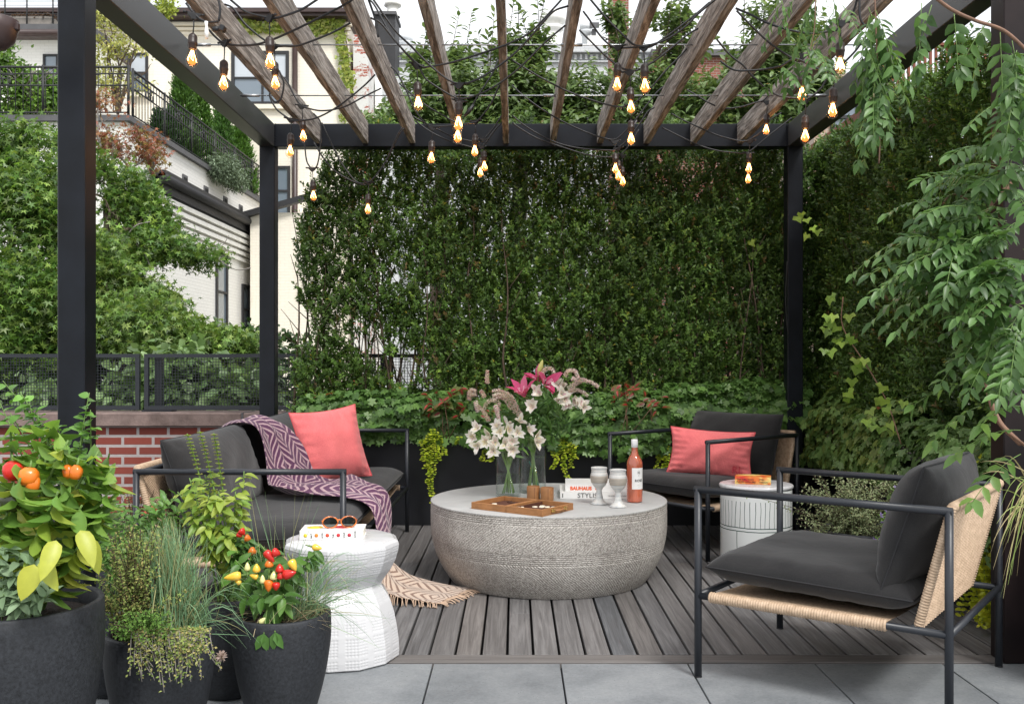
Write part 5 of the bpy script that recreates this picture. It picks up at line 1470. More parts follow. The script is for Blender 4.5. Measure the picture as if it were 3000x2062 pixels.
# ------------------------------------------------------------------ stoneware goblets, wine bottle, vases
def m_stoneware():
    m, nt, b, out = newmat('glazed_stoneware')
    tc = N(nt, 'TexCoord'); v = coords(nt, 'Object', (4, 4, 160))
    band = noise(nt, v, 1.2, 3, .6); f = noise(nt, tc.outputs['Object'], 25, 4)
    sx = N(nt, 'SeparateXYZ', {0: tc.outputs['Object']})
    k = mth(nt, 'ADD', mth(nt, 'MULTIPLY', band, .75), mth(nt, 'MULTIPLY', f, .3))
    glaze = ramp(nt, k, [(.36, (.16,.20,.25)), (.47, (.50,.51,.50)), (.62, (.66,.64,.60))])
    mid = mth(nt, 'MULTIPLY', mth(nt, 'GREATER_THAN', sx.outputs[2], .107), mth(nt, 'LESS_THAN', sx.outputs[2], .142))
    col = mixc(nt, mth(nt, 'MULTIPLY', mid, .75), glaze, mixc(nt, band, (.20,.16,.12), (.42,.36,.28)))
    nt.links.new(col, b.inputs['Base Color']); b.inputs['Roughness'].default_value = .38
    bump(nt, b, band, .5, .003)
    return m
M['stoneware'] = m_stoneware()
def goblet(x, y, label, s_=1.0):
    t_ = thing('goblet', (x, y, .4), label, 'goblet', 'pair of stoneware goblets')
    prof = [(0,.001),(.040,.001),(.0415,.004),(.037,.008),(.027,.016),(.019,.03),(.0145,.05),(.0135,.068),(.017,.078),(.0215,.083),(.032,.095),(.0395,.108),(.0430,.122),(.0440,.134),(.0425,.146),(.039,.156),(.0375,.166),(.039,.174),(.0405,.180),(.039,.1815),(.036,.178),(.034,.166),(.039,.134),(.030,.105),(0,.095)]
    pr = []
    for i in range(len(prof)-1):
        for k in range(4):
            a = k/4; r = prof[i][0]*(1-a)+prof[i+1][0]*a; z = prof[i][1]*(1-a)+prof[i+1][1]*a
            pr.append((max(0, r+(.0006*math.sin(z*1300) if .01 < z < .17 and r > .01 else 0))*s_, .4+z*s_))
    pr.append((0, .4+.095*s_))
    m = MB(); m.lathe(pr[:21*4+1], (x, y, 0), 40); part('bowl_and_foot', m, M['stoneware'], t_)
    m = MB(); m.lathe(pr[21*4:], (x, y, 0), 40); part('inside', m, M['stoneware'], t_)
goblet(.415, 4.715, 'stoneware goblet standing left, beside the orange lettered book'); goblet(.497, 4.62, 'stoneware goblet standing right, nearest the wine bottle', 1.0)
x, y = .598, 4.787
wb_ = thing('wine_bottle', (x, y, .4), 'clear bottle of pink rose wine with a white screw cap and white label', 'bottle')
m = MB(); m.lathe([(0,.408),(.030,.402),(.0385,.404),(.0395,.41),(.0395,.585),(.037,.605),(.028,.625),(.0185,.64),(.0155,.655),(.0150,.672)], (x, y, 0), 40); part('glass', m, M['wine'], wb_)
m = MB(); m.lathe([(.0152,.6721),(.0165,.673),(.0165,.711),(.0155,.7125),(0,.7125)], (x, y, 0), 28); part('screw_cap', m, M['cork'], wb_)
m = MB(); a0 = -1.40; r = .0398; al = 1.75
m.grid(lambda a, b: (x+r*math.cos(a0-.62+al*a), y+r*math.sin(a0-.62+al*a), .468+.105*b), 16, 2)
lab = part('label', m, M['paperwhite'], wb_)
def wrap(txt, size, zz, bold=0, dx=0):
    cu = bpy.data.curves.new('t', 'FONT'); cu.body = txt; cu.size = size; cu.align_x = 'CENTER'; cu.resolution_u = 2; cu.offset = bold
    tmp = bpy.data.objects.new('t', cu); COL.objects.link(tmp); me = bpy.data.meshes.new_from_object(tmp.evaluated_get(bpy.context.evaluated_depsgraph_get())); bpy.data.objects.remove(tmp)
    ac = a0-.62+al/2+dx
    for v_ in me.vertices:
        a = ac + v_.co.x/.0402; h = v_.co.y
        v_.co = (x+.0402*math.cos(a)-ORI[wb_.name][0], y+.0402*math.sin(a)-ORI[wb_.name][1], zz+h-ORI[wb_.name][2])
    me.materials.clear(); me.materials.append(M['black_text']); o = bpy.data.objects.new('label_text', me); COL.objects.link(o); o.parent = lab
wrap('ROSÉ', .0175, .505, .0005); wrap('90', .012, .546, .0002); wrap('+', .008, .531); wrap('____', .008, .490); wrap('___', .006, .480)
m = MB()
q = [(x+.0403*math.cos(a0-.62+al/2+.40*math.cos(k/20*2*PI)*.62*.55*1.2), y+.0403*math.sin(a0-.62+al/2+.40*math.cos(k/20*2*PI)*.62*.55*1.2), .550+.0108*math.sin(k/20*2*PI)) for k in range(21)]
m.tube(q, .0004, 4); part('emblem_ring', m, M['black_text'], lab)
def vase(x, y, r, h, wz, label):
    t_ = thing('glass_vase', (x, y, .4), label, 'vase', 'glass cylinder vases on the stone table')
    m = MB(); m.lathe([(0,.4005),(r-.002,.4005),(r,.403),(r,.4+h),(r-.002,.4+h+.001),(r-.0035,.4+h-.001),(r-.0035,.412),(0,.411)], (x, y, 0), 40); part('glass', m, M['glass'], t_)
    m = MB(); m.lathe([(r-.0040,.4135),(r-.0040,.4+wz),(0,.4+wz)], (x, y, 0), 40); part('water', m, M['water'], t_)
V1 = (-.034, 4.99); V2 = (.098, 5.13)
vase(V1[0], V1[1], .065, .245, .115, 'shorter clear glass cylinder vase at the left, holding the white flowers')
vase(V2[0], V2[1], .070, .315, .19, 'taller clear glass cylinder vase behind, holding the lilies')

def petals(c, d, n, L, W, open_, roll, droop=.0):
    d = Vector(d).normalized(); a = d.cross(Vector((0,0,1)) if abs(d.z) < .9 else Vector((1,0,0))).normalized(); b = d.cross(a)
    P_, D_, N_ = [], [], []
    for i in range(n):
        w = 2*PI*i/n+roll; rad = a*math.cos(w)+b*math.sin(w)
        dd = d*(1-open_)+rad*open_+Vector((0,0,-droop)); P_.append(tuple(Vector(c)+rad*L*.04)); D_.append(tuple(dd.normalized())); N_.append(tuple((d*open_-rad*(1-open_))))
    return P_, D_, N_
def blossom(par, name, c, d, L, W, open_, cols, n=6, throat=None, label=None):
    o1 = petals(c, d, n//2, L, W, open_, random.random()*6)
    o2 = petals(c, d, n//2, L*.95, W*.75, open_*.9, random.random()*6)
    pos = np.array(o1[0]+o2[0]); dd = np.array(o1[1]+o2[1]); nn = np.array(o1[2]+o2[2]); k = len(pos)
    o = leaf_mesh(name, pos, dd, nn, L, W, T_LEAF, palette(k, cols, .04), M['petal'], par)
    if throat is not None:
        leaf_mesh('throat', pos+dd*L*.06+nn*.0015, dd, nn, L*.55, W*.35, T_LEAF, palette(k, throat, .05), M['petal'], o)
    return o
WHT = [(.86,.84,.80),(.90,.88,.85),(.86,.80,.80)]
def spike(par, pts, r, cols):
    pts = spline(pts, 8); n = len(pts); k = 260
    P_, D_, N_ = [], [], []
    for j in range(k):
        q = j/k*(n-1.01); i = int(q); f = q-i; p = pts[i]*(1-f)+pts[i+1]*f; t_ = (pts[i+1]-pts[i]).normalized()
        a = random.random()*6.28; u = t_.orthogonal().normalized(); v = t_.cross(u); rad = u*math.cos(a)+v*math.sin(a)
        rr = r*math.sin(PI*min(1, .12+.88*(1-j/k)))**.6 if j/k > .5 else r
        rr = r*(1-.75*(j/k)**1.6)
        P_.append(tuple(p+rad*rr*.35)); D_.append(tuple(rad+t_*.5)); N_.append(tuple(t_+rad*.2))
    return leaf_mesh('flower_spike', np.array(P_), np.array(D_), np.array(N_), r*.85, r*.7, T_DIAMOND, palette(k, cols, .08), M['petal'], par)
def stem_to(mb, v, tip, r=.0026, base=None):
    a = base or Vector((v[0]+random.uniform(-.035,.035), v[1]+random.uniform(-.03,.03), .418)); rimz = .4+(.245 if v is V1 else .315)
    tip = Vector(tip); q = Vector((v[0]-(a.x-v[0])*.9+ (tip.x-v[0])*.10, v[1]-(a.y-v[1])*.6, rimz-.02))
    mb.tube(spline([a, (a+q)/2+Vector((0,0,.01)), q, (q+tip)/2+Vector((0,0,.02)), tip], 5), r, 6)
zs3 = 1.996
def Z3(x, y, Y): return P(1200+x/zs3, 1000+y/zs3, Y)
# bouquet 1: white alstroemeria in the short vase
bq = thing('flower_bouquet', (V1[0], V1[1], .41), 'low bouquet of white speckled alstroemeria with green leaves in the shorter vase', 'flowers')
sm = MB(); fl = []
for (a, b, Y) in ((400,510,4.93),(375,560,4.90),(400,610,4.88),(450,585,4.88),(490,640,4.85),(500,590,4.87),(530,530,4.9),(580,520,4.93),(630,535,4.9),(600,585,4.86),(560,600,4.85),(600,630,4.84),(640,470,4.97),(560,490,5.0),(690,520,5.0),(740,560,4.98),(745,590,4.96),(520,500,4.98),(470,550,4.95)):
    q = Vector(Z3(a, b, Y)); dr = (q-Vector((V1[0], V1[1], .70))); dr = dr.normalized()*.8+Vector((random.uniform(-.3,.3), -.75, random.uniform(-.1,.3)))
    blossom(bq, 'blossom', q, dr, .050, .032, .50, WHT, throat=[(.80,.64,.64),(.80,.72,.50)])
    fl.append(q - dr.normalized()*.004)
hubs = [Vector((V1[0]+dx, V1[1]+dy, .665+dz)) for dx, dy, dz in ((-.07,-.02,.02),(.0,-.05,.0),(.07,0,.03),(-.02,.0,.05))]
for h in hubs: stem_to(sm, V1, h, .003)
for q in fl:
    h = min(hubs, key=lambda k: (k-q).length); sm.tube(spline([h, (h+q)/2+Vector((0,0,.008)), q], 4), .0013, 5)
for i in range(10): stem_to(sm, V1, (V1[0]+random.uniform(-.06,.06), V1[1]-.01, .63), .0036)
part('stems', sm, M['stem'], bq)
k = 46; pos = np.array([list(random.choice(hubs)+Vector((random.uniform(-.03,.03), random.uniform(-.03,.02), random.uniform(-.08,.03)))) for _ in range(k)])
leaf_mesh('leaves', pos, rdir(k)*[1,.6,.6]+[0,-.1,.25], rdir(k)*.4+[0,-.8,.6], rng.uniform(.05,.11,k), rng.uniform(.014,.022,k), T_LEAF, palette(k, [(.11,.24,.05),(.16,.30,.07),(.08,.18,.04)]), M['leaf'], bq)
# bouquet 2: tall mixed bouquet
bq = thing('flower_bouquet', (V2[0], V2[1], .41), 'tall bouquet of pink lilies, white blooms and drooping pink spikes in the taller vase', 'flowers')
sm = MB()
hub2 = [Vector((V2[0]+dx, V2[1]+dy, z_)) for dx, dy, z_ in ((-.14,-.06,.80),(-.06,-.03,.84),(.02,-.04,.86),(.09,-.02,.86),(.0,.03,.80),(.12,-.05,.80))]
for h in hub2: stem_to(sm, V2, h, .0034)
for i in range(12): stem_to(sm, V2, (V2[0]+random.uniform(-.08,.08), V2[1]-.01, .76), .0042)
def near(h): return min(hub2, key=lambda k: (k-h).length)
for (a, b, Y, L_) in ((870,255,5.0,.045),(900,262,5.0,.045),(890,310,4.95,.048),(870,350,4.97,.045),(905,340,4.98,.045),(760,310,4.97,.042),(745,285,5.0,.04),(720,385,4.92,.045),(705,370,4.95,.042),(985,375,5.0,.044),(1010,370,5.0,.044),(965,350,5.05,.042),(960,285,5.05,.04),(1015,385,4.98,.04),(925,370,5.0,.04)):
    q = Vector(Z3(a, b, Y)); dr = Vector((random.uniform(-.6,.6), -.8, random.uniform(-.1,.5)))
    blossom(bq, 'blossom', q, dr, L_*1.15, L_*.75, .45, WHT, throat=[(.78,.50,.60),(.82,.70,.62)]); h = near(q); sm.tube(spline([h, (h+q)/2+Vector((0,0,.015)), q], 4), .0014, 5)
PK = [(.62,.07,.22),(.72,.16,.32),(.55,.04,.16)]
for (a, b, Y, dr, L_, w_) in ((672,325,4.95,(-.25,-.45,.85),.105,.040),(790,255,5.0,(.35,-.75,.35),.10,.042),(760,235,5.08,(-.3,-.4,.7),.085,.036)):
    q = Vector(Z3(a, b, Y)); lo = blossom(bq, 'lily', q, dr, L_*1.12, w_*1.2, .42, PK, throat=[(.80,.42,.55)], label=None); lo['label'] = 'deep pink open lily'
    h = near(q); sm.tube(spline([h, (h+q)/2+Vector((0,0,.01)), q], 4), .0028, 6)
q = Vector(Z3(752, 190, 5.02)); tp = Vector(Z3(778, 108, 5.02)); m = MB()
ax = (tp-q); Mr = ax.to_track_quat('Z', 'Y').to_matrix(); L_ = ax.length
m.lathe([(.003,0),(.0095,L_*.15),(.0125,L_*.38),(.0115,L_*.62),(.007,L_*.85),(.0015,L_)], q, 14, rad=lambda a, r, z: r*(1+.08*math.cos(3*a)), M=Mr); lb_ = part('bud', m, mat('lily_bud_skin', (.42,.40,.12), .5, .15, 40), bq); lb_['label'] = 'closed green lily bud'
h = hub2[2]; sm.tube(spline([h, (h+q)/2, q], 4), .003, 6)
SP = [(.92,.74,.79),(.95,.88,.86),(.95,.93,.90),(.88,.60,.70)]
for pts in (((455,250),(452,215),(455,172)), ((345,320),(360,285),(385,290)), ((440,330),(425,300),(415,290)),((345,345),(355,315),(385,310)), ((465,470),(440,420),(395,370)), ((385,345),(392,380),(398,410)),
            ((430,400),(470,345),(520,360),(520,400)), ((640,440),(600,340),(540,290),(485,290)), ((620,420),(580,340),(530,310),(488,318)), ((600,400),(560,340),(520,325),(490,340)), ((500,370),(512,410),(520,450)),
            ((775,205),(790,165),(830,160),(852,210)), ((905,205),(935,170),(970,178),(985,212)), ((945,215),(960,222),(975,235)), ((970,225),(1010,225),(1060,240),(1105,265)), ((900,320),(950,285),(1000,290),(1040,318)), ((950,260),(985,240),(1020,225)), ((560,300),(600,330),(625,380),(655,430))):
    Y = 4.98+random.uniform(-.06,.08); pp = [Vector(Z3(a, b, Y)) for a, b in pts]
    spike(bq, pp, .0135, SP); h = near(pp[0]); sm.tube(spline([h, (h+pp[0])/2+Vector((0,0,.02)), pp[0]], 4)+list(spline(pp, 4)), .0013, 5)
part('stems', sm, M['stem'], bq)
k = 260; pos = np.array([list(random.choice(hub2)+Vector((random.uniform(-.09,.09), random.uniform(-.04,.04), random.uniform(-.16,.05)))) for _ in range(k)])
leaf_mesh('leaves', pos, rdir(k)*[1,.5,.5]+[0,-.1,.5], rdir(k)*.4+[0,-.8,.5], rng.uniform(.06,.13,k), rng.uniform(.012,.020,k), T_LEAF, palette(k, [(.08,.19,.04),(.13,.27,.06),(.06,.14,.03)]), M['leaf'], bq)
m = MB(); m.tube([Z3(700,700,5.15), Z3(755,850,5.12)], .0035, 6); part('teal_stem', m, mat('teal_stem', (.0,.16,.13), .4), bq)

# ------------------------------------------------------------------ white ceramic garden stool with book and sunglasses
def m_stool():
    m, nt, b, out = newmat('dimpled_white_ceramic')
    b.inputs['Base Color'].default_value = (.60,.60,.61,1); b.inputs['Roughness'].default_value = .28; b.inputs['Coat Weight'].default_value = .25
    tc = N(nt, 'TexCoord'); sx = N(nt, 'SeparateXYZ', {0: tc.outputs['UV']})
    u = mth(nt, 'MULTIPLY', sx.outputs[0], 12.0); v = sx.outputs[1]
    fu = mth(nt, 'FRACT', u)
    inx = mth(nt, 'MULTIPLY', mth(nt, 'GREATER_THAN', fu, .13), mth(nt, 'LESS_THAN', fu, .87))
    du = mth(nt, 'SUBTRACT', mth(nt, 'FRACT', mth(nt, 'MULTIPLY', fu, 9.0)), .5)
    dv = mth(nt, 'SUBTRACT', mth(nt, 'FRACT', mth(nt, 'MULTIPLY', v, 92.0)), .5)
    dd = mth(nt, 'SQRT', mth(nt, 'ADD', mth(nt, 'MULTIPLY', du, du), mth(nt, 'MULTIPLY', dv, dv)))
    # bands of dots along the height
    bn = mth(nt, 'FRACT', mth(nt, 'MULTIPLY', v, 92.0/6.0)); inv = mth(nt, 'LESS_THAN', bn, .84)
    dot = mth(nt, 'MULTIPLY', mth(nt, 'MULTIPLY', mth(nt, 'LESS_THAN', dd, .30), inx), inv)
    return m
M['ceramic'] = m_stool(); M['ceramic_top'] = mat('white_ceramic', (.60,.60,.61), .28, .02, 5, coat=.25)
SX, SY = -.648, 3.60
gs = thing('garden_stool', (SX, SY, 0), 'white ceramic hourglass garden stool with fluted dimpled sides in front of the sofa', 'stool')
def flute(a, r, z): return r*(1-.038*abs(math.sin(6*a+.35))**.8 + .02) if r > .02 else r
def resamp(pr, st):
    out = [pr[0]]
    for (a, b) in zip(pr[:-1], pr[1:]):
        k = max(1, round(math.hypot(b[0]-a[0], b[1]-a[1])/st))
        for i in range(1, k+1): out.append((a[0]+(b[0]-a[0])*i/k, a[1]+(b[1]-a[1])*i/k))
    return out
_cnt = [0]
def dimple(a, r, z):
    i = _cnt[0]//432; _cnt[0] += 1; base = flute(a, r, z)
    ph = (12*a/(2*PI)) % 1.0; fu = (ph+.67) % 1.0
    if not (.10 < fu < .90) or i < 10 or i > NR-8: return base
    row = i//4; 
    if row % 7 == 6 or 24 < row < 29: return base
    du = (fu*9) % 1.0-.5; dv = (i % 4)/4+.125-.5
    q = math.sqrt(du*du+dv*dv)
    return base - (.0016 if q < .26 else (.0008 if q < .40 else 0))
m = MB()
_pr = resamp([(.196,.440),(.208,.432),(.2115,.42),(.209,.40),(.199,.365),(.182,.330),(.161,.300),(.148,.282),(.146,.272),(.150,.262),(.164,.240),(.180,.210),(.193,.17),(.203,.12),(.210,.07),(.2125,.03),(.211,.006),(.200,0)], .0026); NR = len(_pr)
m.lathe(_pr, (SX, SY, 0), 432, rad=dimple); part('body', m, M['ceramic'], gs)
m = MB(); m.lathe([(.1955,.4401),(.185,.4445),(.10,.4455),(0,.4455)], (SX, SY, 0), 144, rad=flute); part('top', m, M['ceramic_top'], gs)
Mb = m4((-.675, 3.535, .4458), R(4)); bk = thing('book', (-.675, 3.535, .4458), 'white cookbook with a row of coloured dots on its spine on the white stool', 'book')
m = MB(); w_, d_, t_ = .232, .135, .034
lb(m, -w_/2, w_/2, -.0, d_, .0005, .0025, 0, Mb); lb(m, -w_/2, w_/2, 0, d_, t_-.002, t_, 0, Mb); lb(m, -w_/2, w_/2, -.0025, -.0001, .0005, t_, 0, Mb); part('cover', m, M['paperwhite'], bk)
m = MB(); lb(m, -w_/2+.003, w_/2-.003, .002, d_-.003, .0026, t_-.0021, 0, Mb); part('pages', m, M['pages'], bk)
dots = [((.85,.60,.03), -.095), ((.80,.25,.03), -.055), ((.72,.08,.03), -.015), ((.62,.03,.04), .025), ((.50,.03,.06), .065)]
for i, (c, xx) in enumerate(dots):
    m = MB(); q = Mb @ Vector((xx, -.0030, .017)); m.lathe([(0,.0004),(.0068,.0004),(.0068,0)], q, 20, M=(Mb.to_3x3() @ Matrix.Rotation(PI/2, 3, 'X'))); part('spine_dot', m, mat('ink_dot', c, .6, .02, 3), bk)
for i, s_ in enumerate(('SALT\nFAT', 'ACID\nHEAT', 'THE\nART', 'SOUP\nSEED', 'GOOD\nCOOK')):
    text_part('spine_text', s_.split('\n')[0], .0085, Mb @ frameM((dots[i][1]+.024,-.0030,.006),(0,0,1),(-1,0,0)), M['black_text'], bk)
m = MB(); q = Mb @ Vector((-.07, .07, t_+.0003))
m.lathe([(0,.0003),(.030,.0003),(.030,0)], q, 28); part('cover_disc', m, mat('yellow_ink', (.85,.62,.05), .6, .02, 3), bk)
m = MB(); q = Mb @ Vector((.035, .075, t_+.0003)); m.lathe([(0,.0003),(.034,.0003),(.034,0)], q, 28); part('cover_disc', m, mat('red_ink', (.62,.04,.04), .6, .02, 3), bk)
sg = thing('sunglasses', (-.66, 3.60, .482), 'orange tortoiseshell sunglasses with dark lenses lying on the cookbook', 'sunglasses')
Ms = m4((-.655, 3.585, .4805), R(12))
def ell(cx, a, b, tilt=.0, k=28):
    return [Ms @ Vector((cx+a*math.cos(2*PI*i/k)*(1+.08*math.sin(2*PI*i/k)), -.004*abs(math.cos(2*PI*i/k)), .022+b*math.sin(2*PI*i/k))) for i in range(k+1)]
m = MB()
for cx in (-.034, .034): m.tube(ell(cx, .028, .021), .0028, 8, cap=False)
m.tube(spline([Ms @ Vector(q) for q in ((-.008,0,.028),(0,-.002,.032),(.008,0,.028))], 4), .0025, 8); part('front_frame', m, M['acetate'], sg)
for cx in (-.034, .034):
    m = MB(); e_ = ell(cx, .026, .019); c_ = Ms @ Vector((cx, 0, .022)); m.add([c_]+e_[:-1], [(0, i+1, (i+1) % 28+1) for i in range(28)]); part('lens', m, M['lens'], sg)
for s_ in (-1, 1):
    m = MB(); m.tube(spline([Ms @ Vector(q) for q in ((s_*.063,0,.028),(s_*.066,.03,.024),(s_*.060,.085,.012),(s_*.052,.115,.001))], 5), .0022, 6); part('temple', m, M['acetate'], sg)

# ------------------------------------------------------------------ drum stool and paperback
def m_drum():
    m, nt, b, out = newmat('white_glaze_green_lines')
    tc = N(nt, 'TexCoord'); sx = N(nt, 'SeparateXYZ', {0: tc.outputs['UV']}); u, v = sx.outputs[0], sx.outputs[1]
    wob = mth(nt, 'MULTIPLY', mth(nt, 'SUBTRACT', noise(nt, coords(nt, 'Object', (14,14,6)), 1, 2), .5), .9)
    fu = mth(nt, 'ABSOLUTE', mth(nt, 'SUBTRACT', mth(nt, 'FRACT', mth(nt, 'ADD', mth(nt, 'MULTIPLY', u, 46.0), wob)), .5))
    line = mth(nt, 'LESS_THAN', fu, .055)
    upper = mth(nt, 'MULTIPLY', mth(nt, 'GREATER_THAN', v, .055), mth(nt, 'LESS_THAN', v, .185))
    l1 = mth(nt, 'MULTIPLY', line, upper)
    fu2 = mth(nt, 'ABSOLUTE', mth(nt, 'SUBTRACT', mth(nt, 'FRACT', mth(nt, 'ADD', mth(nt, 'MULTIPLY', u, 5.0), mth(nt, 'MULTIPLY_ADD', wob, .06, .37))), .5))
    l2 = mth(nt, 'MULTIPLY', mth(nt, 'LESS_THAN', fu2, .008), mth(nt, 'GREATER_THAN', v, .205))
    vv = mth(nt, 'ADD', v, mth(nt, 'MULTIPLY', wob, .006))
    tot = mth(nt, 'MAXIMUM', l1, l2)
    for c_ in (.187, .204, .405):
        tot = mth(nt, 'MAXIMUM', tot, mth(nt, 'LESS_THAN', mth(nt, 'ABSOLUTE', mth(nt, 'SUBTRACT', vv, c_)), .0022))
    nt.links.new(mixc(nt, tot, (.72,.74,.73), (.02,.07,.05)), b.inputs['Base Color'])
    b.inputs['Roughness'].default_value = .22; b.inputs['Coat Weight'].default_value = .3
    return m
DX, DY = 1.245, 4.95
ds = thing('drum_stool', (DX, DY, 0), 'white glazed drum stool with thin dark green lines between the two armchairs', 'stool')
m = MB(); m.lathe([(.176,.452),(.180,.447),(.181,.43),(.181,.02),(.176,0)], (DX, DY, 0), 72); part('body', m, m_drum(), ds)
m = MB(); m.lathe([(.1765,.4521),(.184,.454),(.187,.459),(.187,.466),(.183,.471),(.172,.4735),(0,.4735)], (DX, DY, 0), 72); part('lid', m, M['ceramic_top'], ds)
Mb = m4((DX-.03, DY-.055, .474), R(-16)); bk = thing('book', (DX-.03, DY-.055, .474), 'thick paperback with a red and yellow cover on the green lined drum stool', 'book')
m = MB(); w_, d_, t_ = .178, .105, .036
m.grid(lambda a, b: Mb @ Vector((-w_/2+w_*a, -.002+d_*b, t_+.003*math.sin(a*3))), 10, 4)
m.grid(lambda a, b: Mb @ Vector((-w_/2+w_*a, -.0025-.002*math.sin(b*PI), .001+(t_-.001+.003*math.sin(a*3))*b)), 10, 4); lb(m, -w_/2, w_/2, 0, d_, .0003, .001, 0, Mb)
def m_cover():
    mm, nt, b, out = newmat('red_yellow_cover'); f = noise(nt, coords(nt, 'Object', (9,9,9)), 1.3, 3)
    nt.links.new(ramp(nt, f, [(.36, (.62,.03,.02)), (.50, (.75,.20,.03)), (.60, (.82,.60,.20))]), b.inputs['Base Color']); b.inputs['Roughness'].default_value = .4; return mm
part('cover', m, m_cover(), bk)
m = MB(); lb(m, -w_/2+.001, w_/2-.001, .0005, d_-.001, .0012, t_-.0006, 0, Mb); part('pages', m, M['pages'], bk)
text_part('spine_title', 'THE GIRL WHO', .012, Mb @ frameM((-.080,-.0047,.020),(1,0,0),(0,0,1)), M['black_text'], bk)
text_part('spine_title', 'PLAYED WITH FIRE', .011, Mb @ frameM((-.080,-.0047,.008),(1,0,0),(0,0,1)), M['black_text'], bk)
text_part('spine_author', 'STIEG', .010, Mb @ frameM((.032,-.0047,.022),(1,0,0),(0,0,1)), M['black_text'], bk)
text_part('spine_author', 'LARSSON', .010, Mb @ frameM((.032,-.0047,.009),(1,0,0),(0,0,1)), M['black_text'], bk)

# ------------------------------------------------------------------ blanket
def m_blanket(name, c1, c2):
    m, nt, b, out = newmat(name)
    tc = N(nt, 'TexCoord'); sx = N(nt, 'SeparateXYZ', {0: tc.outputs['UV']}); u, v = sx.outputs[0], sx.outputs[1]
    cu = mth(nt, 'ABSOLUTE', mth(nt, 'SUBTRACT', mth(nt, 'FRACT', mth(nt, 'MULTIPLY', u, 3.2)), .5))
    cv = mth(nt, 'ABSOLUTE', mth(nt, 'SUBTRACT', mth(nt, 'FRACT', mth(nt, 'MULTIPLY', v, 2.2)), .5))
    k = mth(nt, 'ADD', mth(nt, 'MULTIPLY', cu, 1.0), mth(nt, 'MULTIPLY', cv, 1.35))
    w = mth(nt, 'FRACT', mth(nt, 'MULTIPLY', k, 6.0)); rag = mth(nt, 'MULTIPLY', mth(nt, 'SUBTRACT', noise(nt, tc.outputs['Object'], 260, 2), .5), .35)
    st_ = mth(nt, 'GREATER_THAN', mth(nt, 'ADD', w, rag), .64)
    nt.links.new(mixc(nt, st_, c1, c2), b.inputs['Base Color']); b.inputs['Roughness'].default_value = .95; b.inputs['Sheen Weight'].default_value = .3
    bump(nt, b, mth(nt, 'ADD', noise(nt, tc.outputs['Object'], 400, 2), mth(nt, 'MULTIPLY', st_, .5)), .3, .002)
    return m
M['bl_purple'] = m_blanket('purple_chevron_wool', (.085,.025,.070), (.40,.27,.29)); M['bl_beige'] = m_blanket('beige_chevron_wool', (.50,.40,.32), (.20,.13,.10))
M['fringe'] = mat('wool_fringe', (.50,.36,.26), .95, .15, 30)
bl_ = thing('blanket', (-1.0, 4.8, .42), 'purple and pale zigzag patterned wool blanket draped from the sofa back over the seat', 'blanket')
cl = [((-1.56,5.22,.52), (.03,.42,0)), ((-1.50,5.18,.70), (.03,.44,0)), ((-1.42,5.12,.768), (.03,.44,0)), ((-1.30,5.05,.745), (.05,.42,-.02)), ((-1.22,4.98,.63), (.10,.40,.0)), ((-1.15,4.90,.50), (.14,.38,.0)), ((-1.05,4.84,.452), (.2,.38,0)),
      ((-.92,4.80,.452), (.14,.42,0)), ((-.78,4.72,.452), (.05,.44,0)), ((-.68,4.66,.42), (.0,.42,0)), ((-.650,4.60,.30), (-.01,.38,0)), ((-.645,4.56,.15), (-.01,.34,0))]
cs = spline([c[0] for c in cl], 7); cw = spline([c[1] for c in cl], 7); nL = len(cs)
def blf(a, b):
    q = b*(nL-1); i = min(nL-2, int(q)); f = q-i; c = cs[i]*(1-f)+cs[i+1]*f; w = cw[i]*(1-f)+cw[i+1]*f
    t = (cs[i+1]-cs[i]).normalized(); n = w.cross(t).normalized();
    if n.z < 0 and b < .8: n = -n
    if n.x < 0 and b >= .8: n = -n
    fold = .013*math.sin(a*17+b*5)+.009*math.sin(a*29-b*11+1)+.008*math.sin(b*23+a*6)
    seat = math.exp(-((b-.60)/.16)**2); fold += seat*.020*(math.sin(a*11+b*26)+.6)
    return c + w*((a-.5)*(1-.22*seat*math.sin(b*9))) + n*(fold*.75+.019)
m = MB(); m.grid(blf, 64, 150, uvs=(.75, 2.2)); o = part('draped_wool', m, M['bl_purple'], bl_)
sol = o.modifiers.new('thick', 'SOLIDIFY'); sol.thickness = .005
# lower end falls to the deck with its beige reverse showing
cl2 = [((-.655,4.62,.20), (.0,.24,.0)), ((-.635,4.60,.11), (.02,.26,0)), ((-.58,4.56,.045), (.10,.30,0)), ((-.48,4.52,.022), (.13,.33,0)), ((-.36,4.49,.012), (.13,.32,0)), ((-.28,4.46,.008), (.15,.30,0))]
cs2 = spline([c[0] for c in cl2], 7); cw2 = spline([c[1] for c in cl2], 7)
def bl2(a, b):
    q = b*(len(cs2)-1); i = min(len(cs2)-2, int(q)); f = q-i; c = cs2[i]*(1-f)+cs2[i+1]*f; w = cw2[i]*(1-f)+cw2[i+1]*f
    h = (.012*(1+math.sin(a*15+b*3))+.006*(1+math.sin(a*31+b*7)))*(1-.75*b)
    return c + w*(a-.5) + Vector((.35*h, 0, h))
m = MB(); m.grid(bl2, 44, 50, uvs=(.6, .8)); o = part('trailing_end', m, M['bl_beige'], bl_); o['label'] = 'beige reverse side trailing on the deck'
sol = o.modifiers.new('thick', 'SOLIDIFY'); sol.thickness = .004
m = MB()
for i in range(46):
    a = Vector(bl2(i/45, 1.0)); dd = Vector((.045+random.uniform(-.01,.02), random.uniform(-.03,.015), 0)); m.tube(spline([a, a+dd*.5+Vector((0,random.uniform(-.006,.006),.002)), Vector((a.x+dd.x, a.y+dd.y, .005))], 3), .0022, 5)
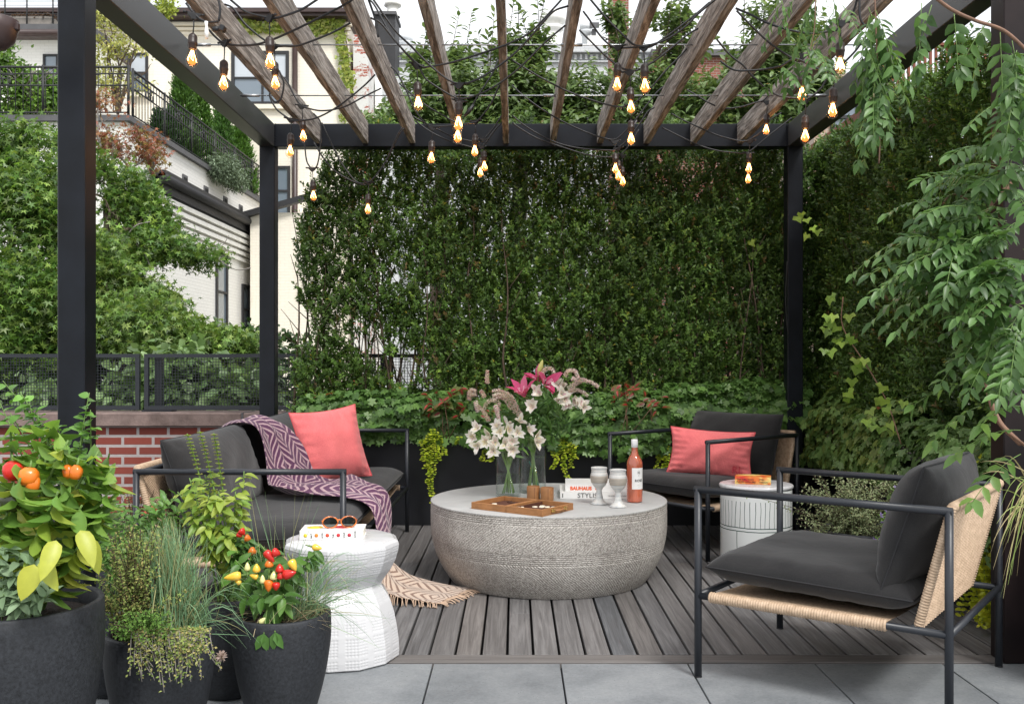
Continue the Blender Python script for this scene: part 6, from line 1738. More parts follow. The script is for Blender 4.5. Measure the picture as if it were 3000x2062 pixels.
for i in range(30):
    a = Vector(bl2(0.0, .45+.55*i/29)); dd = Vector((random.uniform(-.005,.02), -.04+random.uniform(-.01,.01), 0)); m.tube(spline([a, a+dd*.5, Vector((a.x+dd.x, a.y+dd.y, .005))], 3), .0022, 5)
part('fringe', m, M['fringe'], bl_)
# ================================================================== POTS AND PLANTS
def pot(x, y, r, h, label, mt_='pot', rb=.62, name='plant_pot', thick=.016, grp='speckled dark round plant pots'):
    t = thing(name, (x, y, 0), label, 'plant pot', grp)
    pr = [(0,.002),(r*rb*.9,.002),(r*rb,.008)]
    for i in range(1, 15):
        q = i/14; pr.append((r*(rb+(1.03-rb)*math.sin(q*PI/2)**.8 - .03*max(0,(q-.75)*4)), .008+(h-.008)*q))
    R_ = pr[-1][0]; pr[-1] = (R_, h-.004); pr += [(R_-.003, h), (R_-thick+.003, h), (R_-thick, h-.004), (R_-thick-.002, h-.06)]
    m = MB(); m.lathe(pr, (x, y, 0), 64); part('vessel', m, M[mt_], t)
    m = MB(); rr = R_-thick-.001
    m.lathe([(rr, h-.045), (rr*.8, h-.035), (rr*.5, h-.028), (rr*.2, h-.03), (0, h-.026)], (x, y, 0), 36, rad=lambda a, r_, z: r_, smooth=True); part('soil', m, M['soil'], t)
    return t
pot(-1.27, 2.45, .205, .492, 'largest dark pot at the left edge holding bell peppers and sage')
pot(-1.02, 2.76, .152, .335, 'bluish black pot with dry thyme hanging over its rim')
pot(-.952, 3.20, .15, .335, 'dark pot half hidden behind the chili pot, holding basil')
pot(-.717, 2.95, .149, .335, 'speckled black pot in front of the white stool holding the chili plant')
pot(-1.34, 3.22, .15, .30, 'dark pot hidden under mint behind the front pots')
pot(1.62, 4.42, .20, .33, 'grey pot of lavender behind the front armchair', 'pot_grey', .7)

def leafy_plant(name, label, cat, base, specs, stems, lt=T_OVATE2, matl='leaf', grp=None, stemr=.003, stemmat='stem'):
    t = thing(name, base, label, cat, grp)
    m = MB()
    for s_ in stems: pts = spline(s_, 5); k = len(pts); m.tube(pts, [stemr*(1-.55*i/(k-1)) for i in range(k)], 6)
    part('stems', m, M[stemmat], t)
    pos, d, nr, L, W, cols = specs
    leaf_mesh('leaves', pos, d, nr, L, W, lt, cols, M[matl], t)
    return t
def stem_leaves(stems, per, drop=.1, out=1.0, t0=.25):
    pos, d = [], []
    for s_ in stems:
        pts = spline(s_, 8); n = len(pts)
        for k in range(per):
            q = (t0+(1-t0)*(k+random.random()*.5)/per)*(n-1.01); i = int(q); p = pts[i]; tg = (pts[i+1]-pts[i]).normalized()
            a = k*2.4+random.random(); u = tg.orthogonal().normalized(); v = tg.cross(u)
            pos.append(tuple(p)); d.append(tuple((u*math.cos(a)+v*math.sin(a))*out+tg*.35+Vector((0,0,-drop))))
    return np.array(pos), np.array(d)
def fan(c, z0, tops, jitter=.03):
    out = []
    for (x, y, z) in tops:
        b = (c[0]+random.uniform(-jitter, jitter), c[1]+random.uniform(-jitter, jitter), z0)
        out.append([b, (b[0]*.7+x*.3, b[1]*.7+y*.3, z0+(z-z0)*.4), (b[0]*.3+x*.7, b[1]*.3+y*.7, z0+(z-z0)*.78), (x, y, z)])
    return out
def pepper_fruit(par, c, d, L, r, m_, bell=False):
    d = Vector(d).normalized(); Mr = d.to_track_quat('Z', 'Y').to_matrix(); mb = MB()
    if bell: mb.lathe([(0,.0),(r*.5,-.004),(r*.9,L*.12),(r,L*.4),(r*.9,L*.75),(r*.55,L*.97),(r*.2,L),(0,L*.96)], c, 28, rad=lambda a, r_, z: r_*(1+.05*math.cos(4*a)), M=Mr)
    else: mb.lathe([(0,0),(r*.7,.001),(r,L*.18),(r*.95,L*.4),(r*.62,L*.72),(r*.2,L*.95),(0,L)], c, 18, M=Mr)
    o = part('fruit', mb, M[m_], par)
    mb = MB(); mb.tube([tuple(Vector(c)-d*.022), tuple(Vector(c)+d*.001)], [.0015, .0035 if not bell else .005], 6); part('fruit_stalk', mb, M['stem'], o)
YP = 2.45
# large bell pepper plant
tops = [P(x, y, YP+dy) for x, y, dy in ((330,1370,0),(320,1440,-.02),(300,1500,-.05),(30,1250,.05),(120,1330,0),(200,1290,-.03),(290,1320,0),(60,1400,-.12),(170,1440,-.14),(240,1480,-.10),(110,1560,-.14),(20,1500,-.1),(230,1600,-.08),(150,1240,.08),(70,1330,.1))]
st = fan((-1.27, 2.45), .44, tops, .05)
pos, d = stem_leaves(st, 34, .5); n = len(pos)
nr = np.cross(d, np.cross(d, [0,0,-1.]))*-1 + rdir(n)*.35 + [0,-.45,.3]
zt = (pos[:,2]-.5)/.5
lowy = rng.random(n) < np.clip(.75-zt, .08, .7)
cols = palette(n, [(.15,.30,.05),(.20,.37,.06),(.26,.42,.08),(.11,.22,.04)], .14)
cols[lowy] = palette(lowy.sum(), [(.38,.48,.07),(.29,.43,.06),(.50,.52,.09)], .12)
big = rng.uniform(.052,.094,n)
pp = leafy_plant('pepper_plant', 'tall bell pepper plant with lime green leaves and ripening fruit in the large left pot', 'plant', (-1.27,2.45,.45), (pos, d, nr, big*1.08, big*.42, cols), st, stemr=.006)
for (x, y, Y, r, L, mt_) in ((38,1372,2.40,.026,.045,'chilired'),(88,1390,2.37,.025,.042,'chiliorange'),(98,1412,2.37,.018,.038,'chiliorange'),(226,1383,2.38,.016,.032,'chiliorange'),(198,1382,2.42,.014,.032,'chiliorange'),(38,1455,2.36,.030,.050,'peppergreen')):
    pepper_fruit(pp, P(x, y-16, Y), (random.uniform(-.2,.2), -.15, -1), L, r, mt_, True)
# big yellowing low leaves
bp = np.array([P(x, y, Y) for x, y, Y in ((165,1620,2.22),(235,1590,2.26),(130,1670,2.24),(265,1610,2.28),(100,1690,2.22))]); k = len(bp)
leaf_mesh('yellow_leaves', bp+[0,0,.03], np.array([(.25,-.35,-.8)]*k)+rdir(k)*.4, np.array([(.2,-.9,.6)]*k)+rdir(k)*.5, rng.uniform(.065,.10,k), rng.uniform(.036,.055,k), T_OVATE, palette(k, [(.60,.60,.08),(.50,.55,.08)], .06), M['leaf'], pp)
# mint sprigs at upper left
tops = [P(x, y, 2.6) for x, y in ((8,1115),(60,1150),(85,1180),(262,1150),(265,1200),(165,1230),(180,1290),(30,1210),(140,1300),(110,1210),(0,1180),(250,1240))]
st = fan((-1.22, 2.62), .55, tops, .08); pos, d = stem_leaves(st, 15, .1, 1, .45); n = len(pos)
leafy_plant('mint_plant', 'wiry mint sprigs rising above the bell pepper plant at the left edge', 'plant', (-1.22,2.6,.47), (pos, d, rdir(n)*.5+[0,-.4,.9], rng.uniform(.024,.042,n), rng.uniform(.020,.030,n), palette(n, [(.15,.33,.06),(.20,.40,.08),(.12,.26,.05)])), st, stemr=.0025)
# sage
tops = [P(x, y, 2.28) for x, y in ((15,1600),(60,1620),(100,1650),(40,1680),(90,1720),(120,1700),(10,1740),(60,1760),(-10,1640),(135,1745))]
st = fan((-1.24, 2.36), .45, tops, .05); pos, d = stem_leaves(st, 16, .0, .9, .3); n = len(pos)
leafy_plant('sage_plant', 'soft grey green sage at the lower left in the large left pot', 'plant', (-1.24,2.36,.45), (pos, d, rdir(n)*.5+[0,-.5,.8], rng.uniform(.030,.048,n), rng.uniform(.013,.019,n), palette(n, [(.22,.32,.19),(.28,.38,.24),(.18,.27,.15)], .08)), st, matl='leaf_matte', stemr=.002)
# basil with flower spikes
YBs = 3.18
tops = [P(x, y, YBs+dy) for x, y, dy in ((548,1270,0),(585,1262,.03),(626,1268,-.02),(555,1400,-.05),(600,1390,.05),(715,1380,0),(690,1440,-.04),(640,1440,-.08),(560,1500,-.06),(600,1530,-.1),(660,1560,-.1),(520,1440,.04),(700,1490,0),(610,1450,-.08))]
st = fan((-.955, 3.2), .30, tops, .03); pos, d = stem_leaves(st[3:], 24, .4, 1, .35); n = len(pos); L = rng.uniform(.032,.062,n)
bs = leafy_plant('basil_plant', 'yellow green basil with three tall flower spikes in front of the sofa arm', 'plant', (-.955,3.2,.30), (pos, d, rdir(n)*.4+[0,-.5,.8], L, L*.43, palette(n, [(.36,.46,.07),(.28,.40,.06),(.44,.52,.10),(.20,.34,.05)], .1)), st, stemr=.004)
for s_ in st[:3]:
    pts = spline(s_, 30); n0 = int(len(pts)*.45); P_, D_, N_ = [], [], []
    for i in range(n0, len(pts), 3):
        for k in range(9):
            a = k/9*6.28; P_.append(tuple(pts[i])); D_.append((math.cos(a), math.sin(a), .25)); N_.append((0,0,1))
    n = len(P_); leaf_mesh('flower_spike', np.array(P_), np.array(D_)+rdir(n)*.2, np.array(N_)+rdir(n)*.3, .014, .011, T_DIAMOND, palette(n, [(.42,.52,.09),(.34,.46,.08),(.40,.24,.10)], .1, [.5,.4,.1]), M['leaf'], bs)
# chili plant in the front pot
tops = [P(x, y, 2.93+dy) for x, y, dy in ((700,1690,0),(740,1660,-.05),(790,1650,-.05),(850,1670,0),(690,1640,.02),(760,1740,-.1),(830,1740,-.1),(905,1620,0),(930,1600,.02),(800,1610,.05),(860,1640,-.08),(700,1740,-.08))]
st = fan((-.72, 2.97), .30, tops, .025); pos, d = stem_leaves(st, 11, .5, 1, .4); n = len(pos); L = rng.uniform(.035,.065,n)
cp = leafy_plant('chili_plant', 'compact chili plant crowded with red, orange and yellow chilies in the speckled pot', 'plant', (-.72,2.97,.30), (pos, d, rdir(n)*.4+[0,-.6,.7], L, L*.45, palette(n, [(.07,.17,.03),(.10,.23,.04),(.14,.29,.05)], .12)), st, stemr=.0035)
zf = lambda x, y, Y: P(250+x/2.322, 1450+y/2.322, Y)
for (x, y, x2, y2, r, mt_) in ((1060,545,950,560,.0135,'chiliyellow'),(1165,525,1165,480,.012,'chiliyellow'),(1175,560,1125,545,.009,'chiliyellow'),(1250,490,1250,455,.013,'chiliorange'),(1345,545,1435,520,.015,'chilired'),(1322,525,1322,490,.013,'chilired'),(1327,570,1327,540,.012,'chilired'),(1282,575,1282,535,.012,'chilipale'),(1205,600,1205,575,.009,'chilipale'),(1248,575,1248,652,.014,'chiliorange'),(1297,590,1297,635,.013,'chilired'),(1102,515,1102,488,.009,'chilipale'),(1395,440,1435,510,.013,'chiliyellow'),(1545,350,1610,362,.010,'chiliyellow'),(1225,380,1285,450,.013,'chilired'),(1270,385,1310,395,.014,'chilired'),(1185,870,1215,845,.009,'chilipale'),(1055,605,1040,590,.008,'chiliyellow')):
    a = Vector(zf(x, y, 2.83)); b = Vector(zf(x2, y2, 2.83)); dd = (b-a); L_ = max(dd.length, .012)
    if L_ < .026: pepper_fruit(cp, tuple(a+dd*.0), dd, .026, r, mt_)
    else: pepper_fruit(cp, tuple(a), dd+Vector((0,-.15*L_,0)), L_*1.05, r, mt_)
tops = [zf(1215,940,2.80), zf(1290,930,2.80), zf(1240,800,2.80)]
st = [[(-.74,2.93,.30), tuple((Vector((-.74,2.93,.30))+Vector(q))/2+Vector((0,-.01,.06))), q] for q in tops[:2]]; pos = np.array([st[0][1], st[0][2], st[1][1], st[1][2], st[0][2], st[1][2]]); 
leaf_mesh('drooping_leaves', pos, np.array([(.1,-.2,-1),(.2,-.1,-1),(.3,-.2,-.9),(-.1,-.1,-1),(-.4,-.1,-.8),(.4,-.1,-.8)]), np.array([(0,-1.,.2)]*6), .055, .028, T_LEAF, palette(6, [(.09,.21,.04)]), M['leaf'], cp)
m = MB(); [m.tube(spline(s_, 5), .002, 5) for s_ in st]; part('stems', m, M['stem'], cp)
# second chili behind
tops = [zf(x, y, 3.12) for x, y in ((1060,240),(1120,290),(1170,330),(1080,340),(1220,350),(1010,420),(1240,420),(1150,400),(1060,430))]
st = fan((-.90, 3.14), .31, tops, .03); pos, d = stem_leaves(st, 16, .3, 1, .5); n = len(pos); L = rng.uniform(.028,.045,n)
c2 = leafy_plant('chili_plant', 'smaller dark leaved chili plant with red and orange fruit behind, beside the basil', 'plant', (-.90,3.14,.30), (pos, d, rdir(n)*.4+[0,-.6,.7], L, L*.45, palette(n, [(.045,.12,.025),(.07,.17,.03),(.10,.22,.05)], .12)), st, stemr=.003)
for (x, y, x2, y2, r, mt_) in ((1050,235,1085,270,.013,'chilired'),(1030,262,1045,270,.009,'chilired'),(1085,288,1125,298,.012,'chiliorange'),(1155,365,1105,410,.013,'chiliorange')):
    a = Vector(zf(x, y, 3.03)); b = Vector(zf(x2, y2, 3.03)); pepper_fruit(c2, tuple(a), (b-a), max((b-a).length, .02), r, mt_)
m_big = np.array([zf(x, y, 3.0) for x, y in ((1030,380),(1010,470),(1060,440),(990,520),(1120,440))]); 
leaf_mesh('broad_leaves', m_big, rdir(5)*.6+[0,-.2,-.2], rdir(5)*.3+[0,-1,.3], .055, .036, T_LEAF, palette(5, [(.14,.32,.05)]), M['leaf'], c2)

def grass(name, label, c, z0, spread, n, tipf, w, cols, sag=.03, cat='grass plant'):
    t = thing(name, (c[0], c[1], z0), label, cat)
    b = np.array([(c[0]+random.gauss(0,1)*spread, c[1]+random.gauss(0,1)*spread, z0) for _ in range(n)]); e = np.array([tipf() for _ in range(n)])
    blades('blades', b, e, rng.uniform(0, sag, n)*1.6, w, palette(n, cols, .12), M['leaf_matte'], t); return t
CHV = [(.18,.34,.18),(.23,.40,.23),(.28,.45,.26),(.42,.40,.20)]
def tip1():
    a = random.gauss(0,1); return P(np.clip(490+a*62, 330, 660), random.uniform(1500, 1720)+abs(a)*30, 2.85+random.uniform(-.12,.12))
grass('chives', 'dense blue green chives fanning up from the middle dark pot', (-1.00, 2.83), .31, .040, 800, tip1, .0030, CHV, .05)
def tip2():
    q = random.random(); return P(np.interp(q, [0,1], [850, 1130])+random.gauss(0,20), 1700+random.uniform(-60,160)*(.4+q), 2.95+random.uniform(-.12,.1))
grass('chives', 'arching thin green blades reaching right across the white stool from the chili pot', (-.66, 2.98), .31, .022, 150, tip2, .0022, CHV, .16)
def tip3(): return P(random.uniform(700, 960), random.uniform(1390, 1640), 2.98+random.uniform(-.05,.05))
grass('chives', 'sparse upright blades standing behind the chilies in front of the stool', (-.75, 3.02), .31, .03, 36, tip3, .0020, CHV, .02)
def tip4(): return P(random.uniform(600, 760), random.uniform(1690, 1900), 2.75+random.uniform(-.05,.05))
grass('chives', 'stray crossing blades drooping between the middle pot and the chili pot', (-.97, 2.80), .32, .03, 46, tip4, .0024, CHV, .14)
def tip5(): return P(random.uniform(620, 1000), random.uniform(1760, 1850), 2.90+random.uniform(-.1,.04))
grass('dry_grass', 'dry straw coloured blades lying round the rim of the chili pot', (-.70, 2.93), .305, .05, 60, tip5, .0016, [(.42,.34,.22),(.30,.24,.15)], .05)

def thyme(name, label, c, z0, tops, n_l, cols, leaf=.008, cat='herb plant', woody='twig', jitter=.05, per=40):
    t = thing(name, (c[0], c[1], z0), label, cat); st = fan(c, z0, tops, jitter); m = MB()
    for s_ in st: m.tube(spline(s_, 5), .0011, 4)
    part('stems', m, M[woody], t); pos, d = stem_leaves(st, per, .0, 1, .15); n = len(pos); pos = pos+rng.normal(0,.004,(n,3))
    leaf_mesh('leaves', pos, d+rdir(n)*.4, rdir(n)*.6+[0,-.3,.8], leaf*rng.uniform(.7,1.5,n), leaf*.62, T_DIAMOND, palette(n, cols, .14), M['leaf_matte'], t)
TH = [(.20,.29,.07),(.28,.36,.10),(.36,.40,.13),(.44,.37,.14),(.15,.22,.06)]
tops = [P(random.gauss(400, 48), random.uniform(1530, 1800), 2.80+random.uniform(-.15,.05)) for _ in range(130)]
thyme('oregano', 'yellowish oregano bush between the large left pot and the chives', (-1.10, 2.78), .31, tops, 0, TH, .009, per=46)
tops = [P(random.gauss(430, 50), random.uniform(1790, 1870), 2.58+random.uniform(-.06,.06)) for _ in range(70)]
thyme('creeping_thyme', 'fresh green cushion of thyme at the front rim of the middle dark pot', (-1.03, 2.70), .32, tops, 0, [(.12,.24,.05),(.17,.30,.06),(.09,.18,.04)], .009, per=36)
t = thing('trailing_thyme', (-1.0, 2.62, .33), 'dry trailing thyme hanging in a tangle down the front of the middle dark pot', 'herb plant'); m = MB(); st = []
for i in range(64):
    bx_ = random.uniform(390, 620); a = P(bx_, 1850, 2.62); tx = 500+(bx_-500)*random.uniform(.5, 1.25); ty = random.uniform(1880, 2040-abs(tx-500)*.5)
    e = P(tx, ty, 2.565+random.uniform(-.02,.0)); st.append([a, (a[0]*.9+e[0]*.1, 2.59, a[2]+.01), (a[0]*.5+e[0]*.5, 2.565, (a[2]+e[2])/2), e]); m.tube(spline(st[-1], 5), .0012, 4)
part('stems', m, M['twig_grey'], t); pos, d = stem_leaves(st, 30, .1, 1, .1); n = len(pos)
leaf_mesh('leaves', pos+rng.normal(0,.003,(n,3)), d+rdir(n)*.4, rdir(n)*.5+[0,-.6,.6], .009*rng.uniform(.7,1.4,n), .006, T_DIAMOND, palette(n, TH+[(.40,.36,.16)], .14), M['leaf_matte'], t)
t = thing('clover_flower', P(648, 1925, 2.56), 'single dry pinkish flower head at the right of the trailing thyme', 'flower')
c = np.array(P(648, 1922, 2.56)); k = 60; d = rdir(k); leaf_mesh('petals', np.repeat(c[None], k, 0), d, rdir(k), .018, .004, T_DIAMOND, palette(k, [(.50,.38,.36),(.42,.32,.28)]), M['petal'], t)
m = MB(); m.tube(spline([tuple(c), P(640, 1950, 2.565), P(600, 1900, 2.60)], 4), .0012, 4); part('stem', m, M['twig_grey'], t)
# mint and pale herbs in the hidden pot behind
tops = [P(random.uniform(265, 560), random.uniform(1440, 1620), 3.15+random.uniform(-.1,.15)) for _ in range(46)]
st = fan((-1.34, 3.22), .27, tops, .08); pos, d = stem_leaves(st, 20, .1, 1, .4); n = len(pos)
leafy_plant('mint_plant', 'low dark green mint growing between the front pots and the sofa leg', 'plant', (-1.34,3.22,.27), (pos, d, rdir(n)*.4+[0,-.3,.9], rng.uniform(.022,.036,n), rng.uniform(.013,.02,n), palette(n, [(.09,.21,.04),(.13,.27,.05),(.16,.31,.07)])), st, stemr=.002)
pot(-1.62, 4.05, .16, .26, 'small dark pot standing against the sofa back, mostly hidden by herbs')
tops = [P(random.uniform(345, 470), random.uniform(1430, 1530), 4.0+random.uniform(-.1,.1)) for _ in range(60)]
thyme('feathery_herb', 'feathery pale herb in front of the brick wall behind the sofa leg', (-1.62, 4.05), .24, tops, 0, [(.34,.38,.16),(.42,.44,.20),(.30,.24,.14)], .011, per=16)
t = thing('red_flower', P(452, 1500, 3.75), 'coral red flower head low beside the rope back of the sofa', 'flower')
c = np.array(P(455, 1500, 3.78)); k = 70; d = rdir(k)*[1,.7,.5]; leaf_mesh('petals', np.repeat(c[None], k, 0)+rng.normal(0,.008,(k,3)), d, rdir(k), .03, .012, T_LEAF, palette(k, [(.50,.06,.05),(.58,.14,.09)]), M['petal'], t)
m = MB(); m.tube([tuple(c), (c[0]-.1, 3.95, .24)], .002, 5); part('stem', m, M['stem'], t)
# lavender behind the front chair
tops = [P(random.gauss(2500, 95), random.uniform(1385, 1600), 4.38+random.uniform(-.18,.12)) for _ in range(230)]
tops = [q for q in tops if q[0] < 1.86]
thyme('lavender', 'bushy grey green thyme leaved shrub in the grey pot behind the front armchair', (1.55, 4.42), .30, tops, 0, [(.28,.34,.18),(.35,.40,.23),(.21,.27,.13),(.42,.44,.25)], .012, 'shrub', jitter=.09, per=38)
t = thing('fan_flower', P(2640, 1480, 4.1), 'green trailing plant with small lilac flowers at the right of the lavender pot', 'plant')
tops = [P(random.gauss(2640, 35), random.uniform(1410, 1600), 4.15+random.uniform(-.05,.05)) for _ in range(34)]
st = fan((1.68, 4.25), .32, tops, .03); pos, d = stem_leaves(st, 13, 0, 1, .3); n = len(pos); m = MB(); [m.tube(spline(s_, 4), .0014, 4) for s_ in st]; part('stems', m, M['stem'], t)
leaf_mesh('leaves', pos, d, rdir(n)*.4+[0,-.3,.9], .024, .010, T_LEAF, palette(n, [(.15,.30,.05),(.22,.38,.07)]), M['leaf'], t)
q = np.array([s_[-1] for s_ in st]); q = np.repeat(q, 5, 0); k = len(q); leaf_mesh('petals', q, rdir(k)*[1,.3,1]+[0,-.3,0], np.array([(0,-1.,.2)]*k)+rdir(k)*.2, .016, .009, T_LEAF, palette(k, [(.42,.30,.72),(.52,.42,.78)]), M['petal'], t)

# ================================================================== STRING LIGHTS
proto = thing('pendant_bulb', (0,0,0), 'x', 'light bulb', 'pear shaped bulbs on the string lights')
m = MB(); m.tube([(0,0,.070),(.0015,0,.105),(0,0,.132)], .0024, 6); part('cord', m, M['cable'], proto, True)
m = MB(); m.lathe([(.004,.076),(.0095,.072),(.0145,.067),(.0165,.060),(.0165,.044),(.0175,.043),(.0175,.036),(.0162,.034),(.0150,.020),(.0135,.016),(0,.016)], (0,0,0), 20); part('socket', m, M['socket'], proto, True)
m = MB(); m.lathe([(.0130,.018),(.0142,.010),(.0175,-.002),(.0212,-.016),(.0222,-.026),(.0205,-.037),(.0155,-.045),(.008,-.0495),(0,-.051)], (0,0,0), 28); gl = part('glass', m, M['bulbglass'], proto, True)
m = MB()
for k in range(5):
    a = k/5*2*PI; m.tube([(.004*math.cos(a), .004*math.sin(a), .012), (.0158*math.cos(a+.5), .0158*math.sin(a+.5), -.022), (.0158*math.cos(a+1.0), .0158*math.sin(a+1.0), -.030), (.004*math.cos(a+1.1), .004*math.sin(a+1.1), .008)], .0011, 5)
part('filament', m, M['filament'], proto, True)
m = MB(); m.lathe([(0,.014),(.004,.010),(.0085,-.008),(.0140,-.020),(.0148,-.028),(.0110,-.037),(0,-.042)], (0,0,0), 14); part('glow_core', m, M['bulbcore'], proto, True)
m = MB(); m.add([(-.026,-.006,.150),(.026,-.006,.150),(.026,.006,.150),(-.026,.006,.150),(-.022,-.006,.143),(.022,-.006,.143),(.022,.006,.143),(-.022,.006,.143),(-.006,-.005,.126),(.006,-.005,.126),(.006,.005,.126),(-.006,.005,.126)],
  [(3,2,1,0),(0,1,5,4),(1,2,6,5),(2,3,7,6),(3,0,4,7),(4,5,9,8),(5,6,10,9),(6,7,11,10),(7,4,8,11),(8,9,10,11)])
m.tube([(-.038,0,.148),(-.024,0,.147)], .0046, 8); m.tube([(.024,0,.147),(.038,0,.148)], .0046, 8)
m.tube([(-.004,0,.150),(-.005,0,.156),(0,0,.159),(.005,0,.156),(.004,0,.150)], .0013, 5)
part('connector', m, M['cable'], proto, True)
ld = bpy.data.lights.new('bulb_light', 'POINT'); ld.energy = .8; ld.color = (1.0,.50,.20); ld.shadow_soft_size = .02
lo = bpy.data.objects.new('bulb_light', ld); COL.objects.link(lo); lo.parent = proto; lo.location = (0,0,-.025)
BUL = [(563,158,3.53,'lit bulb highest at the left, hanging in front of the left steel beam'),
 (655,232,3.75,'lit bulb under the knot of cable at the first rafter'),
 (791,167,3.55,'large lit bulb upper of the pair in front of the cream building window'),
 (806,232,4.1,'lit bulb lower of the pair in front of the cream building window'),
 (888,390,5.1,'lit bulb at the lower end of the first rafter, right of its neighbour'),
 (850,434,4.8,'lit bulb in front of the rear left corner of the steel frame'),
 (918,566,5.6,'lit bulb below the rear beam just right of the rear left post'),
 (1078,605,5.6,'lowest lit bulb at left, alone against the hedge'),
 (1225,292,4.0,'paler bulb hanging alone between the third and fourth rafters'),
 (1343,351,3.95,'upper bulb of the overlapping pair on the fourth rafter'),
 (1341,390,4.35,'lower bulb of the overlapping pair on the fourth rafter'),
 (1264,454,4.95,'lit bulb just under the rear beam left of the fourth rafter'),
 (1391,434,5.15,'lit bulb at the rear beam right of the fourth rafter'),
 (1419,480,5.7,'right bulb of the small close pair below the rear beam near the middle'),
 (1407,498,5.9,'left and lower bulb of the small close pair below the rear beam near the middle'),
 (1808,237,4.1,'left of the two high bulbs beside the seventh rafter'),
 (1889,241,3.85,'right of the two high bulbs beside the seventh rafter'),
 (1848,304,4.4,'bulb centred just below the two high ones at the seventh rafter'),
 (1849,398,4.7,'lit bulb in front of the rear beam between seventh and eighth rafters'),
 (1803,487,5.5,'topmost of the three stacked bulbs below the rear beam'),
 (1812,507,5.65,'middle of the three stacked bulbs below the rear beam, partly covered'),
 (1824,524,5.9,'lowest of the three stacked bulbs below the rear beam'),
 (2245,372,5.5,'lit bulb in front of the last rafter near the right end of the rear beam'),
 (2194,485,5.6,'upper bulb of the pair below the rear beam by the rear right post'),
 (2192,517,5.9,'lower bulb of the pair below the rear beam by the rear right post'),
 (2440,312,3.9,'large lit bulb in front of the right steel beam'),
 (2359,388,4.15,'lit bulb at the lower end of the right steel beam near the rear corner'),
 (2461,180,3.6,'unlit looking bulb highest at the right beside the last rafter'),
 (2349,265,4.0,'bulb half hidden in wisteria leaves near the last rafter')]
first = True
for (px, py, Y, lab) in BUL:
    o = proto if first else copy_tree(proto); first = False
    o.location = P(px, py, Y); o.rotation_euler = (random.uniform(-.05,.05), random.uniform(-.05,.05), random.uniform(-.8,.8)); o['label'] = lab
    if 'unlit' in lab or 'paler' in lab:
        for ch in o.children:
            if ch.type == 'LIGHT': ch.data = ch.data.copy(); ch.data.energy = .15
            if ch.name.startswith('glow_core'):
                ch.data = ch.data.copy(); ch.data.materials[0] = M['filament_dim']; ch.scale = (.35,.35,.7)
def cab(spec, mb, r=.0044):
    """spec: Y, [(px,py)...]"""
    Y, pts = spec; q = [P(a, b, Y) for a, b in pts]; mb.tube(spline(q, 6), r, 7)
Z2 = lambda pts: [(700+a/2.28, b/2.28) for a, b in pts]
Zr = lambda pts: [(1500+a/2.66, b/2.66) for a, b in pts]
Z4 = lambda pts: [(2200+a/2.28, b/2.28) for a, b in pts]
C1 = [(3.53, [(545,10),(568,40),(592,60),(618,66),(640,64)]), (3.5, [(640,0),(645,30),(641,62)]),
 (3.55, [(675,0),(720,35),(765,48),(791,53),(815,52),(880,30),(935,-4)]),
 (3.75, [(612,88),(630,108),(655,126),(702,134),(768,127),(860,90),(1003,18),(1040,-6)]),
 (4.1, [(658,13),(684,26),(719,72),(772,116),(807,135),(835,136),(875,134),(963,101),(1027,68)]),
 (5.1, [(832,228),(845,246),(862,281),(880,307),(900,317),(946,325),(1007,314),(1064,285),(1117,259)]),
 (4.8, [(790,272),(792,289),(810,320),(840,344),(857,354),(893,353),(937,342),(998,307),(1064,254),(1099,219)]),
 (4.6, [(818,208),(831,245),(823,289),(806,299),(791,282)]),
 (5.6, [(891,408),(897,465),(905,485),(916,495),(930,482),(939,421),(939,360),(919,333)]),
 (5.6, [(943,360),(963,404),(998,474),(1042,531),(1073,536),(1095,522),(1130,474),(1160,404),(1178,373)]),
 (5.65, [(919,417),(946,461),(985,504),(1051,539),(1075,537),(1100,516),(1138,460),(1166,400),(1184,376)])]
C2 = [(4.0, [(1086,53),(1117,70),(1160,123),(1204,171),(1237,196),(1261,195),(1314,186),(1402,160),(1489,129),(1555,94),(1621,26),(1650,-6)]),
 (4.35, [(1070,-6),(1095,13),(1139,92),(1182,149),(1226,197),(1248,232),(1292,263),(1327,283),(1345,289),(1371,287),(1424,268),(1481,232),(1533,189),(1599,123),(1656,75)]),
 (3.95, [(1090,-6),(1156,88),(1204,136),(1261,193),(1314,235),(1349,246),(1384,239),(1437,211),(1511,154),(1577,83),(1621,35),(1665,18)]),
 (4.95, [(1145,197),(1161,211),(1187,259),(1213,316),(1239,355),(1264,370),(1283,371),(1323,368),(1384,360),(1402,351),(1437,307),(1463,250)]),
 (5.15, [(1459,175),(1441,219),(1406,272),(1384,309),(1360,342)]),
 (5.3, [(1170,245),(1235,300),(1300,340),(1345,362),(1384,362)]),
 (5.7, [(1209,340),(1226,351),(1270,373),(1323,399),(1380,414),(1411,412),(1428,397),(1454,364),(1470,338)]),
 (5.9, [(1217,355),(1261,386),(1314,412),(1375,430),(1404,434),(1424,417),(1446,386),(1470,360)]),
 (3.6, [(1078,-5),(1100,60),(1108,110)])]
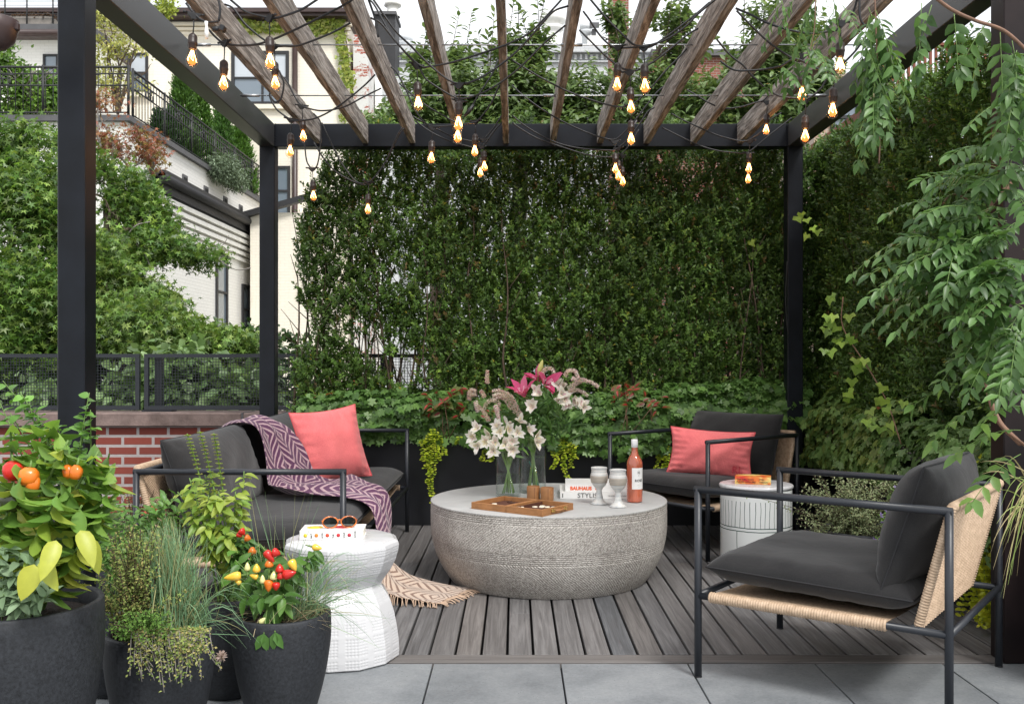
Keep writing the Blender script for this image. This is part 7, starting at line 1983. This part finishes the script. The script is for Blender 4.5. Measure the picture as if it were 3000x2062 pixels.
C3 = [(4.1, Zr([(555,90),(600,150),(680,270),(760,350),(825,372),(880,375),(960,370)])),
 (3.85, Zr([(605,-10),(740,150),(850,260),(940,345),(1005,362),(1050,360),(1200,310),(1350,210),(1450,110),(1590,-6)])),
 (3.9, Zr([(1005,366),(1080,365),(1200,290),(1400,140),(1540,20)])),
 (4.4, Zr([(525,235),(600,310),(700,410),(790,490),(860,535),(915,548),(980,545),(1100,485),(1250,370),(1370,270),(1450,225)])),
 (4.7, Zr([(0,470),(80,520),(250,620),(450,720),(650,790),(800,830),(870,832),(960,800),(1080,690),(1200,550),(1300,450),(1370,370)])),
 (5.5, Zr([(0,665),(80,740),(230,850),(400,950),(600,1040),(740,1083),(800,1088),(850,1055),(950,950),(1050,820),(1140,710),(1220,650)])),
 (5.65, Zr([(0,900),(100,980),(250,1070),(400,1130),(560,1160),(740,1172),(800,1168),(850,1135),(900,1090),(1000,960),(1060,870),(1110,840)])),
 (5.9, Zr([(0,955),(60,1000),(200,1080),(400,1150),(600,1210),(760,1225),(835,1210),(870,1185),(930,1110),(990,1010)])),
 (5.5, Zr([(1360,700),(1430,740),(1550,810),(1650,845),(1780,835),(1900,800),(1960,782),(2000,740),(2050,670),(2080,650)])),
 (5.6, Zr([(1240,885),(1320,930),(1450,990),(1600,1055),(1760,1097),(1830,1100),(1880,1075),(1950,1020),(2020,930),(2100,880)])),
 (5.9, Zr([(1170,995),(1300,1060),(1450,1130),(1600,1175),(1750,1192),(1825,1195),(1880,1160),(2000,1060),(2128,960),(2180,920)])),
 (4.15, [(2100,116),(2139,162),(2177,192),(2200,219),(2244,259),(2288,283),(2345,289),(2356,292),(2375,285),(2406,259),(2428,219)]),
 (3.6, [(2155,25),(2200,44),(2244,66),(2310,88),(2375,99),(2419,94),(2452,88),(2468,70),(2498,39),(2513,-6)]),
 (3.9, [(2110,180),(2150,205),(2200,207),(2244,203),(2290,193),(2331,173),(2390,200),(2435,213),(2463,193),(2507,149),(2542,101),(2564,83)]),
 (4.0, [(2158,32),(2200,75),(2260,131),(2331,177),(2349,178)]), (3.5, [(2518,-6),(2520,53),(2538,79),(2560,79)])]
for lab, cs_, cen in (('string of black cable with bulbs sagging between the left beam and third rafter', C1, (-.9,4.6,2.1)), ('string of black cable with bulbs looping around the fourth and fifth rafters', C2, (-.1,4.6,2.1)), ('string of black cable with bulbs looping across the right hand rafters', C3, (1.1,4.6,2.1))):
    t = thing('string_light_cable', cen, lab, 'string light cable', 'black festoon cables')
    for s_ in cs_: m = MB(); cab(s_, m); part('cable', m, M['cable'], t)
    if cs_ is C1:
        m = MB(); q = P(652, 85, 3.5); m.obox(q, (.020,.03,.022), Matrix.Rotation(.4, 3, 'Y'), 0, .003); m.tube([(q[0]-.035, q[1], q[2]-.002), (q[0]-.012, q[1], q[2])], .010, 8); part('plug', m, M['cable'], t)
        m = MB(); q = P(604, 64, 3.5); m.tube([(q[0], q[1], q[2]), (q[0]+.001, q[1], q[2]-.015), (q[0]+.002, q[1], q[2]-.04), (q[0]+.003, q[1], q[2]-.062)], [.007,.005,.009,.006], 8); part('white_tag', m, M['paperwhite'], t)
    if cs_ is C2:
        m = MB(); m.tube([P(1361, 341, 5.13), P(1374, 326, 5.13), P(1388, 308, 5.13)], [.007,.012,.008], 8); part('plug', m, M['cable'], t)
# cable clipped to the rear right post
m = MB(); m.tube(spline([(XR-.006, YB-.006, 1.75), (XR-.016, YB-.01, 1.55), (XR-.012, YB-.008, 1.4), (XR+.004, YB-.005, 1.25)], 5), .003, 6)
solo('wall_cable', m, M['cable'], 'thin black cable bowing out from the rear right post', 'cable')
m = MB(); m.tube(spline([(1.93,3.3,.42),(1.97,3.28,.36),(2.05,3.2,.30),(2.15,3.1,.27)], 5), .004, 6)
solo('irrigation_tube', m, M['cable'], 'thin black irrigation tube drooping in front of the right planter', 'tube')

# ================================================================== CAMERA, LIGHT, WORLD
cam = bpy.data.cameras.new('camera'); co = bpy.data.objects.new('camera', cam); COL.objects.link(co)
co.location = (0, 0, CZ); co.rotation_euler = (R(90), 0, 0)
cam.sensor_width = 36; cam.lens = F/3000*36; cam.clip_end = 2000; cam.clip_start = .05
cam.shift_x = -8/3000; cam.shift_y = 24/3000
scene.camera = co
EL, AZ = 52, 150      # sun high, behind the camera and a little to the right
sd = Vector((math.sin(R(AZ))*math.cos(R(EL)), math.cos(R(AZ))*math.cos(R(EL)), math.sin(R(EL))))   # towards the sun
sl = bpy.data.lights.new('sun', 'SUN'); sl.energy = 1.7; sl.angle = R(14); sl.color = (1.0,.98,.95)
so = bpy.data.objects.new('sun', sl); COL.objects.link(so); so.rotation_euler = sd.to_track_quat('Z', 'Y').to_euler()
wd = bpy.data.worlds.new('World'); scene.world = wd; wd.use_nodes = True; nt = wd.node_tree; nt.nodes.clear()
sky = nt.nodes.new('ShaderNodeTexSky'); sky.sky_type = 'NISHITA'; sky.sun_disc = False; sky.sun_elevation = R(EL); sky.sun_rotation = R(AZ); sky.dust_density = 3.0; sky.air_density = 1.0
cl_ = noise(nt, coords(nt, 'Generated', (1,1,2.5)), 2.2, 6, .6)        # thin bright overcast over the clear sky
cloud = ramp(nt, cl_, [(.30, (5.0,5.15,5.4)), (.70, (6.6,6.6,6.6))])
bg = nt.nodes.new('ShaderNodeBackground'); bg.inputs[1].default_value = .125; ow = nt.nodes.new('ShaderNodeOutputWorld')
nt.links.new(mixc(nt, .88, sky.outputs[0], cloud), bg.inputs[0]); nt.links.new(bg.outputs[0], ow.inputs[0])
scene.view_settings.view_transform = 'Standard'; scene.view_settings.look = 'None'; scene.view_settings.exposure = .95; scene.view_settings.gamma = 1
scene.render.engine = 'CYCLES'; scene.cycles.use_denoising = True
scene.cycles.max_bounces = 8; scene.cycles.transparent_max_bounces = 16; scene.cycles.sample_clamp_indirect = 6
scene.cycles.use_adaptive_sampling = True
